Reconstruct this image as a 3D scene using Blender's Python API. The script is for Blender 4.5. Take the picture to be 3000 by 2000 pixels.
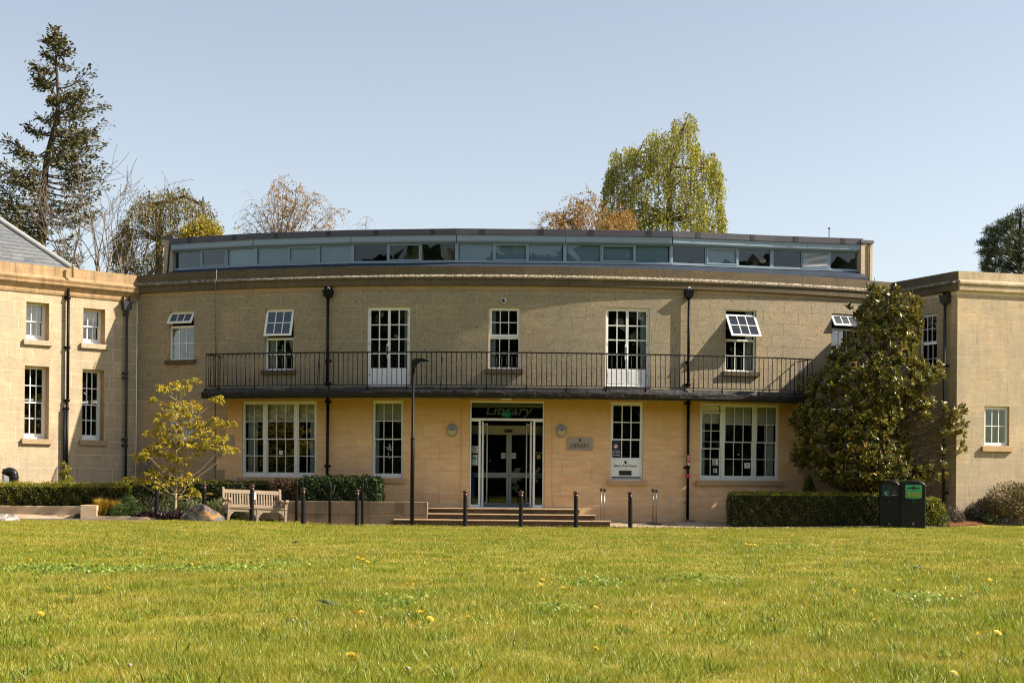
import bpy, math, random
import numpy as np
from mathutils import Matrix, Vector

for _o in list(bpy.data.objects):
    bpy.data.objects.remove(_o)
C = bpy.context.scene.collection
SC = bpy.context.scene
RAD = math.radians

# ---------------------------------------------------------------- camera
F, ROLL, HY, ZC = 4167.0, 0.0082, 1410.0, 1.25
cam_d = bpy.data.cameras.new("camera")
cam = bpy.data.objects.new("camera", cam_d)
C.objects.link(cam)
cam.matrix_basis = Matrix.Translation((0, 0, ZC)) @ Matrix.Rotation(-ROLL, 4, 'Y') @ Matrix.Rotation(RAD(90), 4, 'X')
cam_d.sensor_fit = 'HORIZONTAL'
cam_d.sensor_width = 36.0
cam_d.lens = F / 3000 * 36
cam_d.shift_y = (HY - 1000) / 3000
cam_d.clip_start = 0.1
cam_d.clip_end = 4000
SC.camera = cam

# ---------------------------------------------------------------- daylight
SUN_AZ, SUN_EL = RAD(-4.5), RAD(36.8)
sun_dir = Vector((math.cos(SUN_EL) * math.cos(SUN_AZ), math.cos(SUN_EL) * math.sin(SUN_AZ), math.sin(SUN_EL)))
world = bpy.data.worlds.new("World")
SC.world = world
world.use_nodes = True
wn = world.node_tree.nodes
sky = wn.new("ShaderNodeTexSky")
sky.sky_type = 'NISHITA'
sky.sun_disc = False
sky.sun_elevation = SUN_EL
sky.sun_rotation = RAD(90) - SUN_AZ
sky.air_density = 1.0
sky.dust_density = 1.0
sky.ozone_density = 0.0
sky.altitude = 0
pale = wn.new("ShaderNodeHueSaturation")          # a thin even haze: the whole sky is paler than clear-air blue
pale.inputs['Saturation'].default_value = 0.60
world.node_tree.links.new(sky.outputs[0], pale.inputs['Color'])
world.node_tree.links.new(pale.outputs[0], wn["Background"].inputs[0])
wn["Background"].inputs[1].default_value = 0.079
sun_l = bpy.data.lights.new("sun", 'SUN')
sun_l.energy = 5.0
sun_l.angle = RAD(0.5)
sun_l.color = (1.0, 0.88, 0.70)
sun_o = bpy.data.objects.new("sun", sun_l)
C.objects.link(sun_o)
sun_o.rotation_euler = sun_dir.to_track_quat('Z', 'Y').to_euler()
sun_o.location = (60, 20, 60)
SC.view_settings.view_transform = 'Standard'
SC.view_settings.look = 'None'
SC.view_settings.exposure = 1.2
SC.view_settings.gamma = 1.0
SC.view_settings.use_curve_mapping = False
SC.cycles.max_bounces = 6
SC.cycles.pixel_filter_type = 'BLACKMAN_HARRIS'
SC.cycles.filter_width = 1.15
SC.cycles.transparent_max_bounces = 12

# ---------------------------------------------------------------- helpers
def uv(x, y):
    dx, dy = x - 1500.0, y - HY
    return dx + dy * ROLL, dy - dx * ROLL

def at(x, y, Y):
    u, v = uv(x, y)
    return Vector((u / F * Y, Y, ZC - v / F * Y))

WM = {}
def obj(name, me, parent=None, W=None, mats=None):
    o = bpy.data.objects.new(name, me)
    C.objects.link(o)
    W = W if W is not None else Matrix()
    WM[o.name] = W
    if parent is not None:
        o.parent = parent
        o.matrix_basis = WM[parent.name].inverted() @ W
    else:
        o.matrix_basis = W
    if mats and me is not None and len(me.materials) == 0:
        for m in (mats if isinstance(mats, (list, tuple)) else [mats]):
            me.materials.append(m)
    return o

def tag(o, label=None, cat=None, group=None, kind=None):
    if label: o['label'] = label
    if cat: o['category'] = cat
    if group: o['group'] = group
    if kind: o['kind'] = kind
    return o

def thing(name, label, cat, loc=(0, 0, 0), rz=0.0, group=None):
    o = obj(name, None, None, Matrix.Translation(loc) @ Matrix.Rotation(rz, 4, 'Z'))
    o.empty_display_size = 0.2
    return tag(o, label, cat, group)

class MB:
    def __init__(s):
        s.v, s.f, s.mi, s.sm = [], [], [], []
    def face(s, idx, m=0, smooth=False):
        s.f.append(idx); s.mi.append(m); s.sm.append(smooth)
    def quad(s, a, b, c, d, m=0):
        n = len(s.v); s.v += [tuple(a), tuple(b), tuple(c), tuple(d)]
        s.face((n, n + 1, n + 2, n + 3), m)
        return s
    def box(s, x0, x1, y0, y1, z0, z1, m=0, X=None):
        n = len(s.v)
        vs = [(x0, y0, z0), (x1, y0, z0), (x1, y1, z0), (x0, y1, z0), (x0, y0, z1), (x1, y0, z1), (x1, y1, z1), (x0, y1, z1)]
        if X is not None: vs = [tuple(X @ Vector(p)) for p in vs]
        s.v += vs
        for q in ((0, 3, 2, 1), (4, 5, 6, 7), (0, 1, 5, 4), (1, 2, 6, 5), (2, 3, 7, 6), (3, 0, 4, 7)):
            s.face(tuple(n + i for i in q), m)
        return s
    def bar(s, a, b, w, d, m=0, up=Vector((0, 0, 1))):
        a, b = Vector(a), Vector(b); t = (b - a).normalized()
        sx = t.cross(up)
        if sx.length < 1e-4: sx = t.cross(Vector((0, 1, 0)))
        sx.normalize(); sy = sx.cross(t).normalized()
        n = len(s.v)
        for p in (a, b):
            for i, j in ((-1, -1), (1, -1), (1, 1), (-1, 1)):
                s.v.append(tuple(p + sx * (i * w / 2) + sy * (j * d / 2)))
        for q in ((0, 1, 2, 3), (7, 6, 5, 4), (0, 4, 5, 1), (1, 5, 6, 2), (2, 6, 7, 3), (3, 7, 4, 0)):
            s.face(tuple(n + i for i in q), m)
        return s
    def tube(s, pts, r, n=8, m=0, caps=True, smooth=True):
        pts = [Vector(p) for p in pts]
        rs = r if isinstance(r, (list, tuple)) else [r] * len(pts)
        base = len(s.v); prev = None
        for i, p in enumerate(pts):
            t = (pts[min(i + 1, len(pts) - 1)] - pts[max(i - 1, 0)]).normalized()
            if prev is None:
                a = t.cross(Vector((0, 0, 1)))
                if a.length < 1e-3: a = t.cross(Vector((0, 1, 0)))
            else:
                a = prev - t * prev.dot(t)
            a.normalize(); prev = a; b = t.cross(a)
            for k in range(n):
                q = 2 * math.pi * k / n
                s.v.append(tuple(p + (a * math.cos(q) + b * math.sin(q)) * rs[i]))
        for i in range(len(pts) - 1):
            for k in range(n):
                a0 = base + i * n + k; a1 = base + i * n + (k + 1) % n
                s.face((a0, a1, a1 + n, a0 + n), m, smooth)
        if caps:
            s.face(tuple(base + k for k in range(n))[::-1], m)
            s.face(tuple(base + (len(pts) - 1) * n + k for k in range(n)), m)
        return s
    def lathe(s, prof, c=(0, 0, 0), n=16, m=0, sx=1.0, sy=1.0, smooth=True):
        base = len(s.v)
        for r, z in prof:
            for k in range(n):
                q = 2 * math.pi * k / n
                s.v.append((c[0] + r * sx * math.cos(q), c[1] + r * sy * math.sin(q), c[2] + z))
        for i in range(len(prof) - 1):
            for k in range(n):
                a0 = base + i * n + k; a1 = base + i * n + (k + 1) % n
                s.face((a0, a1, a1 + n, a0 + n), m, smooth)
        s.face(tuple(base + k for k in range(n))[::-1], m)
        s.face(tuple(base + (len(prof) - 1) * n + k for k in range(n)), m)
        return s
    def prism(s, poly, y0, y1, m=0, X=None):
        """poly: (x, z) outline, counter-clockwise seen from -y; extruded from y0 (front) to y1."""
        n = len(s.v); k = len(poly)
        vs = [(x, y0, z) for x, z in poly] + [(x, y1, z) for x, z in poly]
        if X is not None: vs = [tuple(X @ Vector(p)) for p in vs]
        s.v += vs
        s.face(tuple(n + i for i in range(k)), m)
        s.face(tuple(n + k + i for i in range(k))[::-1], m)
        for i in range(k):
            j = (i + 1) % k
            s.face((n + j, n + i, n + k + i, n + k + j), m)
        return s
    def mesh(s, name, mats=None, X=None):
        me = bpy.data.meshes.new(name)
        vs = s.v if X is None else [tuple(X @ Vector(p)) for p in s.v]
        me.from_pydata(vs, [], s.f)
        if any(s.mi): me.polygons.foreach_set('material_index', s.mi)
        if any(s.sm): me.polygons.foreach_set('use_smooth', s.sm)
        for m in (mats if isinstance(mats, (list, tuple)) else [mats] if mats else []):
            me.materials.append(m)
        me.update()
        return me
    def obj(s, name, mats, parent=None, W=None):
        return obj(name, s.mesh(name, mats), parent, W)

def disc(r, n=20, a0=0, a1=2 * math.pi, cx=0, cz=0):
    return [(cx + r * math.cos(a0 + (a1 - a0) * i / n), cz + r * math.sin(a0 + (a1 - a0) * i / n)) for i in range(n if abs(a1 - a0 - 2 * math.pi) < 1e-6 else n + 1)]

def text_mesh(txt, size, shear=0.0, offset=0.0, align='CENTER', spacing=1.0, ext=0.002):
    cu = bpy.data.curves.new("lettering", 'FONT')
    cu.body = txt; cu.size = size; cu.shear = shear; cu.offset = offset
    cu.align_x = align; cu.align_y = 'CENTER' if False else 'TOP_BASELINE'
    cu.extrude = ext; cu.space_character = spacing; cu.resolution_u = 3
    o = bpy.data.objects.new("lettering", cu); C.objects.link(o)
    dg = bpy.context.evaluated_depsgraph_get()
    me = bpy.data.meshes.new_from_object(o.evaluated_get(dg))
    bpy.data.objects.remove(o); bpy.data.curves.remove(cu)
    me.transform(Matrix.Rotation(RAD(90), 4, 'X'))
    return me

def lettering(txt, size, mat, parent, W, **k):
    me = text_mesh(txt, size, **k)
    me.materials.clear(); me.materials.append(mat)
    return obj("lettering", me, parent, W)

# ---------------------------------------------------------------- materials
def ramp(nt, fac, stops):
    r = nt.nodes.new("ShaderNodeValToRGB")
    el = r.color_ramp.elements
    while len(el) < len(stops): el.new(0.5)
    for e, (p, c) in zip(el, stops):
        e.position = p; e.color = (*c, 1) if len(c) == 3 else c
    nt.links.new(fac, r.inputs[0])
    return r.outputs[0]

def noise(nt, scale, detail=3.0, rough=0.55, vec=None, stretch=None, kind='Object'):
    n = nt.nodes.new("ShaderNodeTexNoise")
    n.inputs['Scale'].default_value = scale; n.inputs['Detail'].default_value = detail; n.inputs['Roughness'].default_value = rough
    if vec is None:
        tc = nt.nodes.get("TC") or nt.nodes.new("ShaderNodeTexCoord"); tc.name = "TC"
        vec = tc.outputs[kind]
    if stretch:
        mp = nt.nodes.new("ShaderNodeMapping"); mp.inputs['Scale'].default_value = stretch
        nt.links.new(vec, mp.inputs[0]); vec = mp.outputs[0]
    nt.links.new(vec, n.inputs['Vector'])
    return n.outputs[0]

def mix(nt, fac, a, b, mode='MIX'):
    m = nt.nodes.new("ShaderNodeMix"); m.data_type = 'RGBA'; m.blend_type = mode
    for sock, val in ((m.inputs[0], fac), (m.inputs[6], a), (m.inputs[7], b)):
        if hasattr(val, 'node'): nt.links.new(val, sock)
        else: sock.default_value = val if isinstance(val, (int, float)) else (*val, 1)
    return m.outputs[2]

def newmat(name):
    m = bpy.data.materials.new(name); m.use_nodes = True
    return m, m.node_tree, m.node_tree.nodes["Principled BSDF"]

def bump(nt, b, h, strength=0.3, dist=0.01):
    bp = nt.nodes.new("ShaderNodeBump"); bp.inputs['Strength'].default_value = strength; bp.inputs['Distance'].default_value = dist
    nt.links.new(h, bp.inputs['Height']); nt.links.new(bp.outputs[0], b.inputs['Normal'])

def plain(name, col, rough=0.5, metal=0.0, var=0.15, scale=6.0, bmp=0.0, spec=0.5, emit=0.0, col2=None):
    m, nt, b = newmat(name)
    c2 = col2 if col2 else tuple(c * (1 - var) for c in col)
    n = noise(nt, scale, 4)
    nt.links.new(ramp(nt, n, [(0.35, c2), (0.65, col)]), b.inputs['Base Color'])
    b.inputs['Roughness'].default_value = rough; b.inputs['Metallic'].default_value = metal
    b.inputs['Specular IOR Level'].default_value = spec
    if bmp: bump(nt, b, noise(nt, scale * 6, 4), bmp)
    if emit:
        b.inputs['Emission Color'].default_value = (*col, 1); b.inputs['Emission Strength'].default_value = emit
    return m

def attr(nt, name):
    a = nt.nodes.new("ShaderNodeAttribute"); a.attribute_name = name
    return a.outputs['Fac']

def stone_mat(name, tones, spots=0.0, grey=None, greyamt=0.0, streak=0.0, ochre=None, bmp=0.25, k=(0.95, 0.88, 0.80), lichen=None):
    sc_ = lambda c: tuple(a * b for a, b in zip(c, k))
    tones = [sc_(t) for t in tones]; grey = sc_(grey) if grey else None
    m, nt, b = newmat(name)
    t = attr(nt, "tint")
    col = ramp(nt, t, [(i / (len(tones) - 1), c) for i, c in enumerate(tones)])
    bed = noise(nt, 2.0, 5, 0.65, stretch=(1.2, 1.2, 6))
    col = mix(nt, 0.55, col, ramp(nt, bed, [(0.3, (0.36, 0.33, 0.31)), (0.7, (0.66, 0.66, 0.66))]), 'OVERLAY')
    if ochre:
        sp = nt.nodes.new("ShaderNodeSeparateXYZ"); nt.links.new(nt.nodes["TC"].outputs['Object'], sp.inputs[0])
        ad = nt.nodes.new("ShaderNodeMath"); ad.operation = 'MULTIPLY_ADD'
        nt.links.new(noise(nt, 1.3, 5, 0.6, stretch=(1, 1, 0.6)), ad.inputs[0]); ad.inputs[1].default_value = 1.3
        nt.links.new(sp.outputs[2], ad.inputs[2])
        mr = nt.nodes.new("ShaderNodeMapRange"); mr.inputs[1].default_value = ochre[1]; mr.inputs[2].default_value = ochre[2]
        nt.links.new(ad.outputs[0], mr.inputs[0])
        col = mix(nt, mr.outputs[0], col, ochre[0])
    if greyamt:
        g = noise(nt, 0.9, 6, 0.7)
        col = mix(nt, ramp(nt, g, [(0.32, (0, 0, 0)), (0.62, (greyamt,) * 3)]), col, grey)
    if streak:
        s = noise(nt, 5.0, 5, 0.7, stretch=(1, 1, 0.12))
        col = mix(nt, ramp(nt, s, [(0.42, (0, 0, 0)), (0.68, (streak,) * 3)]), col, (0.085, 0.07, 0.05))
    if spots:
        gr = noise(nt, 48, 3, 0.75)
        col = mix(nt, min(1, spots), col, ramp(nt, gr, [(0.3, (0.26,) * 3), (0.7, (0.74,) * 3)]), 'OVERLAY')
        s1 = noise(nt, 13, 6, 0.8)
        col = mix(nt, ramp(nt, s1, [(0.555, (0, 0, 0)), (0.65, (spots * 0.9,) * 3)]), col, (0.075, 0.068, 0.05))
        s2 = noise(nt, 31, 3, 0.7)
        col = mix(nt, ramp(nt, s2, [(0.6, (0, 0, 0)), (0.7, (spots * 0.6,) * 3)]), col, (0.42, 0.38, 0.29))
    if lichen:   # pale crusts along the weathered ledge
        sp = nt.nodes.new("ShaderNodeSeparateXYZ"); nt.links.new(nt.nodes["TC"].outputs['Object'], sp.inputs[0])
        band = ramp(nt, sp.outputs[2], [(0, (0, 0, 0))]); nt.nodes.remove(band.node)
        a = nt.nodes.new("ShaderNodeMath"); a.operation = 'COMPARE'; a.inputs[1].default_value = (lichen[0] + lichen[1]) / 2; a.inputs[2].default_value = (lichen[1] - lichen[0]) / 2
        nt.links.new(sp.outputs[2], a.inputs[0])
        lm = nt.nodes.new("ShaderNodeMath"); lm.operation = 'MULTIPLY'; nt.links.new(a.outputs[0], lm.inputs[0])
        nt.links.new(ramp(nt, noise(nt, 20, 4, 0.8), [(0.5, (0, 0, 0)), (0.58, (0.9,) * 3)]), lm.inputs[1])
        col = mix(nt, lm.outputs[0], col, (0.55, 0.50, 0.41))
    nt.links.new(col, b.inputs['Base Color'])
    b.inputs['Roughness'].default_value = 0.9; b.inputs['Specular IOR Level'].default_value = 0.2
    bump(nt, b, noise(nt, 45, 5, 0.7), bmp, 0.01)
    return m

def leaf_mat(name, stops, rough=0.45, trans=0.3, back=None, spec=0.4):
    m, nt, b = newmat(name)
    t = attr(nt, "tint")
    col = ramp(nt, t, stops)
    if back:
        g = nt.nodes.new("ShaderNodeNewGeometry")
        col = mix(nt, g.outputs['Backfacing'], col, back)
    nt.links.new(col, b.inputs['Base Color'])
    b.inputs['Roughness'].default_value = rough; b.inputs['Specular IOR Level'].default_value = spec
    tr = nt.nodes.new("ShaderNodeBsdfTranslucent"); nt.links.new(col, tr.inputs[0])
    mx = nt.nodes.new("ShaderNodeMixShader"); mx.inputs[0].default_value = trans
    nt.links.new(b.outputs[0], mx.inputs[1]); nt.links.new(tr.outputs[0], mx.inputs[2])
    nt.links.new(mx.outputs[0], nt.nodes["Material Output"].inputs[0])
    return m

def glass_mat(name, tint=(0.8, 0.84, 0.83), refl=1.0, rough=0.0):
    m, nt, b = newmat(name)
    nt.nodes.remove(b)
    tr = nt.nodes.new("ShaderNodeBsdfTransparent"); tr.inputs[0].default_value = (*tint, 1)
    gl = nt.nodes.new("ShaderNodeBsdfGlossy"); gl.inputs['Roughness'].default_value = rough
    fr = nt.nodes.new("ShaderNodeFresnel"); fr.inputs[0].default_value = 1.5
    mu = nt.nodes.new("ShaderNodeMath"); mu.operation = 'MULTIPLY'; mu.inputs[1].default_value = refl
    nt.links.new(fr.outputs[0], mu.inputs[0])
    mx = nt.nodes.new("ShaderNodeMixShader")
    nt.links.new(mu.outputs[0], mx.inputs[0]); nt.links.new(tr.outputs[0], mx.inputs[1]); nt.links.new(gl.outputs[0], mx.inputs[2])
    nt.links.new(mx.outputs[0], nt.nodes["Material Output"].inputs[0])
    return m

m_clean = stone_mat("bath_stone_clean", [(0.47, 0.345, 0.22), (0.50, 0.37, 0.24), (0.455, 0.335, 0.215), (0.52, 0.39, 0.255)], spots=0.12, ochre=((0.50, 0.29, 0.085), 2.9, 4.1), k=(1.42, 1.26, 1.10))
m_weath = stone_mat("bath_stone_weathered", [(0.36, 0.285, 0.195), (0.39, 0.31, 0.215), (0.345, 0.28, 0.20), (0.40, 0.32, 0.21)], spots=0.95, grey=(0.27, 0.25, 0.205), greyamt=0.7, bmp=0.5, k=(0.86, 0.86, 0.83))
m_aged = stone_mat("bath_stone_aged", [(0.40, 0.30, 0.20), (0.43, 0.325, 0.22), (0.385, 0.295, 0.20)], spots=0.4, grey=(0.33, 0.28, 0.21), greyamt=0.4, k=(0.92, 0.87, 0.80))
m_wing = stone_mat("bath_stone_wing", [(0.50, 0.395, 0.265), (0.53, 0.42, 0.285), (0.47, 0.375, 0.26), (0.55, 0.43, 0.29)], spots=0.45, grey=(0.36, 0.32, 0.25), greyamt=0.75, streak=0.22, k=(0.97, 0.95, 0.92))
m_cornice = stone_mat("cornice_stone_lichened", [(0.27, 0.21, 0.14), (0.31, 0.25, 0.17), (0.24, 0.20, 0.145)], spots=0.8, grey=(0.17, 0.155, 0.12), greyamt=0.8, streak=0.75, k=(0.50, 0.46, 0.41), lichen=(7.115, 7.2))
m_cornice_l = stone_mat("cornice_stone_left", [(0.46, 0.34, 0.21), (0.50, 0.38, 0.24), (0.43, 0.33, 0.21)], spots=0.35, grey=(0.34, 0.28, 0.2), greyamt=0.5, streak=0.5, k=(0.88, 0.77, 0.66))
m_sillst = stone_mat("sill_stone_clean", [(0.47, 0.35, 0.23), (0.50, 0.38, 0.25)], spots=0.15)
m_silldk = stone_mat("sill_stone_lichened", [(0.20, 0.16, 0.12), (0.25, 0.2, 0.15)], spots=0.9, k=(0.40, 0.38, 0.35))
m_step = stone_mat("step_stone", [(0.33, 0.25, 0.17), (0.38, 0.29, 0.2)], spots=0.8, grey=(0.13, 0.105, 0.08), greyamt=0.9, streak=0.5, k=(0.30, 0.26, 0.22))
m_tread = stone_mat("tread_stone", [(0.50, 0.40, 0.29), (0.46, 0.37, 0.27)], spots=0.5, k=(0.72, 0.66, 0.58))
m_lowwall = stone_mat("low_wall_stone", [(0.40, 0.31, 0.22), (0.36, 0.29, 0.21), (0.43, 0.34, 0.25)], spots=0.5, grey=(0.2, 0.175, 0.14), greyamt=0.7, streak=0.6, k=(0.68, 0.63, 0.57))
m_kerbst = stone_mat("kerb_stone", [(0.56, 0.45, 0.32), (0.5, 0.41, 0.3)], spots=0.4)
m_mortar = plain("lime_mortar", (0.72, 0.60, 0.44), 0.95, var=0.15, spec=0.1)
m_mortar_w = plain("lime_mortar_weathered", (0.60, 0.50, 0.36), 0.95, var=0.3, spec=0.1)
m_reveal = plain("reveal_stone", (0.44, 0.31, 0.18), 0.9, var=0.2, spec=0.2)
m_white = plain("white_gloss_paint", (0.76, 0.775, 0.79), 0.35, var=0.06, scale=9)
m_whiteold = plain("white_paint_worn", (0.72, 0.72, 0.70), 0.45, var=0.14, scale=14)
m_glass = glass_mat("window_glass", (0.88, 0.90, 0.90), 1.7)
m_glassv = glass_mat("double_glazed_vent_glass", (0.5, 0.55, 0.58), 3.2)
m_glassd = glass_mat("door_glass", (0.72, 0.76, 0.76), 0.8)
m_glassc = glass_mat("clerestory_glass", (0.82, 0.89, 0.92), 1.0)
m_glassp = glass_mat("clear_glass", (0.93, 0.95, 0.95), 1.2)
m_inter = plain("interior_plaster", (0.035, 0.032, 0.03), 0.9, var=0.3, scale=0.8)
m_interl = plain("interior_cream_plaster", (0.66, 0.60, 0.47), 0.9, var=0.1, scale=0.8)
m_blind = plain("cream_roller_blind", (0.74, 0.71, 0.60), 0.8, var=0.05)
m_skypanel = plain("sky_reflection_panel", (0.52, 0.62, 0.68), 0.7, var=0.06)  # pale blue-grey that imitates sky mirrored in the clerestory glass
m_curt = plain("pale_blue_curtain", (0.62, 0.69, 0.72), 0.9, var=0.08)
m_curtw = plain("frosted_blind", (0.80, 0.84, 0.84), 0.8, var=0.04)
m_iron = plain("black_painted_iron", (0.006, 0.0065, 0.008), 0.5, var=0.3, scale=20, bmp=0.05, spec=0.16)
m_ironb = plain("bollard_black_paint", (0.009, 0.009, 0.011), 0.45, var=0.4, scale=14, bmp=0.08, spec=0.2)
m_capcu = plain("bollard_cap_bronze", (0.075, 0.04, 0.032), 0.33, metal=0.4, var=0.4, scale=25)
m_lead = plain("weathered_lead", (0.018, 0.018, 0.021), 0.6, var=0.5, scale=3, bmp=0.3)
m_drip = plain("mossy_lead_edge", (0.02, 0.017, 0.013), 0.9, var=0.7, scale=9, bmp=0.8)
m_greenir = plain("dark_green_iron", (0.018, 0.026, 0.022), 0.4, var=0.3)
m_leadpipe = plain("old_lead_pipe", (0.035, 0.037, 0.045), 0.5, var=0.5, scale=5)
m_fascia = plain("dark_grey_felt_fascia", (0.075, 0.072, 0.098), 0.55, var=0.12, scale=2)
m_fasjoint = plain("dark_felt_joint", (0.028, 0.026, 0.036), 0.6)
m_alu = plain("blue_grey_powder_coat", (0.24, 0.32, 0.385), 0.4, var=0.05, scale=2)
m_flash = plain("blue_grey_flashing", (0.03, 0.042, 0.07), 0.5, var=0.3, scale=3)
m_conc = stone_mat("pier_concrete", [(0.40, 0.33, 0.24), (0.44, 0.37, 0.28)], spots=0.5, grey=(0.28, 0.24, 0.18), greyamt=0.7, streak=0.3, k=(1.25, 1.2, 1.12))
m_roof = plain("flat_roof_felt", (0.16, 0.16, 0.17), 0.9, var=0.2)
m_slate = stone_mat("roof_slate", [(0.17, 0.185, 0.20), (0.235, 0.25, 0.26), (0.20, 0.21, 0.22), (0.27, 0.275, 0.27), (0.155, 0.165, 0.18)], spots=0.15, bmp=0.15, k=(0.58, 0.61, 0.66))
m_leadroll = plain("lead_hip_roll", (0.20, 0.21, 0.23), 0.6, var=0.15)
m_doorfr = plain("grey_door_aluminium", (0.44, 0.47, 0.50), 0.38, metal=0.2, var=0.06)
m_steel = plain("brushed_steel", (0.26, 0.24, 0.21), 0.35, metal=0.8, var=0.1)
m_black = plain("matt_black", (0.008, 0.008, 0.009), 0.6)
m_teak = None
m_paper = plain("white_paper", (0.78, 0.78, 0.80), 0.7, var=0.03)
m_ink = plain("dark_ink", (0.03, 0.03, 0.05), 0.6)
m_red = plain("prohibition_red", (0.45, 0.04, 0.03), 0.5)
m_navy = plain("navy_vinyl", (0.012, 0.018, 0.045), 0.45)
m_green = plain("sign_green", (0.0, 0.16, 0.09), 0.45)
m_exit = plain("exit_sign_green", (0.0, 0.20, 0.10), 0.4, emit=0.12)
m_yel = plain("sign_yellow", (0.75, 0.56, 0.02), 0.5)
m_mag = plain("magenta_vinyl", (0.50, 0.03, 0.17), 0.5)
m_signm = plain("brushed_sign_plate", (0.36, 0.30, 0.27), 0.4, metal=0.25, var=0.05)
m_teal = plain("teal_panel", (0.0, 0.06, 0.065), 0.35)
m_bingr = plain("bin_green_panel", (0.03, 0.33, 0.16), 0.35, var=0.05)
m_binlb = plain("bin_olive_label", (0.16, 0.25, 0.04), 0.5)
m_binbk = plain("bin_black_plastic", (0.010, 0.011, 0.014), 0.42, var=0.3, scale=30, bmp=0.05, spec=0.25)
m_cream = plain("opal_lamp_cover", (0.45, 0.37, 0.19), 0.3, var=0.05)
m_lampgr = plain("lamp_grey_cast", (0.20, 0.22, 0.24), 0.45, var=0.1)
m_letter = plain("etched_letter_grey", (0.50, 0.50, 0.45), 0.5)
m_blue = plain("blue_panel", (0.01, 0.05, 0.20), 0.5)
m_grey = plain("grey_plastic_trim", (0.22, 0.23, 0.25), 0.5)
m_greybox = plain("weathered_grey_box", (0.20, 0.19, 0.17), 0.7, var=0.35, scale=8)
# ---------------------------------------------------------------- ground shape
def sstep(a, b, x):
    t = np.clip((np.asarray(x, float) - a) / (b - a), 0, 1)
    return t * t * (3 - 2 * t)

def G(X, Y):
    X = np.asarray(X, float); Y = np.asarray(Y, float)
    side = 0.13 * sstep(-4.5, -7.8, X) + 0.05 * sstep(6, 11, X)
    z = sstep(22, 38, Y) * side
    z = z + sstep(39.4, 41, Y) * 0.13 * sstep(-7, -3, X)
    z = z + sstep(37.6, 38.8, Y) * 0.12 * sstep(-9.3, -11, X)
    z = z + 0.012 * np.sin(X * 0.9 + 1.3) * np.sin(Y * 0.55) * (1 - sstep(33, 37, Y))
    return z

EDGE = [(-60, 37.0), (-14, 37.3), (-9.4, 37.6), (-8.7, 38.9), (-7, 39.35), (-5.6, 39.3), (-4.4, 38.95), (-2.5, 38.85), (9.2, 38.95), (10.2, 39.3), (12, 39.75), (14, 40.6), (20, 42), (60, 44)]
def YE(X):
    return np.interp(X, [e[0] for e in EDGE], [e[1] for e in EDGE])

def Gz(x, y): return float(G(x, y))

def np_mesh(name, V, tris=None, quads=None, mats=None, tint=None, smooth=False):
    me = bpy.data.meshes.new(name)
    V = np.asarray(V, np.float32)
    parts, starts, off = [], [], 0
    if tris is not None and len(tris):
        parts.append(np.asarray(tris, np.int32).ravel()); starts.append(off + 3 * np.arange(len(tris))); off += 3 * len(tris)
    if quads is not None and len(quads):
        parts.append(np.asarray(quads, np.int32).ravel()); starts.append(off + 4 * np.arange(len(quads))); off += 4 * len(quads)
    li = np.concatenate(parts); st = np.concatenate(starts).astype(np.int32)
    me.vertices.add(len(V)); me.vertices.foreach_set('co', V.ravel())
    me.loops.add(len(li)); me.loops.foreach_set('vertex_index', li)
    me.polygons.add(len(st)); me.polygons.foreach_set('loop_start', st)
    if smooth: me.polygons.foreach_set('use_smooth', np.ones(len(st), bool))
    if tint is not None:
        a = me.attributes.new("tint", 'FLOAT', 'POINT'); a.data.foreach_set('value', np.asarray(tint, np.float32))
    me.update(calc_edges=True)
    for m in (mats if isinstance(mats, (list, tuple)) else [mats] if mats else []): me.materials.append(m)
    return me

def set_tint(me, val):
    a = me.attributes.new("tint", 'FLOAT', 'FACE')
    a.data.foreach_set('value', np.full(len(me.polygons), val, np.float32) if np.isscalar(val) else np.asarray(val, np.float32))

def grid_sheet(name, xs, rows, zf, mat):
    """xs: columns; rows(x) -> list of y for that column."""
    V, Q = [], []
    n = len(rows(0.0))
    for x in xs:
        for y in rows(x): V.append((x, y, float(zf(x, y))))
    for i in range(len(xs) - 1):
        for j in range(n - 1):
            a = i * n + j; Q.append((a, a + n, a + n + 1, a + 1))
    return np_mesh(name, V, quads=Q, mats=mat, smooth=True)

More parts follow.
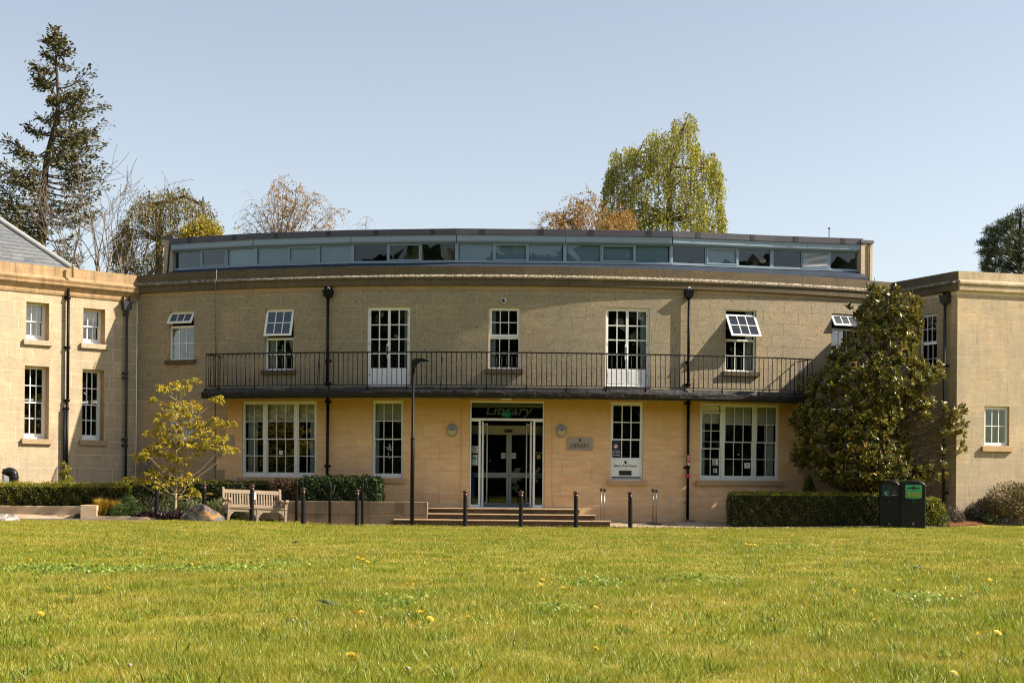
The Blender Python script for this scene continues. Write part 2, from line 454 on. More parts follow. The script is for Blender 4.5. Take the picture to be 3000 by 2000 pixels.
# lawn soil, paving, far ground
def lawn_material(name, blades=False):
    m, nt, b = newmat(name)
    g = nt.nodes.new("ShaderNodeNewGeometry")
    pos = g.outputs['Position']
    n1 = noise(nt, 0.55, 4, 0.6, vec=pos, stretch=(0.6, 1, 1))
    n2 = noise(nt, 2.2, 4, 0.65, vec=pos, stretch=(0.7, 1, 1))
    c1 = ramp(nt, n1, [(0.38, (0.165, 0.215, 0.012)), (0.5, (0.275, 0.265, 0.022)), (0.62, (0.40, 0.30, 0.075))])
    c2 = ramp(nt, n2, [(0.36, (0.105, 0.175, 0.008)), (0.52, (0.26, 0.265, 0.018)), (0.68, (0.44, 0.325, 0.09))])
    col = mix(nt, 0.5, c1, c2)
    n3 = noise(nt, 0.16, 5, 0.6, vec=pos, stretch=(0.45, 1.6, 1))
    col = mix(nt, ramp(nt, n3, [(0.5, (0, 0, 0)), (0.66, (0.5,) * 3)]), col, (0.36, 0.26, 0.06))
    n4 = noise(nt, 0.33, 4, 0.7, vec=pos, stretch=(0.6, 1.3, 1))
    col = mix(nt, ramp(nt, n4, [(0.58, (0, 0, 0)), (0.68, (0.6,) * 3)]), col, (0.085, 0.15, 0.02))
    if blades:
        t = attr(nt, "tint")
        col = mix(nt, 0.55, col, ramp(nt, t, [(0.0, (0.12, 0.18, 0.015)), (0.4, (0.25, 0.285, 0.016)), (0.75, (0.37, 0.33, 0.032)), (0.93, (0.52, 0.42, 0.17)), (1.0, (0.62, 0.54, 0.32))]))
    else:
        col = mix(nt, 0.35, col, (0.12, 0.09, 0.03))
    nt.links.new(col, b.inputs['Base Color'])
    b.inputs['Roughness'].default_value = 0.42 if blades else 0.95
    b.inputs['Specular IOR Level'].default_value = 0.35 if blades else 0.1
    if blades:
        tr = nt.nodes.new("ShaderNodeBsdfTranslucent"); nt.links.new(col, tr.inputs[0])
        mx = nt.nodes.new("ShaderNodeMixShader"); mx.inputs[0].default_value = 0.4
        nt.links.new(b.outputs[0], mx.inputs[1]); nt.links.new(tr.outputs[0], mx.inputs[2])
        nt.links.new(mx.outputs[0], nt.nodes["Material Output"].inputs[0])
    return m
m_lawn = lawn_material("lawn_thatch"); m_blade = lawn_material("grass_blades", True)
m_field = plain("far_meadow", (0.09, 0.12, 0.03), 0.95, var=0.4, scale=0.05, spec=0.1)
m_pave = plain("pale_paving", (0.40, 0.31, 0.22), 0.9, var=0.3, scale=1.6, bmp=0.2, spec=0.2, col2=(0.25, 0.19, 0.135))
m_tarmac = plain("grey_tarmac", (0.12, 0.105, 0.10), 0.9, var=0.2, scale=40, bmp=0.3, spec=0.2)
m_soil = plain("bed_soil", (0.055, 0.04, 0.028), 0.95, var=0.5, scale=12, bmp=0.6, spec=0.1)

xs = list(np.concatenate([np.linspace(-60, -16, 12), np.linspace(-15.5, 15.5, 125), np.linspace(16, 60, 12)]))
fr = np.concatenate([np.linspace(-20, 5, 10), np.linspace(6, 36, 121)])
tag(obj("lawn", grid_sheet("lawn", xs, lambda x: list(fr) + list(np.linspace(36.2, YE(x), 12)), G, m_lawn)), kind='structure')
tag(obj("pavement", grid_sheet("pavement", xs, lambda x: list(np.linspace(YE(x), 46, 36)), lambda x, y: Gz(x, y) + 0.002, m_pave)), kind='structure')
mb = MB(); mb.quad((-1500, -1500, -0.08), (1500, -1500, -0.08), (1500, 1500, -0.08), (-1500, 1500, -0.08))
tag(mb.obj("ground", m_field), kind='structure')
# tarmac path in front of the left bed
pxs = list(np.linspace(-30, -8.9, 60))
tag(obj("path", grid_sheet("path", pxs, lambda x: [float(YE(x)) - 0.02 + k * (0.55 * float(sstep(-8.9, -9.5, x)) + 0.02) / 3 for k in range(4)], lambda x, y: Gz(x, y) + 0.008, m_tarmac)), kind='structure')
# bed soil (left), mulch bed (right)
tag(obj("flower_bed_soil", grid_sheet("flower_bed_soil", list(np.linspace(-11.75, -6.6, 40)), lambda x: [float(YE(x)) + (0.62 if x < -9.2 else 0.1) + k * (40.9 - float(YE(x)) - 0.62) / 12 for k in range(13)], lambda x, y: Gz(x, y) + 0.03 + 0.05 * math.sin(x * 5) * math.sin(y * 7), m_soil)), kind='structure')
m_mulch = plain("bark_mulch", (0.20, 0.085, 0.042), 0.9, var=0.5, scale=30, bmp=0.8, spec=0.1)
tag(obj("mulch_bed", grid_sheet("mulch_bed", list(np.linspace(12.0, 17, 40)), lambda x: [float(YE(x)) + 0.0 + k * (41.4 + 0.28 * max(0, x - 12.9) - float(YE(x))) / 8 for k in range(9)], lambda x, y: Gz(x, y) + 0.02 + 0.05 * math.sin(math.pi * min(1, max(0, (y - float(YE(x))) / 1.2))), m_mulch)), kind='structure')

# ---------------------------------------------------------------- wall surfaces
class Arc:
    def __init__(s, xc, y0, R): s.xc, s.yc, s.R = xc, y0 + R, R
    def pt(s, a, off=0.0):
        th = a / s.R; r = s.R + off
        return Vector((s.xc + r * math.sin(th), s.yc - r * math.cos(th), 0))
    def th(s, a): return a / s.R
    def hit(s, x, y, off=0.0):
        u, v = uv(x, y); k = u / F; r = s.R + off
        A = k * k + 1; B = -2 * (k * s.xc + s.yc); D = s.xc ** 2 + s.yc ** 2 - r * r
        t = (-B - math.sqrt(B * B - 4 * A * D)) / (2 * A)
        return s.R * math.asin((k * t - s.xc) / r), ZC - v / F * t
    step = 0.4

class Flat:
    def __init__(s, p0, p1):
        s.p0 = Vector((*p0, 0)); d = Vector((*p1, 0)) - s.p0; s.L = d.length; s.d = d / s.L; s.n = Vector((s.d.y, -s.d.x, 0))
        s.a = math.atan2(s.d.y, s.d.x)
    def pt(s, a, off=0.0): return s.p0 + s.d * a + s.n * off
    def th(s, a): return s.a
    def hit(s, x, y, off=0.0):
        u, v = uv(x, y); k = u / F; q = s.p0 + s.n * off
        # (k t, t) = q + d*a
        t = (q.x * s.d.y - q.y * s.d.x) / (k * s.d.y - s.d.x)
        a = (Vector((k * t, t, 0)) - q).dot(s.d)
        return a, ZC - v / F * t
    step = 3.0

MAIN = Arc(-0.15, 41.0, 27.3)
CL = MAIN.pt(-27.3 * math.asin(11.35 / 27.3))      # inner corner, left
CR = MAIN.pt(27.3 * math.asin(11.80 / 27.3))       # inner corner, right
ldir = Vector((3.2, 2.7, 0)).normalized()
LWING = Flat((CL - ldir * 10).xy, CL.xy)
RO = Vector((12.86, 41.2, 0))
RRET = Flat(CR.xy, RO.xy)
rdir = Vector((2.14, 0.6, 0)).normalized()
RFRONT = Flat(RO.xy, (RO + rdir * 9).xy)
S_L, S_R = MAIN.R * -math.asin(11.35 / 27.3), MAIN.R * math.asin(11.80 / 27.3)

def pbox(surf, x0, x1, y0, y1):
    ym, xm = (y0 + y1) / 2, (x0 + x1) / 2
    return (surf.hit(x0, ym)[0], surf.hit(x1, ym)[0], surf.hit(xm, y1)[1], surf.hit(xm, y0)[1])

def frameW(surf, a, z, off=0.0):
    p = surf.pt(a, off); p.z = z
    return Matrix.Translation(p) @ Matrix.Rotation(surf.th(a), 4, 'Z')

def breaks(surf, s0, s1, extra):
    n = max(1, int(math.ceil((s1 - s0) / surf.step)))
    b = [s0 + (s1 - s0) * i / n for i in range(n + 1)] + [e for e in extra if s0 < e < s1]
    b = sorted(b); out = [b[0]]
    for v in b[1:]:
        if v - out[-1] > 1e-4: out.append(v)
    return out

def inside(op, s, z): return any(a < s < b and c < z < d for a, b, c, d in op)

def wall_sheet(surf, s0, s1, z0, z1, op, off):
    mb = MB()
    ss = breaks(surf, s0, s1, [e for o in op for e in o[:2]])
    zs = sorted({z0, z1} | {e for o in op for e in o[2:] if z0 < e < z1})
    idx = {}
    def vid(i, j):
        if (i, j) not in idx:
            p = surf.pt(ss[i], off); idx[(i, j)] = len(mb.v); mb.v.append((p.x, p.y, zs[j]))
        return idx[(i, j)]
    for i in range(len(ss) - 1):
        for j in range(len(zs) - 1):
            if inside(op, (ss[i] + ss[i + 1]) / 2, (zs[j] + zs[j + 1]) / 2): continue
            mb.face((vid(i, j), vid(i + 1, j), vid(i + 1, j + 1), vid(i, j + 1)))
    return mb

def reveal_sheet(surf, op, depth):
    mb = MB()
    for a, b, c, d in op:
        def P(s, z, o):
            p = surf.pt(s, o); return (p.x, p.y, z)
        f, k = 0.0005, -depth
        mb.quad(P(a, c, f), P(a, c, k), P(a, d, k), P(a, d, f))
        mb.quad(P(b, c, k), P(b, c, f), P(b, d, f), P(b, d, k))
        mb.quad(P(a, d, f), P(a, d, k), P(b, d, k), P(b, d, f))
        mb.quad(P(a, c, k), P(a, c, f), P(b, c, f), P(b, c, k))
    return mb

def stones(surf, s0, s1, z0, z1, op, ch, bl, seed, gap=0.006, dep=0.004):
    """ashlar blocks; yields (mesh builder, s mid, z mid, area)"""
    rng = random.Random(seed); out = []; z = z0; k = 0
    while z < z1 - 0.05:
        zt = min(z + ch, z1)
        if z1 - zt < 0.1: zt = z1
        s = s0 - (rng.uniform(0.2, 0.8) * bl)
        while s < s1:
            e = s + bl * rng.choice([0.55, 0.8, 1.0, 1.0, 1.25, 1.4])
            a, b = max(s, s0), min(e, s1)
            if b - a > 0.06:
                a0, b0, c0, d0 = a + gap * 1.4, b - gap * 1.4, z + gap, zt - gap
                ss = sorted({a0, b0} | ({a0 + (b0 - a0) * q / 3 for q in (1, 2)} if b0 - a0 > 0.5 and isinstance(surf, Arc) else set()) | {q for o in op for q in o[:2] if a0 + 1e-3 < q < b0 - 1e-3 and o[2] < d0 and o[3] > c0})
                zs = sorted({c0, d0} | {q for o in op for q in o[2:] if c0 + 1e-3 < q < d0 - 1e-3 and o[0] < b0 and o[1] > a0})
                lift = rng.uniform(-0.0008, 0.0012)
                cells = {(i, j) for i in range(len(ss) - 1) for j in range(len(zs) - 1) if not inside(op, (ss[i] + ss[i + 1]) / 2, (zs[j] + zs[j + 1]) / 2) and ss[i + 1] - ss[i] > 0.012 and zs[j + 1] - zs[j] > 0.012}
                P = [(surf.pt(q, lift), surf.pt(q, -dep)) for q in ss]
                f = lambda n, d, zz: (P[n][d].x, P[n][d].y, zz)
                while cells:
                    todo = [cells.pop()]; grp = []
                    while todo:
                        c = todo.pop(); grp.append(c)
                        for nb in ((c[0] + 1, c[1]), (c[0] - 1, c[1]), (c[0], c[1] + 1), (c[0], c[1] - 1)):
                            if nb in cells: cells.discard(nb); todo.append(nb)
                    mb = MB(); area = 0; am = 0; az = 0
                    for i, j in grp:
                        ar = (ss[i + 1] - ss[i]) * (zs[j + 1] - zs[j]); area += ar; am += ar * (ss[i] + ss[i + 1]) / 2; az += ar * (zs[j] + zs[j + 1]) / 2
                        mb.quad(f(i, 0, zs[j]), f(i + 1, 0, zs[j]), f(i + 1, 0, zs[j + 1]), f(i, 0, zs[j + 1]))
                        if i == 0: mb.quad(f(i, 1, zs[j]), f(i, 0, zs[j]), f(i, 0, zs[j + 1]), f(i, 1, zs[j + 1]))
                        if i == len(ss) - 2: mb.quad(f(i + 1, 0, zs[j]), f(i + 1, 1, zs[j]), f(i + 1, 1, zs[j + 1]), f(i + 1, 0, zs[j + 1]))
                        if j == 0: mb.quad(f(i, 1, zs[j]), f(i + 1, 1, zs[j]), f(i + 1, 0, zs[j]), f(i, 0, zs[j]))
                        if j == len(zs) - 2: mb.quad(f(i, 0, zs[j + 1]), f(i + 1, 0, zs[j + 1]), f(i + 1, 1, zs[j + 1]), f(i, 1, zs[j + 1]))
                    if area > 0.004: out.append((mb, am / area, az / area, area, rng.random()))
            s = e
        z = zt; k += 1
    return out

def lay(parent, blocks, matf, limit=300):
    """the largest `limit` blocks are parts of their own, the rest one joined part"""
    order = sorted(range(len(blocks)), key=lambda i: -blocks[i][3])
    big = set(order[:limit])
    rest = {}
    for i, (mb, s, z, ar, t) in enumerate(blocks):
        m = matf(s, z)
        if i in big:
            me = mb.mesh("stone", m); set_tint(me, t)
            obj("stone", me, parent)
        else:
            r, tint = rest.setdefault(m.name, (MB(), []))
            n = len(r.v); r.v += mb.v
            for f in mb.f: r.face(tuple(n + q for q in f), 0)
            tint += [t] * len(mb.f)
    for mn_, (r, tint) in rest.items():
        me = r.mesh("small_stones", bpy.data.materials[mn_]); set_tint(me, tint)
        tag(obj("small_stones", me, parent), kind='stuff')

def sweep(surf, s0, s1, prof, parent, name, mat, seg=1.15, gap=0.003, seed=1):
    """cornice stones: profile of (offset, z) swept along the wall, cut into stones"""
    rng = random.Random(seed); s = s0
    while s < s1 - 0.02:
        e = min(s1, s + seg * rng.uniform(0.8, 1.2))
        if s1 - e < 0.4: e = s1
        mb = MB(); ss = breaks(surf, s + (gap if s > s0 else 0), e - (gap if e < s1 else 0), [])
        for a in ss:
            for o, z in prof:
                p = surf.pt(a, o); mb.v.append((p.x, p.y, z))
        n = len(prof)
        for i in range(len(ss) - 1):
            for j in range(n - 1):
                mb.face((i * n + j, i * n + j + 1, (i + 1) * n + j + 1, (i + 1) * n + j))
        mb.face(tuple(range(n))[::-1]); mb.face(tuple((len(ss) - 1) * n + j for j in range(n)))
        me = mb.mesh(name, mat); set_tint(me, rng.random())
        obj(name, me, parent)
        s = e

# one shared unit pane, origin in its middle
_p = MB(); _p.box(-0.5, 0.5, -0.002, 0.002, -0.5, 0.5)
PANES = {}
def pane(parent, W, w, h, mat, name="pane"):
    if mat.name not in PANES: PANES[mat.name] = _p.mesh("pane", mat)
    return obj(name, PANES[mat.name], parent, W @ Matrix.Diagonal((w, 1, h, 1)))

def sash(parent, W, w, h, cols, rows, st, br, mat, bottom=None, glass=None, top=None, t=0.04, rowh=None):
    """a glazed sash: origin bottom centre, x right, y into the wall"""
    bottom = bottom or st; top = top or st
    mb = MB()
    mb.box(-w / 2, -w / 2 + st, 0, t, 0, h); mb.box(w / 2 - st, w / 2, 0, t, 0, h)
    mb.box(-w / 2 + st, w / 2 - st, 0.001, t - 0.001, 0, bottom); mb.box(-w / 2 + st, w / 2 - st, 0.001, t - 0.001, h - top, h)
    gw, gh = w - 2 * st, h - bottom - top
    for i in range(1, cols):
        x = -gw / 2 + gw * i / cols; mb.box(x - br / 2, x + br / 2, 0.004, t - 0.006, bottom, h - top)
    for j in range(1, rows):
        z = bottom + gh * j / rows; mb.box(-gw / 2, gw / 2, 0.006, t - 0.008, z - br / 2, z + br / 2)
    s = mb.obj("sash", mat, parent, W)
    for i in range(cols):
        for j in range(rows):
            pane(parent, W @ Matrix.Translation((-gw / 2 + gw * (i + 0.5) / cols, t / 2, bottom + gh * (j + 0.5) / rows)), gw / cols - br * 0.6, gh / rows - br * 0.6, glass or m_glass)
    return s

def T(x, y, z): return Matrix.Translation((x, y, z))

def win_frame(parent, surf, box, recess, fw=0.035, dep=0.09, mat=None, head=None, foot=None, mull=(), name="window"):
    s0, s1, z0, z1 = box; w, h = s1 - s0, z1 - z0
    W = frameW(surf, (s0 + s1) / 2, z0, -recess)
    head = head or fw; foot = foot or fw
    mb = MB()
    mb.box(-w / 2 - 0.004, -w / 2 + fw, 0, dep, 0, h); mb.box(w / 2 - fw, w / 2 + 0.004, 0, dep, 0, h)
    mb.box(-w / 2 + fw, w / 2 - fw, 0.002, dep, h - head, h + 0.004); mb.box(-w / 2 + fw, w / 2 - fw, -0.012, dep, -0.004, foot)
    for a, b in mull: mb.box(a, b, 0.001, dep, foot, h - head)
    return mb.obj(name, mat or m_white, parent, W), W, w, h

def sill(win, W, w, h, px, mat, proj=0.09, th=0.14, over=0.09, recess=0.09):
    mb = MB(); mb.box(-w / 2 - over, w / 2 + over, -proj - recess, -0.004, -th, -0.004)
    mb.box(-w / 2, w / 2, -0.004, 0.06, -0.03, -0.006)
    me = mb.mesh("sill", mat); set_tint(me, 0.4)
    return obj("sill", me, win, W)

def blind(win, W, x0, x1, z0, z1, y, mat, name="blind"):
    mb = MB(); mb.box(x0, x1, y, y + 0.012, z0, z1)
    return mb.obj(name, mat, win, W)

def curtain(win, W, x0, x1, z0, z1, y, mat, folds=7):
    mb = MB(); n = folds * 4
    for i in range(n + 1):
        x = x0 + (x1 - x0) * i / n; yy = y + 0.03 * math.sin(i * math.pi / 2) + 0.01 * math.sin(i * 1.7)
        mb.v += [(x, yy, z0), (x, yy, z1)]
    for i in range(n): mb.face((2 * i, 2 * i + 2, 2 * i + 3, 2 * i + 1), 0, True)
    return mb.obj("curtain", mat, win, W)
# ================================================================ MAIN BUILDING
lib = thing("library_building", "honey stone two-storey library with a bowed front, long iron balcony and roof glazing", "building", (-0.15, 41.0, 0.0))
PX = dict(
    U1=(495, 567.6, 911, 1053.7), U2=(777, 860, 903.5, 1084), U3=(1076, 1201, 899, 1131), U4=(1431, 1524, 899.7, 1080.5), U5=(1774, 1903, 902, 1133.5),
    U6=(2126, 2215.6, 907.7, 1088.5), U7=(2436, 2512, 919, 1062),
    G1=(495, 566, 1179.6, 1291), G2=(710, 927, 1175, 1397), G3=(1090, 1181, 1173, 1399), D=(1376, 1594, 1175, 1487), G4=(1789, 1884, 1178, 1406),
    G5=(2051, 2281, 1183.5, 1407), G6=(2432, 2512, 1190, 1405))
BX = {k: pbox(MAIN, *v) for k, v in PX.items()}
OPS = list(BX.values())
Z_TOP = 6.78
BALC_L, BALC_R = MAIN.hit(591, 1150, 0.95)[0], MAIN.hit(2387, 1150, 0.95)[0]
ZB0, ZB1 = 3.61, 3.93
wall_sheet(MAIN, S_L, S_R, -0.3, Z_TOP + 0.1, OPS, -0.0035).obj("wall", m_mortar_w, lib)
for o_ in OPS: reveal_sheet(MAIN, [o_], 0.2).obj("window_reveal", m_reveal, lib)
lo = stones(MAIN, S_L, S_R, -0.15, 3.62, OPS, 0.338, 0.86, 3)
hi = stones(MAIN, S_L, S_R, 3.62, Z_TOP, OPS, 0.338, 0.92, 4, gap=0.004)
for b in hi: pass
sC0, sC1 = MAIN.hit(667, 1300)[0], MAIN.hit(2333, 1300)[0]
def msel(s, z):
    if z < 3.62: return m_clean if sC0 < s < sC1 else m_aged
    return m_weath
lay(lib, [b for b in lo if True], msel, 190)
lay(lib, hi, msel, 105)
# pilaster strips beside the entrance, and the smooth frieze under the cornice
for xa, xb in ((1352, 1375), (1596, 1615)):
    a, b = MAIN.hit(xa, 1350)[0], MAIN.hit(xb, 1350)[0]
    sw = wall_sheet(MAIN, a, b, 0.45, ZB0, [], 0.02)
    me = sw.mesh("pilaster_strip", m_clean); set_tint(me, 0.6); obj("pilaster_strip", me, lib)
sweep(MAIN, S_L, S_R, [(-0.02, 6.885), (0.018, 6.88), (0.018, 6.775), (-0.02, 6.77)], lib, "frieze_stone", m_aged, 1.3, seed=2)
CORN = [(-0.45, 6.9), (-0.45, 7.46), (0.05, 7.445), (0.055, 7.20), (0.15, 7.13), (0.15, 7.075), (0.11, 7.06), (0.105, 6.89), (-0.02, 6.875)]
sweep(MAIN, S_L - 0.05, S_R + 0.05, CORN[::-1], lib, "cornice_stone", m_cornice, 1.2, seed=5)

# rooms behind the glass, flat roof
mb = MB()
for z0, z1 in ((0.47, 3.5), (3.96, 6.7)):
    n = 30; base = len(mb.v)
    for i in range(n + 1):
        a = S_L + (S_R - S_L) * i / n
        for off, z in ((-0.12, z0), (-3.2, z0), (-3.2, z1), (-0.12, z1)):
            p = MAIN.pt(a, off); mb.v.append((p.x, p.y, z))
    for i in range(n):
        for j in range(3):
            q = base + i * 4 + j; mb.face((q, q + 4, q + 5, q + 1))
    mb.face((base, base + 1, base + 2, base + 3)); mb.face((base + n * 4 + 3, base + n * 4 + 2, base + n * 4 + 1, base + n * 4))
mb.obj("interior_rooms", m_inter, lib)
mb = MB(); n = 30
for i in range(n + 1):
    a = S_L + (S_R - S_L) * i / n; p = MAIN.pt(a, -0.4); mb.v += [(p.x, p.y, 7.2), (p.x, 56, 7.2), (p.x, 56, -0.3)]
for i in range(n):
    mb.face((3 * i, 3 * i + 3, 3 * i + 4, 3 * i + 1)); mb.face((3 * i + 1, 3 * i + 4, 3 * i + 5, 3 * i + 2))
mb.obj("flat_roof", m_roof, lib)

# ---- upper casement windows (top light over fixed light)
def casement(key, cols, rows_t, rows_b, split_px, tilt, drop, sillmat, blindspec=None, curt=None):
    box = BX[key]; win, W, w, h = win_frame(lib, MAIN, box, 0.085, 0.03, 0.08)
    x0, x1, y0, y1 = PX[key]
    zs = h * (y1 - split_px) / (y1 - y0)
    iw = w - 0.06
    mb = MB(); mb.box(-iw / 2, iw / 2, 0.002, 0.078, zs - 0.02, zs + 0.025); mb.obj("transom_bar", m_white, win, W)
    sash(win, W @ T(0, 0.02, 0.03), iw, zs - 0.05, cols, rows_b, 0.022, 0.022, m_white)
    sh = h - 0.03 - (zs + 0.03)
    Wt = W @ T(0, -0.012, h - 0.03 - drop) @ Matrix.Rotation(-tilt, 4, 'X') @ T(0, 0, -sh)
    s = sash(win, Wt, iw + (0.03 if tilt else 0), sh, cols, rows_t, 0.062, 0.022, m_white, glass=m_glassv if tilt else None)
    if tilt:
        mb = MB()
        for sx in (-1, 1):
            mb.bar((sx * iw / 2 * 0.97, 0.03, zs + sh * 0.45), tuple((W.inverted() @ Wt @ Vector((sx * iw / 2 * 0.97, 0.03, sh * 0.25)))), 0.012, 0.012)
        mb.obj("window_stay", m_steel, win, W)
    sill(win, W, w, h, None, sillmat, recess=0.085, th=0.13)
    if blindspec: blind(win, W, -iw / 2, iw / 2, h - blindspec[0] * h, h, 0.13, blindspec[1])
    if curt:
        for a, b, z0, z1 in curt: curtain(win, W, a * iw, b * iw, z0 * h, z1 * h, 0.17, m_curt, 4)
    return win
casement('U1', 3, 1, 2, 956, RAD(33), 0.0, m_silldk, None, [(-0.5, -0.2, 0.02, 0.66)])
casement('U2', 3, 2, 2, 991, RAD(17), 0.0, m_silldk, None, [(-0.5, -0.25, 0.0, 0.5)])
casement('U4', 3, 2, 2, 988, 0.0, 0.0, m_silldk, None, [(-0.5, -0.3, 0.02, 0.98)])
casement('U6', 3, 2, 2, 996, RAD(36), 0.10, m_silldk, None, [(0.27, 0.5, 0.0, 0.98)])
casement('U7', 3, 1, 2, 964, RAD(33), 0.0, m_silldk)
def sashwin(key, recess=0.07, sillmat=None, blindf=0.0, curt=(), glass=None):
    box = BX[key]; win, W, w, h = win_frame(lib, MAIN, box, recess, 0.04, 0.12, m_whiteold, head=0.045, foot=0.05)
    iw, ih = w - 0.08, h - 0.095
    hh = ih / 2
    sash(win, W @ T(0, 0.045, 0.05), iw, hh + 0.02, 3, 2, 0.035, 0.02, m_whiteold, bottom=0.075, top=0.035)
    sash(win, W @ T(0, 0.008, 0.05 + hh - 0.015), iw, hh + 0.015, 3, 2, 0.035, 0.02, m_whiteold, bottom=0.03, top=0.035, t=0.035)
    sill(win, W, w, h, None, sillmat or m_sillst, recess=recess, th=0.15, proj=0.07)
    if blindf: blind(win, W, -iw / 2, iw / 2, h - blindf * h, h - 0.05, 0.14, m_blind)
    for a, b in curt: curtain(win, W, a * iw, b * iw, 0.06, h - 0.06, 0.19, m_curt, 3)
    return win, W, w, h
sashwin('G1', sillmat=m_silldk)
sashwin('G3', blindf=0.255, curt=((-0.5, -0.36), (0.42, 0.5)))
sashwin('G6')

def french(key):
    box = BX[key]; win, W, w, h = win_frame(lib, MAIN, box, 0.06, 0.05, 0.1, m_white, foot=0.04, name="balcony_door")
    iw, ih = w - 0.1, h - 0.09; lw = iw / 2
    x0, x1, y0, y1 = PX[key]; pz = ih * (y1 - (1077 if key == 'U3' else 1080)) / (y1 - y0) - 0.02
    for sx in (-1, 1):
        Wl = W @ T(sx * lw / 2, 0.02, 0.04)
        sash(win, Wl, lw - 0.006, ih, 2, 4, 0.035, 0.03, m_white, bottom=pz, top=0.04)
        mb = MB(); mb.box(-lw / 2 + 0.05, lw / 2 - 0.05, -0.006, 0.0, 0.06, pz - 0.05); mb.obj("door_panel", m_white, win, Wl)
        mb = MB()
        for zz in (0.25, 1.15, 2.0): mb.box(sx * (lw / 2 - 0.004) - 0.012, sx * (lw / 2 - 0.004) + 0.012, -0.016, 0.0, zz, zz + 0.09)
        mb.obj("hinge", m_steel, win, Wl)
    mb = MB(); mb.box(-0.05, -0.02, -0.012, 0.02, ih * 0.42, ih * 0.53, 1); mb.box(-0.065, 0.0, -0.006, 0.018, ih * 0.36, ih * 0.56, 0)
    mb.tube([(-0.035, -0.012, ih * 0.5), (-0.035, -0.05, ih * 0.5), (-0.10, -0.055, ih * 0.5)], 0.008, 6, 1)
    mb.obj("door_handle", [m_white, m_black], win, W)
    mb = MB(); mb.box(-w / 2 - 0.03, w / 2 + 0.03, -0.1, 0.1, -0.07, -0.014); me = mb.mesh("threshold", m_lead); obj("threshold", me, win, W)
    curtain(win, W, iw * 0.36, iw * 0.49, pz, h - 0.05, 0.2, m_curt, 3)
    return win
french('U3'); french('U5')

def tripartite(key, divs, lowered=False, blindf=0.0, blindmat=None, curt=()):
    """three sash pairs between two mullions; divs: pixel edges of the glass of each pair"""
    x0, x1, y0, y1 = PX[key]; box = BX[key]
    w = box[1] - box[0]; k = w / (x1 - x0)
    L = lambda px: (px - x0) * k - w / 2
    win, W, w, h = win_frame(lib, MAIN, box, 0.05, 0.045, 0.13, m_whiteold, head=0.05, foot=0.06, mull=[(L(divs[0][1]) + 0.03, L(divs[1][0]) - 0.03), (L(divs[1][1]) + 0.03, L(divs[2][0]) - 0.03)])
    ih = h - 0.11
    for n, (a, b, cols) in enumerate(divs):
        xa, xb = L(a) - 0.028, L(b) + 0.028
        if n == 0: xa = -w / 2 + 0.045
        if n == 2: xb = w / 2 - 0.045
        xm, sw = (xa + xb) / 2, xb - xa
        hh = ih / 2; low = 0.20 if (lowered and n == 0) else 0.0
        sash(win, W @ T(xm, 0.05, 0.06), sw, hh + 0.02, cols, 2, 0.032, 0.018, m_whiteold, bottom=0.08, top=0.03)
        sash(win, W @ T(xm, 0.01, 0.06 + hh - 0.015 - low), sw, hh + 0.015, cols, 2, 0.032, 0.018, m_whiteold, bottom=0.028, top=0.035, t=0.036)
        if blindf: blind(win, W, xa + 0.02, xb - 0.02, h - 0.05 - blindf * ih, h - 0.055, 0.115, blindmat or m_blind)
    for a, b in curt: curtain(win, W, L(a), L(b), 0.08, h - 0.08, 0.21, m_curt, 4)
    sill(win, W, w, h, None, m_sillst, recess=0.05, th=0.15, proj=0.06, over=0.13)
    return win, W, w, h, L
g2 = tripartite('G2', [(718, 769, 2), (783, 860, 3), (874, 919, 2)], blindf=0.25, curt=((718, 746), (900, 921)))
g5 = tripartite('G5', [(2054, 2110, 2), (2125, 2204, 3), (2218, 2272, 2)], lowered=True, blindf=0.25, curt=((2054, 2073), (2247, 2276)))

# ---- book return window
win, W, w, h = win_frame(lib, MAIN, BX['G4'], 0.055, 0.045, 0.12, m_white, head=0.05, foot=0.05, name="book_return_window")
x0, x1, y0, y1 = PX['G4']; kz = h / (y1 - y0); Zl = lambda py: (y1 - py) * kz
iw = w - 0.09
sash(win, W @ T(0, 0.008, Zl(1289)), iw, Zl(1181) - Zl(1289) - 0.03, 3, 2, 0.035, 0.026, m_white, bottom=0.035, top=0.035)
sash(win, W @ T(0, 0.045, Zl(1343)), iw, Zl(1285) - Zl(1343), 3, 1, 0.035, 0.026, m_white, bottom=0.03, top=0.03)
mb = MB(); mb.box(-iw / 2, iw / 2, 0.02, 0.06, Zl(1396), Zl(1343)); mb.box(-iw / 2, iw / 2, -0.012, 0.06, Zl(1404), Zl(1400))
mb.obj("return_panel", m_white, win, W)
xl = lambda px: (px - (x0 + x1) / 2) * w / (x1 - x0)
mb = MB(); a, b = xl(1817), xl(1851)
mb.box(a - 0.012, b + 0.012, 0.006, 0.0195, Zl(1391.5), Zl(1378)); mb.box(a, b, 0.002, 0.005, Zl(1390), Zl(1379.5))
mb.obj("return_slot", m_black, win, W)
mb = MB(); mb.box(xl(1807), xl(1862), 0.008, 0.0195, Zl(1371), Zl(1347)); mb.obj("return_notice_plate", m_paper, win, W)
lettering("Library Book Return", 0.086, m_ink, win, W @ T(xl(1834), 0.006, Zl(1366.5)), ext=0.001, spacing=0.93, offset=0.002)
mb = MB(); mb.box(xl(1830.5), xl(1837), 0.002, 0.0065, Zl(1356), Zl(1349.5), 0); mb.box(xl(1833), xl(1838.5), 0.004, 0.0072, Zl(1358.5), Zl(1353), 1)
mb.obj("book_emblem", [m_navy, m_green], win, W)
mb = MB(); mb.box(xl(1794.5), xl(1818.5), 0.036, 0.043, Zl(1337.5), Zl(1290.5)); mb.obj("no_smoking_panel", m_navy, win, W)
cx, cz = xl(1806), Zl(1307)
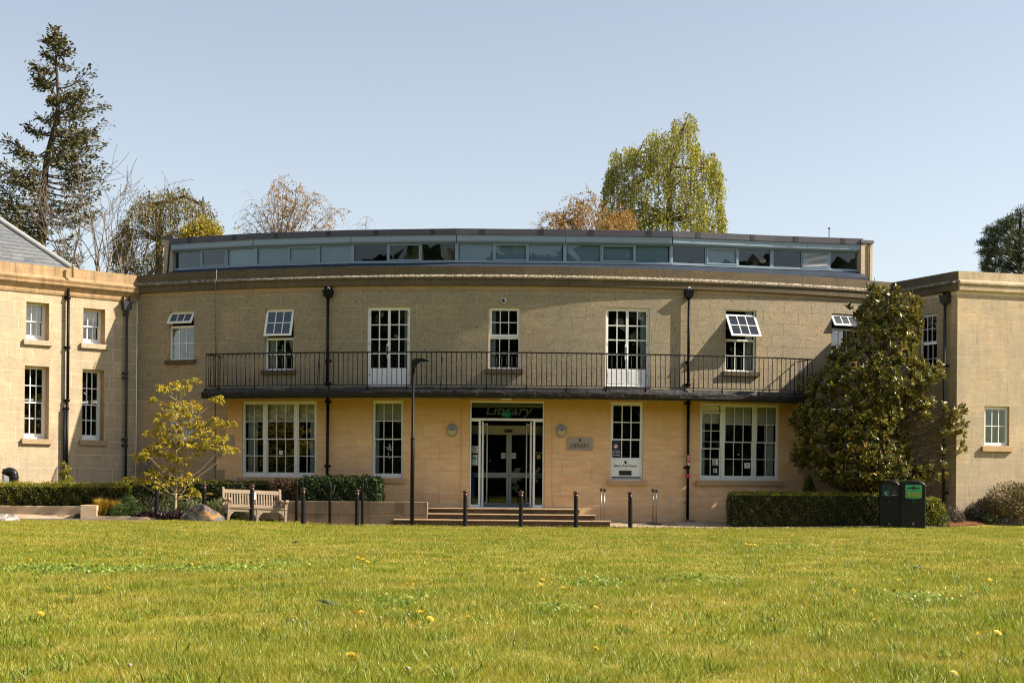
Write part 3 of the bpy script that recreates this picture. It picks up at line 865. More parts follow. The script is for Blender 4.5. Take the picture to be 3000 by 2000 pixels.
mb = MB(); mb.prism(disc(0.068, 24, cx=cx, cz=cz), 0.033, 0.0355, 0); mb.prism(disc(0.052, 24, cx=cx, cz=cz), 0.031, 0.0335, 1)
mb.bar((cx - 0.04, 0.0295, cz + 0.04), (cx + 0.04, 0.0295, cz - 0.04), 0.014, 0.002, 0, Vector((0, 1, 0))); mb.box(cx - 0.03, cx + 0.03, 0.0285, 0.031, cz - 0.008, cz + 0.008, 2)
mb.obj("no_smoking_roundel", [m_red, m_paper, m_ink], win, W)
for i, t in enumerate(("No smoking", "within 10m of", "this building")):
    lettering(t, 0.052, m_paper, win, W @ T(xl(1806), 0.0345, Zl(1322 + i * 6.2)), ext=0.001, spacing=0.92)
sill(win, W, w, h, None, m_sillst, recess=0.055, th=0.15, proj=0.07, over=0.1)
for k in range(5): blind(win, W, -iw / 2, iw / 2, Zl(1285) - 0.05 - k * 0.11, Zl(1285) - 0.042 - k * 0.11, 0.5, m_grey, name="shelf_edge")

# ---- entrance
ent, W, w, h = win_frame(lib, MAIN, BX['D'], 0.05, 0.042, 0.09, m_white, head=0.042, foot=0.02, name="entrance_doorway")
x0, x1, y0, y1 = PX['D']; X = lambda px: (px - (x0 + x1) / 2) * w / (x1 - x0); Z = lambda py: (y1 - py) * h / (y1 - y0)
mb = MB(); mb.box(-w / 2 + 0.042, w / 2 - 0.042, 0.001, 0.088, Z(1231.5), Z(1225))
for a, b in ((1401.8, 1408), (1561.5, 1567.5)): mb.box(X(a), X(b), 0.002, 0.087, 0.02, Z(1231.5))
for a, b in ((1380, 1401.8), (1567.5, 1590.2)):
    mb.box(X(a), X(b), 0.01, 0.08, 0.02, 0.09); mb.box(X(a), X(b), 0.01, 0.08, Z(1234), Z(1231.5))
mb.obj("door_posts", m_white, ent, W)
pane(ent, W @ T(0, 0.05, (Z(1225) + h - 0.042) / 2), w - 0.09, h - 0.042 - Z(1225), m_glassd, "transom_pane")
for a, b in ((1380, 1401.8), (1567.5, 1590.2)):
    pane(ent, W @ T((X(a) + X(b)) / 2, 0.05, (0.09 + Z(1234)) / 2), X(b) - X(a), Z(1234) - 0.09, m_glassd, "side_pane")
# lobby and the inner sliding doors, 1.6 m behind
Wi = W.inverted()
def deep(px, py, d=1.6):
    p = Wi @ at(px, py, 41.05 + d); return p.x, p.z
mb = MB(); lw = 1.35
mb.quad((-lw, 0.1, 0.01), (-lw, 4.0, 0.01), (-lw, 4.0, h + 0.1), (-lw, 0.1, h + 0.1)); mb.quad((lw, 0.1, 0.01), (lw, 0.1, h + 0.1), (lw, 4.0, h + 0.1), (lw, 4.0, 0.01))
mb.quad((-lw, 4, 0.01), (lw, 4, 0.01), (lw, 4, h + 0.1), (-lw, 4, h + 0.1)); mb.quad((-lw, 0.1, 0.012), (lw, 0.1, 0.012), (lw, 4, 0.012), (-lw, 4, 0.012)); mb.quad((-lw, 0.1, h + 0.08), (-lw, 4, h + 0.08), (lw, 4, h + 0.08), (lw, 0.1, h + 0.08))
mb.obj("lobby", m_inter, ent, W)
mb = MB(); mb.box(-w / 2 + 0.045, w / 2 - 0.045, 0.13, 0.18, Z(1192.5), h - 0.05); mb.obj("lobby_bulkhead", m_interl, ent, W)
xa, zt = deep(1384, 1245.5); xb, zb = deep(1590, 1267)
mb = MB(); mb.box(-lw + 0.01, lw - 0.01, 1.58, 1.7, zb, zt); mb.obj("sliding_door_header", m_interl, ent, W)
xa, za = deep(1478, 1259.5); xb, zb2 = deep(1501.5, 1266)
mb = MB(); mb.box(xa, xb, 1.5, 1.578, zb2, za); mb.obj("door_sensor", m_black, ent, W)
xm = deep(1490.5, 1400)[0]; _, zr1 = deep(1490, 1384); _, zr0 = deep(1490, 1399); _, zbr = deep(1490, 1473); _, ztr = deep(1490, 1273)
for sx, lim in ((-1, -lw + 0.02), (1, lw - 0.02)):
    a, b = sorted((xm + sx * 0.003, lim))
    mb = MB(); st = 0.075
    mb.box(a, a + st, 1.60, 1.65, 0.015, zb - 0.002); mb.box(b - st, b, 1.60, 1.65, 0.015, zb - 0.002)
    mb.box(a + st, b - st, 1.601, 1.649, 0.015, zbr); mb.box(a + st, b - st, 1.601, 1.649, zr0, zr1); mb.box(a + st, b - st, 1.601, 1.649, ztr, zb - 0.003)
    mb.obj("sliding_door", m_doorfr, ent, W)
    pane(ent, W @ T((a + b) / 2, 1.625, (zbr + zr0) / 2), b - a - 2 * st, zr0 - zbr, m_glassd, "door_pane")
    pane(ent, W @ T((a + b) / 2, 1.625, (zr1 + ztr) / 2), b - a - 2 * st, ztr - zr1, m_glassd, "door_pane")
# the two outer leaves stand open at right angles into the lobby
for sx, px in ((-1, 1413.5), (1, 1555.5)):
    x = X(px); H = Z(1231.5)
    mb = MB(); mb.box(x - 0.022, x + 0.022, 0.10, 0.16, 0.03, H - 0.02); mb.box(x - 0.022, x + 0.022, 0.92, 0.98, 0.03, H - 0.02)
    mb.box(x - 0.022, x + 0.022, 0.16, 0.92, 0.03, 0.13); mb.box(x - 0.022, x + 0.022, 0.16, 0.92, H - 0.12, H - 0.02)
    d = mb.obj("open_door", m_white, ent, W)
    pane(ent, W @ T(x, 0.54, H / 2) @ Matrix.Rotation(RAD(90), 4, 'Z'), 0.76, H - 0.25, m_glassd, "door_pane")
    xh = x - sx * 0.125
    mb = MB(); mb.tube([(xh, 0.2, 0.12), (xh, 0.2, H - 0.06)], 0.018, 8); mb.tube([(x, 0.2, 0.14), (xh, 0.2, 0.14)], 0.015, 6); mb.tube([(x, 0.2, H - 0.10), (xh, 0.2, H - 0.10)], 0.022, 6)
    mb.obj("pull_handle", m_doorfr, ent, W)
me = text_mesh("Library", 0.40, shear=0.22, offset=0.006, ext=0.003, spacing=1.02); me.materials.clear(); me.materials.append(m_letter)
xsv = [v.co.x for v in me.vertices]; sc = (X(1556) - X(1418)) / (max(xsv) - min(xsv)); me.transform(Matrix.Diagonal((sc, 1, 0.95, 1)))
obj("transom_lettering", me, ent, W @ T(X(1487), 0.058, Z(1213.6)))
mb = MB(); xa, za = deep(1470, 1204, 0.9); xb, zb3 = deep(1496, 1221, 0.9); mb.box(xa, xb, 0.9, 0.94, zb3, za, 0)
cx, cz, s = (xa * 0.45 + xb * 0.55), (za + zb3) / 2, (za - zb3)
mb.prism(disc(s * 0.09, 10, cx=cx, cz=cz + s * 0.3), 0.89, 0.898, 1)
mb.bar((cx, 0.893, cz + s * 0.2), (cx - s * 0.08, 0.893, cz - s * 0.1), s * 0.14, 0.006, 1, Vector((0, 1, 0))); mb.bar((cx - s * 0.08, 0.893, cz - s * 0.1), (cx + s * 0.14, 0.893, cz - s * 0.36), s * 0.09, 0.006, 1, Vector((0, 1, 0)))
mb.bar((cx - s * 0.08, 0.893, cz - s * 0.1), (cx - s * 0.26, 0.893, cz - s * 0.3), s * 0.09, 0.006, 1, Vector((0, 1, 0))); mb.bar((cx + s * 0.02, 0.893, cz + s * 0.15), (cx + s * 0.22, 0.893, cz + s * 0.02), s * 0.07, 0.006, 1, Vector((0, 1, 0)))
mb.box(cx - s * 0.66, cx - s * 0.42, 0.892, 0.898, cz - s * 0.3, cz + s * 0.3, 1)
mb.obj("exit_sign", [m_exit, m_paper], ent, W)
mb = MB(); mb.box(X(1379.5), X(1391), 0.12, 0.2, 0.06, Z(1389)); mb.obj("lobby_panel", m_blue, ent, W)
mb = MB()
for i in range(3): mb.box(X(1571 + i * 7), X(1573.5 + i * 7), 0.044, 0.047, Z(1327.5), Z(1323.5))
mb.obj("glass_marker", m_grey, ent, W)
mb = MB(); a = X(1467); mb.box(a, X(1497), -0.16, -0.055, Z(1171), Z(1165)); mb.obj("entrance_light", m_white, ent, W)

# ---- balcony
bal = wall_sheet(MAIN, BALC_L, BALC_R, 0, 1, [], 0)
def ring(name, prof, s0, s1, mat, parent, rag=0.0):
    mb = MB(); n = 300; rg = random.Random(len(prof)); w = [0.0] * len(prof)
    for i in range(n + 1):
        a = s0 + (s1 - s0) * i / n
        for j, (o, z) in enumerate(prof):
            w[j] = 0.75 * w[j] + rg.gauss(0, 1) * rag * 0.6
            q = w[j] if o > 0.5 else 0.0
            p = MAIN.pt(a, o + q * 0.8); mb.v.append((p.x, p.y, z + q))
    k = len(prof)
    for i in range(n):
        for j in range(k): mb.face((i * k + j, i * k + (j + 1) % k, (i + 1) * k + (j + 1) % k, (i + 1) * k + j))
    mb.face(tuple(range(k))[::-1]); mb.face(tuple(n * k + j for j in range(k)))
    return mb.obj(name, mat, parent)
balc = ring("balcony", [(-0.003, ZB0 + 0.04), (0.93, ZB0), (0.98, ZB0 + 0.04), (0.99, ZB0 + 0.12), (0.97, ZB0 + 0.17), (-0.003, ZB0 + 0.20)], BALC_L, BALC_R, m_drip, lib, 0.011)
ring("lead_edge", [(0.0, ZB0 + 0.19), (0.90, ZB0 + 0.168), (0.985, ZB0 + 0.14), (0.985, ZB0 + 0.175), (0.91, ZB0 + 0.205), (0.89, ZB0 + 0.29), (0.0, ZB0 + 0.32)], BALC_L + 0.03, BALC_R - 0.03, m_lead, balc, 0.005)
RL, RR, OF = MAIN.hit(604, 1080, 0.9)[0], MAIN.hit(2379, 1080, 0.9)[0], 0.90
ZR0, ZR1 = 3.955, 4.885
nb = int(round((RR - RL) * (MAIN.R + OF) / MAIN.R / 0.1415))
def arcline(z, off, s0, s1, n=70): return [tuple(MAIN.pt(s0 + (s1 - s0) * i / n, off) + Vector((0, 0, z))) for i in range(n + 1)]
mb = MB(); mb.tube(arcline(ZR1, OF, RL, RR), 0.021, 6); mb.tube(arcline(ZR0, OF, RL, RR), 0.012, 6)
for a in (RL, RR):
    for z, r in ((ZR1, 0.017), (ZR0, 0.012)): mb.tube([MAIN.pt(a, OF) + Vector((0, 0, z)), MAIN.pt(a, 0.02) + Vector((0, 0, z))], r, 6)
mb.obj("handrail", m_iron, balc)
mbal = MB(); mbal.tube([(0, 0, ZR0), (0, 0, ZR1)], 0.011, 5); me_bal = mbal.mesh("baluster", m_iron)
mpost = MB(); mpost.tube([(0, 0, ZB0 + 0.19), (0, 0, ZR1)], 0.013, 6); mpost.lathe([(0.03, 0), (0.03, 0.02), (0.015, 0.03)], (0, 0, ZB0 + 0.20), 8); me_post = mpost.mesh("railing_post", m_iron)
for i in range(nb + 1):
    p = MAIN.pt(RL + (RR - RL) * i / nb, OF)
    if i in (0, nb) or i % 8 == 3: obj("railing_post", me_post, balc, T(p.x, p.y, 0))
    else: obj("baluster", me_bal, balc, T(p.x, p.y, 0))
for a in (RL, RR):
    for k in range(1, 7):
        p = MAIN.pt(a, OF - k * 0.135); obj("baluster", me_bal, balc, T(p.x, p.y, 0))
for px in (935, 1296, 2034):
    a = MAIN.hit(px, 1080, 0.9)[0]; p, q = MAIN.pt(a, 0.9), MAIN.pt(a - 0.05, 0.98)
    mb = MB(); mb.tube([(p.x, p.y, 4.75), (q.x, q.y, ZB0 + 0.1)], 0.011, 6); mb.obj("railing_stay", m_iron, balc)

# ---- rainwater pipes on the front
def downpipe(parent, surf, px_top, hop_px, z_segments, mat, off=0.10, r=0.042, collars=(), shoe=None, hopper=True, name="drainpipe"):
    mb = MB()
    for (pxa, pya), (pxb, pyb) in z_segments:
        a, za = surf.hit(pxa, pya, off); b, zb_ = surf.hit(pxb, pyb, off)
        p, q = surf.pt(a, off), surf.pt(a, off); p.z, q.z = za, zb_
        mb.tube([p, q], r, 10)
    a = surf.hit(*z_segments[0][0], off)[0]
    pipe = mb.obj(name, mat, parent)
    p = surf.pt(a, off); Wp = T(p.x, p.y, 0) @ Matrix.Rotation(surf.th(a), 4, 'Z')
    for cy in collars:
        z = surf.hit(px_top, cy, off)[1]
        mb = MB(); mb.lathe([(r, 0), (r + 0.018, 0.01), (r + 0.018, 0.07), (r, 0.085)], (0, 0, z), 10); mb.box(-0.095, 0.095, 0.05, off - 0.002, z + 0.01, z + 0.07)
        mb.obj("pipe_bracket", mat, pipe, Wp)
    if hopper:
        z0, z1 = surf.hit(px_top, hop_px[1], off)[1], surf.hit(px_top, hop_px[0], off)[1]
        ww = hop_px[2]
        mb = MB(); n = len(mb.v)
        for k, (s, z) in enumerate(((0.75, z0), (0.93, z1 - 0.035), (1.0, z1 - 0.035), (1.0, z1))):
            mb.v += [(-ww / 2 * s, -0.11 * s, z), (ww / 2 * s, -0.11 * s, z), (ww / 2 * s, off - 0.002, z), (-ww / 2 * s, off - 0.002, z)]
        for k in range(3):
            for j in range(4):
                mb.face((n + k * 4 + j, n + k * 4 + (j + 1) % 4, n + k * 4 + 4 + (j + 1) % 4, n + k * 4 + 4 + j))
        mb.face((n + 3, n + 2, n + 1, n)); mb.face((n + 12, n + 13, n + 14, n + 15))
        mb.lathe([(r, 0), (r + 0.03, 0.02), (r + 0.03, 0.05), (r, 0.06)], (0, 0, z0 - 0.06), 10)
        # back box that takes the roof outlet through the frieze
        mb.box(-ww * 0.34, -ww * 0.30, 0.0, off - 0.002, z1, z1 + 0.17); mb.box(ww * 0.30, ww * 0.34, 0.0, off - 0.002, z1, z1 + 0.17); mb.box(-ww * 0.30, ww * 0.30, off - 0.03, off - 0.003, z1, z1 + 0.17)
        mb.obj("rainwater_hopper", mat, pipe, Wp)
    return pipe, Wp
P1 = downpipe(lib, MAIN, 961, (850, 869, 0.30), [((961, 868), (961, 1131)), ((960.5, 1163), (960, 1480))], m_iron, collars=(1060, 1126, 1180, 1368))
P2 = downpipe(lib, MAIN, 2018.5, (851, 871, 0.27), [((2018.5, 870), (2018.5, 1134)), ((2017, 1166), (2016.5, 1521))], m_iron, collars=(1064, 1130, 1186, 1373))
mb = MB(); a = MAIN.hit(2017, 1522)[0]; mb.box(-0.12, 0.12, -0.16, 0.1, 0.10, 0.17); mb.obj("drain_gully", m_greybox, P2[0], frameW(MAIN, a, 0, 0.10))
# lightning conductors
for pts in (((634, 790), (634, 815), (630, 830), (631, 845), (632, 1040)), ((630, 1166), (630, 1420)), ((2562, 812), (2562, 835), (2566, 850), (2566, 880))):
    mb = MB(); P = []
    for x, y in pts:
        o = 0.075 if y < 812 else (0.17 if y < 835 else (0.13 if y < 846 else 0.012))
        a, z = MAIN.hit(x, y, o); p = MAIN.pt(a, o); p.z = z; P.append(p)
    mb.tube(P, 0.012, 5); mb.obj("conductor_tape", m_greybox, lib)

# ---- clerestory on the roof
KX = [508, 748, 1032, 1338, 1655, 1967, 2262, 2519]
KYd = [45.4, 44.33, 43.6, 43.2, 43.22, 43.33, 43.98, 44.4]
KP = [Vector((uv(x, 740)[0] / F * y, y, 0)) for x, y in zip(KX, KYd)]
ZT, ZF, ZBd, ZP1, ZP0, ZS = 8.88, 8.70, 8.485, 8.455, 7.955, 7.885
bays = []
for k in range(7):
    sf = Flat(KP[k].xy, KP[k + 1].xy); L = sf.L
    Wb = frameW(sf, L / 2, 0, 0.0)
    mb = MB(); e = 0.055
    mb.box(-L / 2, L / 2, 0.0, 0.1, ZP1, ZBd - 0.001); mb.box(-L / 2, L / 2, 0.0, 0.1, ZS + 0.02, ZP0)
    mb.box(-L / 2, -L / 2 + e, 0.001, 0.1, ZP0, ZP1); mb.box(L / 2 - e, L / 2, 0.001, 0.1, ZP0, ZP1)
    w3 = (L - 2 * e) / 3
    for i in (1, 2): mb.box(-L / 2 + e + w3 * i - 0.022, -L / 2 + e + w3 * i + 0.022, 0.002, 0.1, ZP0, ZP1)
    xa, xb = -L / 2 + e + w3 + 0.022, -L / 2 + e + 2 * w3 - 0.022      # opening light in the middle: a second, proud frame
    for bx in ((xa, xa + 0.045, ZP0, ZP1), (xb - 0.045, xb, ZP0, ZP1), (xa + 0.045, xb - 0.045, ZP0, ZP0 + 0.04), (xa + 0.045, xb - 0.045, ZP1 - 0.04, ZP1)):
        mb.box(bx[0], bx[1], -0.018, 0.05, bx[2], bx[3])
    bay = mb.obj("clerestory_bay", m_alu, lib, Wb)
    mb = MB(); mb.box(-L / 2 - 0.012, L / 2 + 0.012, -0.07, 0.1, ZS - 0.012, ZS + 0.019); mb.obj("clerestory_sill", m_alu, bay, Wb)
    # panels of the pale band, with open joints
    for a, b in ((-L / 2, -L * 0.12), (-L * 0.12, L / 2)):
        mb = MB(); mb.prism([(-0.16, ZF - 0.001), (-0.16, ZBd + 0.05), (-0.13, ZBd + 0.012), (-0.08, ZBd), (0.1, ZBd), (0.1, ZF - 0.001)], a + 0.003, b - 0.003, 0, Matrix(((0, 1, 0, 0), (1, 0, 0, 0), (0, 0, 1, 0), (0, 0, 0, 1))))
        mb.obj("band_panel", m_alu, bay, Wb)
    mb = MB(); mb.box(-L / 2 - 0.02, L / 2 + 0.02, -0.20, 0.12, ZF, ZT); mb.obj("roof_fascia", m_fascia, bay, Wb)
    for q in (-0.28, 0.26):
        mb = MB(); mb.box(L * q, L * q + 0.14, -0.208, -0.199, ZF + 0.004, ZT - 0.002); mb.obj("fascia_joint", m_fasjoint, bay, Wb)
    mb = MB(); mb.quad((-L / 2 - 0.01, -0.03, ZS - 0.013), (L / 2 + 0.01, -0.03, ZS - 0.013), (L / 2 + 0.06, -0.55, 7.62), (-L / 2 - 0.06, -0.55, 7.62))
    mb.quad((-L / 2 - 0.06, -0.55, 7.62), (L / 2 + 0.06, -0.55, 7.62), (L / 2 + 0.06, -0.58, 7.0), (-L / 2 - 0.06, -0.58, 7.0)); mb.obj("flashing", m_flash, bay, Wb)
    for i in range(3):
        xc = -L / 2 + e + w3 * (i + 0.5)
        if k == 6 and i == 1:
            for j in range(11):
                z = ZP0 + 0.055 + j * 0.036
                mb = MB(); mb.box(-w3 / 2 + 0.07, w3 / 2 - 0.07, -0.03, 0.0, -0.003, 0.003)
                mb.obj("louvre_slat", m_white, bay, Wb @ T(xc, 0.0, z + 0.02) @ Matrix.Rotation(RAD(38), 4, 'X'))
            mb = MB(); mb.box(xc - w3 / 2 + 0.07, xc + w3 / 2 - 0.07, 0.03, 0.05, ZP0 + 0.04, ZP1 - 0.04); mb.obj("louvre_backing", m_black, bay, Wb)
            continue
        pane(bay, Wb @ T(xc, 0.045 if i != 1 else 0.02, (ZP0 + ZP1) / 2), w3 - 0.05 - (0.08 if i == 1 else 0), ZP1 - ZP0 - (0.08 if i == 1 else 0), m_glassc)
        dark = (k, i) in ((0, 0), (0, 1), (2, 0), (2, 1), (2, 2), (5, 0), (5, 2), (6, 0), (6, 2))
        if not dark: blind(bay, Wb, xc - w3 / 2 + 0.03, xc + w3 / 2 - 0.03, ZP0 + 0.01, ZP1, 0.12, m_skypanel)  # pale panel added behind the pane to imitate reflected sky
mb = MB(); n = len(KP)
for p in KP: mb.v += [(p.x, p.y + 0.05, ZT - 0.01), (p.x, 54, ZT - 0.01), (p.x, p.y + 2.2, ZT - 0.2), (p.x, p.y + 2.2, 7.2)]
for i in range(n - 1):
    q = 4 * i; mb.face((q, q + 4, q + 5, q + 1)); mb.face((q + 2, q + 6, q + 7, q + 3))
mb.obj("clerestory_roof", m_roof, lib)
for x0, x1, y0, y1, Y in ((481, 506, 693, 802, 45.3), (2523, 2560, 703, 815, 44.2)):
    A, B = at(x0, y0, Y), at(x1, y1, Y); pw = B.x - A.x; Wp = T(A.x, Y, 0) @ Matrix.Rotation(RAD(17 if x0 > 1000 else -8), 4, 'Z')
    mb = MB(); mb.box(0, pw, 0, 6, 7.1, A.z - 0.09); me = mb.mesh("end_pier", m_conc); set_tint(me, 0.5); pier = obj("end_pier", me, lib, Wp)
    mb = MB(); mb.box(-0.03, pw + 0.03, -0.04, 6.05, A.z - 0.09, A.z); mb.obj("pier_cap", m_fascia, pier, Wp)
    mb = MB(); xx = 0.10 if x0 < 1000 else 0.27; mb.tube([(xx + (0.12 if x0 < 1000 else 0), -0.03, A.z - 0.1), (xx + (0.08 if x0 < 1000 else 0), -0.03, A.z - 0.5), (xx, -0.03, 7.2)], 0.022, 6); mb.obj("cable", m_iron, pier, Wp)
p = at(2429, 702, 46.0); q = at(2429, 672, 46.0)
mb = MB(); mb.tube([p - Vector((0, 0, 0.3)), q], 0.014, 6); mb.lathe([(0.0, 0), (0.035, 0.01), (0.035, 0.05), (0.0, 0.06)], q, 8); mb.obj("roof_rod", m_iron, lib)

# ================================================================ LEFT WING
lw = thing("stone_wing", "pale sunlit stone wing with tall sash windows and a hipped slate roof", "building", tuple(LWING.pt(8.0)))
LB = {k: pbox(LWING, *v) for k, v in dict(a=(77, 144, 886, 996), b=(244, 308, 904, 1007), c=(72, 143.5, 1072, 1285), d=(241, 304.5, 1082, 1289)).items()}
LOPS = list(LB.values()); LL = 10.0
wall_sheet(LWING, 0, LL, -0.3, 6.75, LOPS, -0.0035).obj("wall", m_mortar, lw)
for o_ in LOPS: reveal_sheet(LWING, [o_], 0.42).obj("window_reveal", m_reveal, lw)
blk = stones(LWING, 0.0, LL, 1.14, 6.62, LOPS, 0.40, 0.95, 11)
lay(lw, [b for b in blk if b[1] > 3.0], lambda s, z: m_wing, 250)
sweep(LWING, 0.0, LL - 0.01, [(-0.02, -0.3), (0.05, -0.3), (0.05, 1.09), (0.0, 1.135), (-0.02, 1.135)], lw, "plinth_stone", m_aged, 1.3, seed=8)
zc = 6.62
LC = [(-0.02, 6.60), (0.03, 6.62), (0.05, 6.68), (0.05, 6.74), (0.10, 6.80), (0.19, 6.90), (0.20, 6.97), (0.16, 6.975), (0.19, 7.02), (0.20, 7.06), (0.13, 7.08), (0.10, 7.13), (0.06, 7.15), (0.06, 7.44), (-0.4, 7.455), (-0.4, 6.9)]
sweep(LWING, 0.0, LL - 0.02, LC, lw, "cornice_stone", m_cornice_l, 1.1, seed=9)
def sash_l(key, cols, rows, half, blindf=0):
    win, W, w, h = win_frame(lw, LWING, LB[key], 0.27, 0.05, 0.12, m_white, head=0.04, foot=0.05)
    iw, ih = w - 0.1, h - 0.09; hh = ih / 2
    sash(win, W @ T(0, 0.045, 0.05), iw, hh + 0.02, cols, rows, 0.045, 0.026, m_white, bottom=0.11, top=0.035)
    sash(win, W @ T(0, 0.008, 0.05 + hh - 0.015), iw, hh + 0.015, cols, rows, 0.045, 0.026, m_white, bottom=0.035, top=0.04, t=0.036)
    mb = MB(); mb.box(-w / 2 - 0.09, w / 2 + 0.09, -0.36, -0.004, -0.15, -0.004); me = mb.mesh("sill", m_wing if key in 'ab' else m_aged); set_tint(me, 0.2); obj("sill", me, win, W)
    if blindf: blind(win, W, -iw / 2, iw / 2, h - 0.05 - blindf * ih, h - 0.05, 0.15, m_blind)
    return win, W, w, h
sash_l('a', 3, 1, 0.5, 0.97); w_ = sash_l('b', 3, 1, 0.5, 0.3); sash_l('c', 3, 2, 0.5); sash_l('d', 3, 2, 0.5)
mb = MB()
for z0, z1 in ((0.4, 3.5), (3.7, 6.6)):
    P = [LWING.pt(0, -0.3), LWING.pt(LL - 0.4, -0.3), LWING.pt(LL - 0.4, -3), LWING.pt(0, -3)]
    n = len(mb.v); mb.v += [(p.x, p.y, z0) for p in P] + [(p.x, p.y, z1) for p in P]
    for q in ((0, 1, 2, 3), (7, 6, 5, 4), (1, 5, 6, 2), (2, 6, 7, 3), (3, 7, 4, 0)): mb.face(tuple(n + i for i in q))
mb.obj("interior_rooms", m_inter, lw)
# hipped slate roof: the hip runs down from the upper left to the inner corner
SH = LWING.hit(233, 786, -0.55)[0] - 0.55
E0, E1 = LWING.pt(-4, -0.55), LWING.pt(SH + 0.55, -0.55)
hipb = Vector((E1.x, E1.y, 7.38))
rise = 7.3
_t = 0.0
while _t < 8:                                           # hip plan line at 45 degrees; pitch from where it meets the left of the view
    _t += 0.01; _q = hipb + (-ldir - LWING.n) * _t
    if _q.x / _q.y * F < -1506: break
sl = (at(0, 648, _q.y).z - 7.38) / _t
apex = LWING.pt(SH + 0.55 - rise, -0.55 - rise * 1.0); apex.z = 7.38 + sl * rise
nrm_out = LWING.n
mb = MB(); ridge = Vector((apex.x, apex.y, apex.z)); e0 = Vector((E0.x, E0.y, 7.38)); rid0 = apex - ldir * (SH + 4.5 - rise)
mb.quad(e0, hipb, ridge, rid0)
E2 = LWING.pt(SH + 0.55, -0.55 - 2 * rise)
mb.v += [tuple(hipb), (E2.x, E2.y, 7.38), tuple(ridge)]; mb.face((4, 5, 6))
mb.v += [(E2.x, E2.y, 7.38), tuple(rid0)]; 
E3 = LWING.pt(-4, -0.55 - 2 * rise); mb.v += [(E3.x, E3.y, 7.38)]
mb.face((7, 9, 8, 6))
rf = mb.obj("roof", m_slate, lw)
up = (Vector((-nrm_out.x, -nrm_out.y, sl))).normalized()
rn = ldir.cross(up).normalized()
if rn.z < 0: rn = -rn
slm = MB(); tints = []; rng = random.Random(5); nslate = 0
row = 0; d = 0.0
cands = []
while d < 7.2:
    hz = d * math.cos(math.atan(sl))
    smax = SH + 0.55 - hz - 0.10
    s = smax
    while s > 4.2:
        wd = rng.uniform(0.26, 0.36); cands.append((s - wd, s, d)); s -= wd + 0.004
    d += 0.19; row += 1
def slate(s0, s1, d, mbx):
    o = LWING.pt(s0, -0.55); o.z = 7.38; o = o + up * d
    w = s1 - s0; t = rng.uniform(0.006, 0.012); lf = rng.uniform(0.012, 0.018)
    a = o + rn * (lf + t); b = a + ldir * w; c = o + up * 0.30 + ldir * w + rn * 0.006; dd = o + up * 0.30 + rn * 0.006
    n = len(mbx.v); lo_ = rn * t
    mbx.v += [tuple(q) for q in (a, b, c, dd, a - lo_, b - lo_)]
    mbx.face((n, n + 1, n + 2, n + 3)); mbx.face((n + 4, n + 5, n + 1, n)); mbx.face((n + 1, n + 5, n + 2)); mbx.face((n + 4, n, n + 3))
vis = sorted(cands, key=lambda q: -q[1] + 0.9 * q[2])
for i, (a, b, dd_) in enumerate(vis):
    if i < 300:
        m1 = MB(); slate(a, b, dd_, m1); me = m1.mesh("roof_tile", m_slate); set_tint(me, rng.random()); obj("roof_tile", me, rf)
    else:
        k0 = len(slm.f); slate(a, b, dd_, slm); tints += [rng.random()] * (len(slm.f) - k0)
me = slm.mesh("more_roof_tiles", m_slate); set_tint(me, tints); tag(obj("more_roof_tiles", me, rf), kind='stuff')
mb = MB(); mb.tube([hipb + Vector((0, 0, 0.03)), ridge + Vector((0, 0, 0.03))], 0.10, 8); mb.obj("hip_roll", m_leadroll, rf)
# pipes of the left wing
downpipe(lw, LWING, 200.5, None, [((200.8, 842), (200.8, 1175))], m_iron, collars=(876, 1021, 1176), hopper=False, r=0.045)
downpipe(lw, LWING, 196, None, [((196.5, 1175), (196.5, 1425))], m_iron, collars=(1200,), hopper=False, r=0.05)
downpipe(lw, LWING, 189.5, None, [((189.5, 1196), (189.5, 1425))], m_iron, collars=(), hopper=False, r=0.035)
a, z = LWING.hit(203.5, 792, 0.0); mb = MB(); mb.lathe([(0.036, LWING.hit(203, 811, 0.26)[1]), (0.036, LWING.hit(203, 777, 0.26)[1]), (0.044, LWING.hit(203, 776.5, 0.26)[1]), (0.044, LWING.hit(203, 774, 0.26)[1])], (0, 0, 0), 10); mb.obj("overflow_pipe", m_cream, lw, frameW(LWING, a, 0, 0.24))
downpipe(lw, LWING, 372, (884, 909, 0.30), [((372, 905), (372, 1425))], m_leadpipe, collars=(925, 1096, 1110, 1290, 1308), off=0.12)

# ================================================================ RIGHT WING
rw = thing("stone_wing", "right-hand stone block whose sunlit face meets a shaded return wall at a sharp corner", "building", tuple(RO))
RB1 = pbox(RFRONT, 2884, 2957, 1190, 1305); RB2 = pbox(RRET, 2693, 2745, 919, 1097)
ZRT = 6.78
for sf, L0, ops, sd in ((RRET, RRET.L, [RB2], 21), (RFRONT, 9.0, [RB1], 22)):
    wall_sheet(sf, 0, L0, -0.3, ZRT + 0.1, ops, -0.003).obj("wall", m_mortar, rw)
    reveal_sheet(sf, ops, 0.2).obj("window_reveal", m_reveal, rw)
    b = stones(sf, 0.0, L0 if sf is RRET else 5.0, -0.1, ZRT, ops, 0.338, 0.9, sd)
    lay(rw, b, lambda s, z: m_wing, 150)
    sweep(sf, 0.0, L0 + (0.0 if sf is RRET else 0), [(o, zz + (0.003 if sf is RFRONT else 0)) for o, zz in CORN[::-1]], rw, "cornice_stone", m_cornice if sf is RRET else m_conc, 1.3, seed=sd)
win, W, w, h = win_frame(rw, RFRONT, RB1, 0.09, 0.03, 0.08)
sash(win, W @ T(0, -0.01, 0.03), w - 0.06, h - 0.06, 3, 2, 0.055, 0.022, m_white, glass=m_glassp)
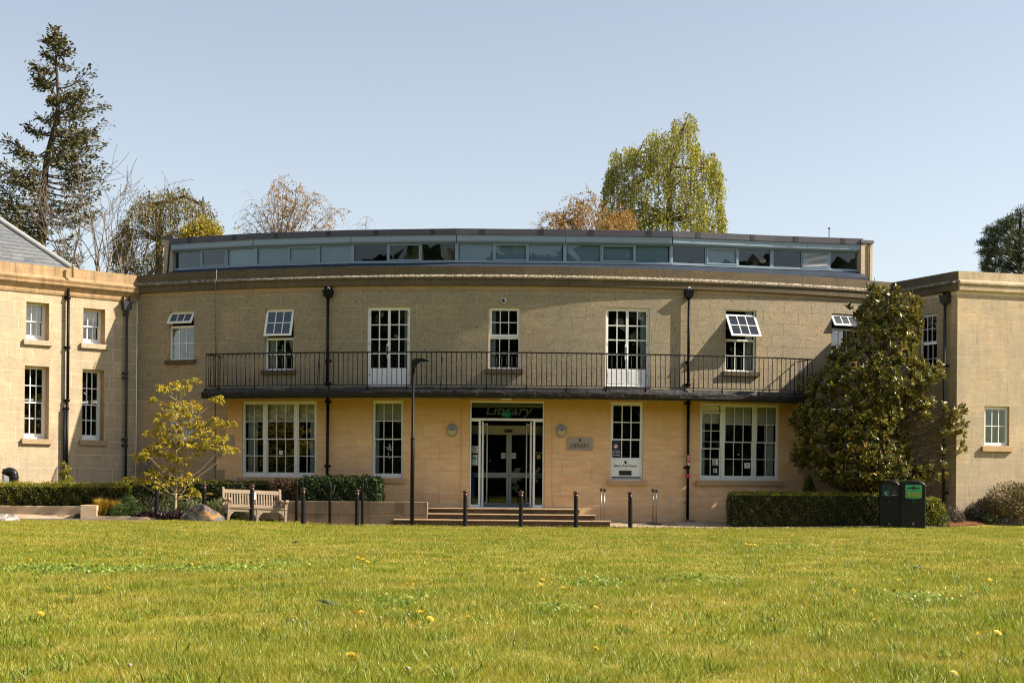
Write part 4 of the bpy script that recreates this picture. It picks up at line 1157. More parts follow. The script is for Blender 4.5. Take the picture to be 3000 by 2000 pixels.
blind(win, W, -w / 2 + 0.03, w / 2 - 0.03, 0.03, h - 0.03, 0.014, m_curtw, "frosted_blind")
mb = MB(); mb.box(-w / 2 - 0.1, w / 2 + 0.1, -0.18, -0.004, -0.17, -0.03); me = mb.mesh("sill", m_sillst); set_tint(me, 0.1); obj("sill", me, win, W)
win, W, w, h = win_frame(rw, RRET, RB2, 0.07, 0.03, 0.08)
zs = h * (1097 - 1006) / (1097 - 919)
sash(win, W @ T(0, 0.02, 0.03), w - 0.06, zs - 0.03, 3, 2, 0.03, 0.022, m_white, glass=m_glassp)
sash(win, W @ T(0, -0.01, zs + 0.01), w - 0.06, h - zs - 0.04, 3, 2, 0.055, 0.022, m_white, glass=m_glassp)
blind(win, W, -w / 2 + 0.05, w / 2 - 0.05, 0.05, zs, 0.045, m_curtw); blind(win, W, -w / 2 + 0.05, w / 2 - 0.05, zs + 0.05, h - 0.05, 0.015, m_curtw)
mb = MB(); P = [RO + Vector((0.3, 0.5, 0)), RO + rdir * 9, RO + rdir * 9 + Vector((0, 9, 0)), CR + Vector((0.6, 0.4, 0)), ]
for p in P: mb.v += [(p.x, p.y, -0.2), (p.x, p.y, 7.15)]
mb.face((1, 3, 5, 7)); mb.face((2, 4, 5, 3)); mb.obj("flat_roof", m_roof, rw)
downpipe(rw, RRET, 2768.5, (864, 888, 0.30), [((2768.5, 886), (2768.5, 1500))], m_greenir, collars=(1075, 1446), off=0.11)
# ================================================================ STEPS, LOW WALLS
def stone_obj(name, mb, mat, parent, t=None, W=None):
    me = mb.mesh(name, mat); set_tint(me, random.random() if t is None else t)
    return obj(name, me, parent, W)
random.seed(4)
steps = thing("entrance_steps", "three weathered stone steps in front of the glazed library entrance", "steps", (at(1472, 1540, 40.2).x, 40.2, 0))
for k, (xa, xb, yf, zt, zb_) in enumerate(((1252, 1701, 40.28, 0.49, -0.05), (1212, 1746, 39.93, 0.335, -0.05), (1153, 1791, 39.58, 0.175, -0.05))):
    A, B = at(xa, 1500, yf).x, at(xb, 1500, yf).x
    yb = 41.25 if k == 0 else yf + 0.36
    mb = MB(); mb.box(A + 0.03, B - 0.03, yf + 0.03, yb, zb_, zt - 0.032); st = stone_obj("step", mb, m_step, steps, 0.3)
    x = A
    while x < B - 0.02:
        e = min(B, x + random.uniform(1.0, 1.6))
        if B - e < 0.5: e = B
        dz = random.uniform(-0.006, 0.004)
        mb = MB(); mb.prism([(yf + random.uniform(-.006, .006), zt - 0.032), (yf - 0.005, zt - 0.012 + dz), (yf + 0.015, zt + dz), (yb, zt + dz + 0.004), (yb, zt - 0.032)][::-1], x + 0.003, e - 0.003, 0, Matrix(((0, 1, 0, 0), (1, 0, 0, 0), (0, 0, 1, 0), (0, 0, 0, 1))))
        stone_obj("tread", mb, m_tread, st); x = e

def block_wall(name, label, pa, pb, thick, courses, mat, seed=1, bl=0.95, capz=None):
    a, b = Vector(pa), Vector(pb); d = (b - a); L = d.length; d /= L; ang = math.atan2(d.y, d.x)
    t = thing(name, label, "low wall", (a.x, a.y, 0), ang); W = WM[t.name]
    rng = random.Random(seed)
    for z0, z1 in courses:
        x = 0.0
        while x < L - 0.02:
            e = min(L, x + bl * rng.uniform(0.7, 1.4))
            if L - e < 0.35: e = L
            c = 0.012; y = rng.uniform(-0.006, 0.006)
            mb = MB(); mb.prism([(y + c, z0 + 0.004), (y, z0 + c), (y, z1 - c), (y + c, z1 - 0.004), (thick, z1 - 0.004), (thick, z0 + 0.004)][::-1], x + 0.004, e - 0.004, 0, Matrix(((0, 1, 0, 0), (1, 0, 0, 0), (0, 0, 1, 0), (0, 0, 0, 1))))
            stone_obj("stone", mb, mat, t, rng.random(), W); x = e
    mb = MB(); mb.box(0.01, L - 0.01, 0.02, thick - 0.02, courses[0][0], courses[-1][1] - 0.02); mb.obj("wall_core", m_mortar_w, t, W)
    return t
xl_, xr_ = at(690, 1500, 39.85).x, at(1252, 1500, 39.85).x
block_wall("retaining_wall", "low two-course stone retaining wall under the dark yew hedge, left of the steps", (xl_, 39.95, 0), (xr_, 39.78, 0), 0.3, [(-0.05, 0.30), (0.30, 0.66)], m_lowwall, 3)
block_wall("garden_kerb", "low pale stone kerb wall below the sunlit box hedge at the far left", (-15.2, 38.9, 0), (at(236, 1495, 38.8).x, 38.82, 0), 0.25, [(0.2, 0.48)], m_kerbst, 5, 1.6)
pa = at(234, 1500, 37.9)
block_wall("garden_kerb", "short stone end block standing left of the golden grass", (pa.x, 37.95, 0), (pa.x + 0.42, 38.0, 0), 0.95, [(0.1, 0.53)], m_kerbst, 6, 2.0)
# thin edging of the left bed
mb = MB(); edg = thing("bed_edging", "thin stone edging strip between the planted bed and the tarmac path", "edging", (-10.5, 38.1, 0.1))
x = -11.3
while x < -9.25:
    e = min(-9.2, x + random.uniform(0.35, 0.6)); y0 = float(YE(x)) + 0.56; y1 = float(YE(e)) + 0.56
    mb = MB(); z = Gz(x, y0) + 0.05
    mb.bar((x + 0.004, y0, z - 0.03), (e - 0.004, y1, z - 0.03), 0.09, 0.10)
    stone_obj("edging_stone", mb, m_kerbst, edg); x = e

# ================================================================ STREET FURNITURE
def revolve(name, prof, mat, parent, n=14, W=None):
    mb = MB(); mb.lathe(prof, n=n); return mb.obj(name, mat, parent, W)

BOL = [(459, 38.35), (597, 38.75), (738, 38.55), (888, 38.8), (1046, 38.85), (1363, 38.75), (1526, 38.72), (1687.5, 38.72), (1847, 38.72)]
BLAB = ["black iron bollard rising from the dark purple plants in front of the young tree", "black iron bollard standing behind the lichened boulder", "black iron bollard in front of the wooden bench",
        "black iron bollard just right of the bench, next to a slimmer scrolled post", "black iron bollard with a coppery cap beside the scrolled post nearest the steps", "black iron bollard before the left side of the entrance",
        "black iron bollard before the middle of the entrance doors", "black iron bollard in front of the right end of the steps", "black iron bollard on the paving below the book return window"]
proto = None
cm = {}
def bollard_meshes():
    b = MB(); b.lathe([(0.062, -0.05), (0.060, 0.03), (0.056, 0.84), (0.056, 0.862)], n=14)
    c = MB(); c.lathe([(0.056, 0.862), (0.068, 0.87), (0.070, 0.885), (0.054, 0.90), (0.050, 0.925), (0.078, 0.94), (0.084, 0.955), (0.078, 0.975), (0.045, 0.992), (0.018, 1.0), (0.016, 1.012), (0.004, 1.02)], n=14)
    s = MB(); s.lathe([(0.072, -0.05), (0.072, 0.012), (0.062, 0.02)], n=14)
    return b.mesh("post", m_ironb), c.mesh("cap", m_capcu), s.mesh("base_ring", m_ironb)
bm, cm_, sm_ = bollard_meshes()
for (px, Y), lab in zip(BOL, BLAB):
    p = at(px, 1500, Y); z = Gz(p.x, Y)
    t = thing("bollard", lab, "bollard", (p.x, Y, z), random.uniform(0, 6), "cast iron bollards along the lawn edge")
    W = WM[t.name] @ Matrix.Rotation(RAD(random.uniform(-0.6, 0.6)), 4, 'X')
    obj("post", bm, t, W); obj("cap", cm_, t, W); obj("base_ring", sm_, t, W)

PLAB = ["slim black iron post with scrolls, left of three, close to the bench", "slim black iron post with scrolls, middle of three", "slim black iron post with scrolls, right of three, beside a coppery-capped bollard"]
def scroll(sx):
    P = []
    for i in range(26):
        a = i / 25 * 2 * math.pi * 1.25; r = 0.052 * (1 - 0.45 * i / 25)
        P.append((sx * (0.085 - r * math.cos(a) * 1.0), 0, 0.72 - r * math.sin(a)))
    return P
pm = MB(); pm.lathe([(0.042, -0.05), (0.038, 0.9), (0.036, 1.06), (0.046, 1.07), (0.034, 1.08), (0.034, 1.10), (0.05, 1.12), (0.052, 1.135), (0.03, 1.16), (0.006, 1.165)], n=12); pm_me = pm.mesh("post", m_ironb)
sc1 = MB(); sc1.tube(scroll(1), 0.006, 5); sc1m = sc1.mesh("scroll", m_ironb); sc2 = MB(); sc2.tube(scroll(-1), 0.006, 5); sc2m = sc2.mesh("scroll", m_ironb)
wr = MB(); wr.tube([(0.05, 0, 0.80), (0.10, 0.01, 0.92), (0.13, 0.01, 1.02), (0.14, 0.0, 1.07), (0.12, 0, 1.10), (0.10, 0, 1.105)], 0.005, 5); wr_m = wr.mesh("wire_hook", m_greybox)
for i, (px, lab) in enumerate(zip((868, 966, 1061), PLAB)):
    p = at(px, 1530, 39.35)
    t = thing("scrolled_post", lab, "post", (p.x, 39.35, Gz(p.x, 39.35)), 0, "slim scrolled iron posts by the low wall"); W = WM[t.name]
    obj("post", pm_me, t, W); obj("scroll", sc1m, t, W); obj("scroll", sc2m, t, W)
    if i: obj("wire_hook", wr_m, t, W)

# lamp post
p = at(1207, 1538, 39.3); lt = thing("street_lamp", "tall black lamp post with a flat curved LED head in front of the facade", "street lamp", (p.x, 39.3, Gz(p.x, 39.3))); W = WM[lt.name]
Hl = ZC + (1410 - 1052) / F * 39.3 - Gz(p.x, 39.3)
mb = MB(); mb.lathe([(0.056, -0.05), (0.055, 1.9), (0.053, 2.4), (0.040, 2.42), (0.038, Hl - 0.28)], n=14); mb.obj("pole", m_iron, lt, W)
mb = MB(); mb.lathe([(0.058, 2.38), (0.058, 2.43), (0.04, 2.44)], n=14); mb.obj("pole_collar", m_iron, lt, W)
mb = MB(); mb.prism([(-0.042, Hl - 0.40), (0.042, Hl - 0.40), (0.052, Hl - 0.26), (0.10, Hl - 0.15), (0.20, Hl - 0.10), (0.435, Hl - 0.085), (0.44, Hl - 0.07), (0.39, Hl - 0.045), (0.27, Hl - 0.005), (0.17, Hl), (0.06, Hl - 0.02), (-0.02, Hl - 0.04), (-0.042, Hl - 0.09)], -0.08, 0.08)
hd = mb.obj("lamp_head", m_iron, lt, W)
mb = MB(); mb.box(0.16, 0.42, -0.07, 0.07, Hl - 0.118, Hl - 0.10); mb.obj("lens", m_lampgr, hd, W)
for k in range(9):
    mb = MB(); x = 0.02 + k * 0.042; mb.box(x, x + 0.012, -0.075, 0.075, Hl - 0.03 - max(0, k - 5) * 0.012, Hl + 0.008 - max(0, k - 5) * 0.014); mb.obj("cooling_fin", m_iron, hd, W)
mb = MB(); mb.box(-0.02, 0.02, -0.062, -0.05, 0.5, 0.8); mb.obj("access_door", m_iron, lt, W)

# queue barrier posts
QL = ["left one of the steel queue posts standing right of the steps", "right one of the steel queue posts standing right of the steps", "left one of the steel queue posts below the right end of the book return sill", "right one of the steel queue posts below the right end of the book return sill"]
qp = MB(); qp.lathe([(0.016, 0.02), (0.016, 0.88)], n=12); qpm = qp.mesh("post", m_steel)
qb = MB(); qb.lathe([(0.17, 0), (0.17, 0.018), (0.10, 0.03), (0.03, 0.045)], n=20); qbm = qb.mesh("base", m_steel)
qc = MB(); qc.lathe([(0.016, 0.88), (0.026, 0.885), (0.026, 0.97), (0.022, 0.98)], n=12); qc.box(-0.05, 0.05, -0.012, 0.012, 0.90, 0.95); qcm = qc.mesh("belt_head", m_black)
for (px, Y), lab in zip(((1761, 40.55), (1770.5, 40.42), (1913, 40.5), (1922.5, 40.36)), QL):
    p = at(px, 1500, Y); t = thing("queue_post", lab, "queue barrier", (p.x, Y, Gz(p.x, Y) + 0.004), 0.4, "steel queue barrier posts"); W = WM[t.name]
    obj("post", qpm, t, W); obj("base", qbm, t, W); obj("belt_head", qcm, t, W)

# bench
def teak():
    m, nt, b = newmat("silvered_teak")
    t = attr(nt, "tint"); col = ramp(nt, t, [(0, (0.25, 0.195, 0.145)), (0.5, (0.30, 0.24, 0.185)), (1, (0.21, 0.17, 0.13))])
    g = noise(nt, 9, 5, 0.7, stretch=(0.3, 3, 3)); col = mix(nt, 0.5, col, ramp(nt, g, [(0.3, (0.33, 0.3, 0.28)), (0.7, (0.68, 0.67, 0.66))]), 'OVERLAY')
    nt.links.new(col, b.inputs['Base Color']); b.inputs['Roughness'].default_value = 0.85; b.inputs['Specular IOR Level'].default_value = 0.2
    return m
m_teak = teak()
BW = 1.68
pb_ = at(669, 1522, 38.2)
bench = thing("park_bench", "weathered grey wooden slatted bench facing the lawn, a blue notice tied to its back", "bench", (0, 0, 0)); 
ang = RAD(29)
ox, oy = pb_.x - 0.03, 38.2
WB = T(ox, oy, Gz(ox + 0.8, oy + 0.4) - 0.02) @ Matrix.Rotation(ang, 4, 'Z') @ Matrix.Rotation(RAD(2.2), 4, 'Y')
bench.matrix_basis = WB; WM[bench.name] = WB
def part(name, mb, mat=None, par=None):
    me = mb.mesh(name, mat or m_teak); set_tint(me, random.random()); return obj(name, me, par or bench, WB)
# local: x along, y back, z up; front legs at y=0
by = lambda z: 0.46 + max(0, z - 0.40) * 0.22
for x in (0.0, BW / 2 - 0.03, BW - 0.065):
    top = 0.60 if x != BW / 2 - 0.03 else 0.40
    mb = MB(); mb.box(x, x + 0.065, 0, 0.065, 0, top); part("leg", mb)
    hb = 0.94 if x != BW / 2 - 0.03 else 0.46
    mb = MB(); mb.prism([(0.50, 0), (0.44, 0), (0.44, 0.40), (by(hb) - 0.03, hb), (by(hb) + 0.03, hb + 0.02), (0.505, 0.40)], x, x + 0.06, 0, Matrix(((0, 1, 0, 0), (1, 0, 0, 0), (0, 0, 1, 0), (0, 0, 0, 1)))); part("leg", mb)
    mb = MB(); mb.box(x + 0.01, x + 0.05, 0.06, 0.45, 0.30, 0.39); part("side_rail", mb)
    if x != BW / 2 - 0.03:
        mb = MB(); mb.box(x + 0.015, x + 0.045, 0.06, 0.45, 0.12, 0.16); part("stretcher", mb)
        arm = [(-0.07, 0.60), (-0.075, 0.645), (-0.04, 0.67), (0.02, 0.665), (0.12, 0.635), (0.24, 0.625), (0.36, 0.655), (0.50, 0.665), (0.50, 0.59), (0.30, 0.575), (0.10, 0.575), (0.0, 0.59)]
        mb = MB(); mb.prism(arm, x - 0.008, x + 0.075, 0, Matrix(((0, 1, 0, 0), (1, 0, 0, 0), (0, 0, 1, 0), (0, 0, 0, 1)))); part("armrest", mb)
        for f in mb.f: pass
for a, b in ((0.065, BW / 2 - 0.03), (BW / 2 + 0.035, BW - 0.065)):
    mb = MB(); mb.box(a, b, 0.012, 0.045, 0.31, 0.405); part("apron", mb)
    for q, sgn in ((a, 1), (b, -1)):
        mb = MB(); pts = [(q, 0.31), (q + sgn * 0.13, 0.31), (q + sgn * 0.10, 0.28), (q + sgn * 0.04, 0.23), (q + sgn * 0.02, 0.17), (q, 0.16)]
        mb.prism(pts if sgn < 0 else pts[::-1], 0.014, 0.043); part("bracket", mb)
for k in range(5):
    mb = MB(); y = -0.015 + k * 0.092; mb.box(0.002, BW - 0.002, y, y + 0.078, 0.407 - 0.006 * (k == 4), 0.43 - 0.006 * (k == 4)); part("seat_slat", mb)
def backbox(x0, x1, z0, z1, t):
    mb = MB(); n = [(by(z0) - t / 2, z0), (by(z0) + t / 2, z0), (by(z1) + t / 2, z1), (by(z1) - t / 2, z1)]
    mb.prism(n[::-1], x0, x1, 0, Matrix(((0, 1, 0, 0), (1, 0, 0, 0), (0, 0, 1, 0), (0, 0, 0, 1)))); return mb
part("top_rail", backbox(0.06, BW - 0.06, 0.80, 0.905, 0.035)); part("lower_rail", backbox(0.06, BW - 0.06, 0.44, 0.50, 0.035))
nsl = 20
for k in range(nsl):
    x = 0.075 + (BW - 0.15) * (k + 0.5) / nsl; part("back_slat", backbox(x - 0.019, x + 0.019, 0.50, 0.80, 0.018))
nt_ = thing("bench_notice", "small pale blue laminated notice tied to the bench back", "notice", (0, 0, 0)); nt_.matrix_basis = WB; WM[nt_.name] = WB
xq = 0.86; mb = backbox(xq - 0.08, xq + 0.085, 0.655, 0.835, 0.003)
m_pale = plain("pale_blue_print", (0.50, 0.63, 0.68), 0.5, var=0.1, scale=30)
o = obj("sheet", mb.mesh("sheet", m_pale), nt_, WB @ T(0, -0.028, 0))
mb = backbox(xq - 0.045, xq + 0.05, 0.795, 0.81, 0.002); obj("print_bar", mb.mesh("print_bar", m_blue), nt_, WB @ T(0, -0.031, 0))
mb = backbox(xq + 0.045, xq + 0.055, 0.69, 0.79, 0.002); obj("print_bar", mb.mesh("print_bar", m_blue), nt_, WB @ T(0, -0.031, 0))

# boulders
from mathutils import noise as mn
def boulder(name, label, c, rx, ry, rz, seed, mat, pts):
    import bmesh
    t = thing(name, label, "boulder", (c[0], c[1], c[2])); bm_ = bmesh.new(); bmesh.ops.create_icosphere(bm_, subdivisions=4, radius=1)
    for v in bm_.verts:
        d = v.co.normalized(); r = 1.0
        for (nx, ny, nz, h) in pts:
            q = Vector((nx, ny, nz)).normalized(); dd = d.dot(q)
            if dd > 0.05: r = min(r, h / dd)
        r += 0.05 * mn.fractal(d * 2.2 + Vector((seed, 0, 0)), 0.8, 2.2, 5)
        v.co = Vector((d.x * r * rx, d.y * r * ry, d.z * r * rz))
    me = bpy.data.meshes.new("rock"); bm_.to_mesh(me); bm_.free(); me.materials.append(mat)
    obj("rock", me, t, T(*c)); return t
def rockmat(name, c1, c2, lich):
    m, nt, b = newmat(name)
    col = ramp(nt, noise(nt, 3.5, 7, 0.7), [(0.35, c1), (0.65, c2)])
    col = mix(nt, ramp(nt, noise(nt, 4.2, 5, 0.75), [(0.54, (0, 0, 0)), (0.61, (0.85,) * 3)]), col, lich)
    nt.links.new(col, b.inputs['Base Color']); b.inputs['Roughness'].default_value = 0.9; b.inputs['Specular IOR Level'].default_value = 0.25
    bump(nt, b, noise(nt, 14, 6, 0.7), 0.8, 0.03); return m
c0 = at(593, 1530, 37.75)
boulder("boulder", "angular grey boulder patched with orange lichen beside the bench", (c0.x, 37.75, Gz(c0.x, 37.75) + 0.06), 0.60, 0.42, 0.50, 1, rockmat("lichened_rock", (0.045, 0.042, 0.042), (0.13, 0.118, 0.11), (0.33, 0.15, 0.025)), [(-0.55, -0.55, 0.62, 0.55), (0.75, -0.35, 0.6, 0.62), (0.1, -1, 0.25, 0.7), (-0.2, 0.2, 1, 0.8), (0.6, 0.1, 0.9, 0.66)])
c1 = at(14, 1520, 36.9)
boulder("boulder", "flat pale boulder half sunk in the lawn at the far left edge", (c1.x - 0.12, 36.9, Gz(c1.x, 36.9) - 0.02), 0.50, 0.4, 0.24, 7, rockmat("pale_rock", (0.07, 0.055, 0.04), (0.20, 0.18, 0.16), (0.42, 0.40, 0.38)), [(0, 0, 1, 0.85), (0.7, -0.5, 0.5, 0.8)])

# bins
def arch(w, h, rise, r=0.05, n=10):
    P = [(-w / 2 + 0.01, 0), (w / 2 - 0.01, 0), (w / 2, 0.03)]
    P += [(w / 2, h - rise - r)]
    for i in range(n + 1):
        a = i / n; x = w / 2 * (1 - 2 * a) * 0.97; P.append((x, h - rise * (abs(1 - 2 * a) ** 2.4)))
    P += [(-w / 2, h - rise - r), (-w / 2, 0.03)]
    return P
def ring_mark(parent, W, r, mat):
    mb = MB(); P = [(r * math.cos(a), 0, r * math.sin(a)) for a in np.linspace(0.4, 5.6, 14)]; mb.tube(P, r * 0.22, 5); mb.prism([(r * 0.7, r * 0.1), (r * 1.4, r * 0.3), (r * 0.9, r * 0.95)], -0.004, 0.004)
    return mb.obj("loop_mark", mat, parent, W)
def bin_body(t, W, w, h, d, rise):
    mb = MB(); out = arch(w, h, rise); ins = [(x * 0.93, 0.02 + (z - 0.02) * 0.975 if z > 0.05 else z) for x, z in out]; n = len(out)
    mb.v += [(x, 0.0, z) for x, z in ins] + [(x, 0.035, z) for x, z in out] + [(x, d - 0.035, z) for x, z in out] + [(x, d, z) for x, z in ins]
    for k in range(3):
        for i in range(n): mb.face((k * n + (i + 1) % n, k * n + i, (k + 1) * n + i, (k + 1) * n + (i + 1) % n), 0, 3 < i < n - 3)
    mb.face(tuple(range(n))); mb.face(tuple(3 * n + i for i in range(n))[::-1])
    return mb.obj("bin_body", m_binbk, t, W)
pA, pB = at(2606, 1547, 39.3), at(2674, 1547, 39.15)
t = thing("recycling_bin", "black twin-slot litter bin with a teal half panel, by the hedge", "bin", (pA.x, 39.25, Gz(pA.x, 39.3)), RAD(-13)); W = WM[t.name]
w, h = 0.58, 1.335; bin_body(t, W, w, h, 0.55, 0.16)
pan = [(0, 0.86), (0.21, 0.90), (0.21, 1.19), (0, 1.19)]
mb = MB(); mb.prism([(-x, z) for x, z in pan][::-1], -0.016, 0.002); pl = mb.obj("waste_panel", m_teal, t, W)
mb = MB(); mb.prism([(x + 0.002, z) for x, z in pan], -0.015, 0.002); pr = mb.obj("waste_panel", m_black, t, W)
for sx, pp in ((-1, pl), (1, pr)):
    mb = MB(); mb.box(sx * 0.105 - 0.065, sx * 0.105 + 0.065, -0.022, -0.0165, 1.05, 1.175); mb.obj("slot", m_black, pp, W)
mb = MB(); mb.prism(disc(0.02, 10, cx=-0.125, cz=0.975), -0.0195, -0.0165); mb.bar((-0.10, -0.018, 1.0), (-0.075, -0.018, 1.03), 0.006, 0.003); mb.bar((-0.075, -0.018, 1.03), (-0.06, -0.018, 1.0), 0.006, 0.003); mb.bar((-0.085, -0.018, 0.95), (-0.065, -0.018, 0.95), 0.006, 0.003)
mb.obj("waste_pictogram", m_paper, pl, W)
mb = MB(); mb.tube([(0.085, -0.018, 0.955), (0.085, -0.018, 1.025), (0.095, -0.018, 1.04), (0.12, -0.018, 1.04), (0.128, -0.018, 1.025), (0.128, -0.018, 0.955), (0.085, -0.018, 0.945)], 0.005, 5); mb.bar((0.085, -0.018, 1.0), (0.128, -0.018, 1.0), 0.005, 0.003)
mb.obj("bottle_pictogram", m_lampgr, pr, W)
for x, l, pp in ((-0.105, 0.10, pl), (0.105, 0.13, pr)):
    mb = MB(); mb.box(x - l / 2, x + l / 2, -0.019, -0.0165, 0.918, 0.926); mb.obj("caption_line", m_paper, pp, W)
ring_mark(t, W @ T(-0.02, -0.003, 0.74), 0.024, m_green)
mb = MB(); mb.box(-0.04, 0.0, -0.004, 0.001, 0.10, 0.15); mb.obj("maker_plate", m_lampgr, t, W)
t = thing("recycling_bin", "black recycling bin with a bright green panel and round slot", "bin", (pB.x, 39.1, Gz(pB.x, 39.2)), RAD(-3)); W = WM[t.name]
w, h = 0.675, 1.335; bin_body(t, W, w, h, 0.6, 0.10)
mb = MB(); e = [(-0.225, 0.85), (-0.13, 0.822), (0, 0.812), (0.13, 0.822), (0.225, 0.85), (0.225, 1.20), (-0.225, 1.20)]
mb.prism(e, -0.012, 0.002); gp = mb.obj("green_panel", m_bingr, t, W)
mb = MB(); mb.prism([(-0.205, 0.862), (-0.12, 0.838), (0, 0.828), (0.12, 0.838), (0.205, 0.862), (0.205, 1.02), (-0.205, 1.02)], -0.0145, -0.0122); lb = mb.obj("recycling_label", plain("bin_lime_label", (0.07, 0.29, 0.04), 0.4), gp, W)
mb = MB(); mb.prism(disc(0.046, 18, cx=0, cz=1.115), -0.017, -0.0122); mb.box(-0.16, 0.16, -0.0165, -0.0123, 1.098, 1.132); mb.obj("round_slot", m_black, gp, W)
mb = MB(); mb.box(-0.19, -0.085, -0.0175, -0.0147, 0.875, 1.005); mb.box(-0.075, 0.185, -0.0175, -0.0147, 0.875, 1.005); mb.obj("label_field", m_binlb, gp, W)
lettering("mixed", 0.062, m_cream, gp, W @ T(0.045, -0.0185, 0.945), ext=0.001); lettering("recycling", 0.062, m_cream, gp, W @ T(0.05, -0.0185, 0.892), ext=0.001, spacing=0.92)
mb = MB(); mb.tube([(-0.17, -0.018, 0.93), (-0.16, -0.018, 0.98), (-0.13, -0.018, 0.99), (-0.11, -0.018, 0.96)], 0.005, 5); mb.tube([(-0.15, -0.018, 0.89), (-0.12, -0.018, 0.885), (-0.105, -0.018, 0.91)], 0.005, 5); mb.obj("recycling_pictogram", m_cream, gp, W)
ring_mark(t, W @ T(0, -0.003, 0.735), 0.026, m_green)
mb = MB(); mb.box(-0.02, 0.022, -0.004, 0.001, 0.10, 0.16); mb.obj("maker_plate", m_lampgr, t, W)

# signs and fittings on the main wall
def on_wall(surf, px, py, off): 
    a, z = surf.hit(px, py, off); return frameW(surf, a, z, off)
W = on_wall(MAIN, 1699, 1300.5, 0.03); t = thing("library_sign", "brushed plate reading LIBRARY on the wall right of the entrance", "sign", (0, 0, 0)); t.matrix_basis = W; WM[t.name] = W
mb = MB(); mb.box(-0.37, 0.37, 0, 0.012, -0.18, 0.18); mb.obj("plate", m_signm, t, W)
me = text_mesh("LIBRARY", 0.225, ext=0.002, spacing=1.02); me.materials.clear(); me.materials.append(m_ink); xv = [v.co.x for v in me.vertices]; me.transform(Matrix.Diagonal((0.575 / (max(xv) - min(xv)), 1, 0.92, 1))); obj("lettering", me, t, W @ T(-0.01, -0.004, -0.115))
mb = MB(); mb.box(-0.037, 0.040, -0.004, 0.0, 0.075, 0.16, 0); mb.box(-0.02, 0.02, -0.006, -0.0041, 0.125, 0.135, 1); mb.box(0.012, 0.024, -0.006, -0.0041, 0.09, 0.125, 1); mb.obj("emblem", [m_navy, m_signm], t, W)
for sx in (-1, 1):
    for sz in (-1, 1):
        mb = MB(); mb.tube([(sx * 0.35, -0.012, sz * 0.16), (sx * 0.35, 0.03, sz * 0.16)], 0.011, 8); mb.obj("stand_off", m_steel, t, W)
for px, py, lab in ((1324.5, 1260, "oval grey wall lamp left of the entrance doors"), (1645, 1262, "oval grey wall lamp between the entrance and the LIBRARY plate")):
    W = on_wall(MAIN, px, py, 0.0); t = thing("wall_lamp", lab, "wall lamp", (0, 0, 0), group="oval bulkhead lamps beside the entrance"); t.matrix_basis = W; WM[t.name] = W
    Ro = Matrix.Rotation(RAD(90), 4, 'X')
    mb = MB(); mb.lathe([(0.15, 0.0), (0.152, 0.03), (0.135, 0.05)], n=28, sy=1.22); o = mb.obj("lamp_body", m_lampgr, t, W @ Ro)
    mb = MB()
    for i in range(9):
        pass
    nb_ = len(mb.v); pts = [(0.128 * math.cos(a), 0.128 * 1.22 * math.sin(a)) for a in np.linspace(-math.pi, 0, 15)]
    mb.prism([(x, z) for x, z in pts], -0.075, -0.045); mb.obj("opal_cover", m_cream, t, W)
    mb = MB(); pts = [(0.132 * math.cos(a), 0.132 * 1.22 * math.sin(a) + 0.002) for a in np.linspace(0, math.pi, 15)]
    mb.prism(pts, -0.082, -0.044); hd = mb.obj("lamp_hood", m_lampgr, t, W)
    mb = MB()
    for i in range(4):
        for j in range(3): mb.box(-0.034 + i * 0.018, -0.022 + i * 0.018, -0.086, -0.0815, 0.012 + j * 0.018, 0.022 + j * 0.018)
    mb.obj("vent_holes", m_ink, hd, W)
W = on_wall(MAIN, 1476, 880.5, 0.0); t = thing("dome_camera", "round white security camera above the middle upper window", "security camera", (0, 0, 0)); t.matrix_basis = W; WM[t.name] = W
Ro = Matrix.Rotation(RAD(90), 4, 'X')
mb = MB(); mb.lathe([(0.075, 0), (0.075, 0.03), (0.062, 0.045)], n=20, sy=1.1); mb.obj("housing", m_white, t, W @ Ro)
mb = MB(); mb.lathe([(0.056, 0.04), (0.052, 0.07), (0.035, 0.09), (0.005, 0.1)], n=18, sy=1.1); mb.obj("dark_dome", m_black, t, W @ Ro)
for P_, lab in ((P1, "small white security camera on the left rainwater hopper"), (P2, "small white security camera on the right rainwater hopper")):
    px = 963 if P_ is P1 else 2017
    W = on_wall(MAIN, px, 846.5, 0.08); t = thing("bullet_camera", lab, "security camera", (0, 0, 0), group="security cameras on the rainwater hoppers"); t.matrix_basis = W; WM[t.name] = W
    mb = MB(); mb.lathe([(0.035, -0.05), (0.045, -0.04), (0.048, 0.06), (0.042, 0.09)], n=14); mb.obj("camera_body", m_white, t, W @ T(0.01, 0, 0.02) @ Matrix.Rotation(RAD(112), 4, 'X'))
    mb = MB(); mb.lathe([(0.033, 0.088), (0.033, 0.1)], n=14); mb.obj("lens", m_black, t, W @ T(0.01, 0, 0.02) @ Matrix.Rotation(RAD(112), 4, 'X'))
# posters, all flat sheets behind or on the glass
def sheet(name, label, W, w, h, mat=m_paper, cat="notice", group=None):
    t = thing(name, label, cat, (0, 0, 0), group=group); t.matrix_basis = W; WM[t.name] = W
    mb = MB(); mb.box(-w / 2, w / 2, -0.001, 0.001, -h / 2, h / 2); mb.obj("sheet", mat, t, W); return t, W
def nosmoke(t, W, r, z):
    mb = MB(); P = [(r * math.cos(a), -0.003, z + r * math.sin(a)) for a in np.linspace(0, 2 * math.pi, 17)]; mb.tube(P, r * 0.16, 4, caps=False); mb.bar((-r * 0.7, -0.003, z + r * 0.7), (r * 0.7, -0.003, z - r * 0.7), r * 0.25, 0.002, 0, Vector((0, 1, 0)))
    mb.obj("no_smoking_ring", m_red, t, W); mb = MB(); mb.box(-r * 0.5, r * 0.6, -0.0025, -0.0015, z - r * 0.12, z + r * 0.12); mb.obj("cigarette_mark", m_ink, t, W)
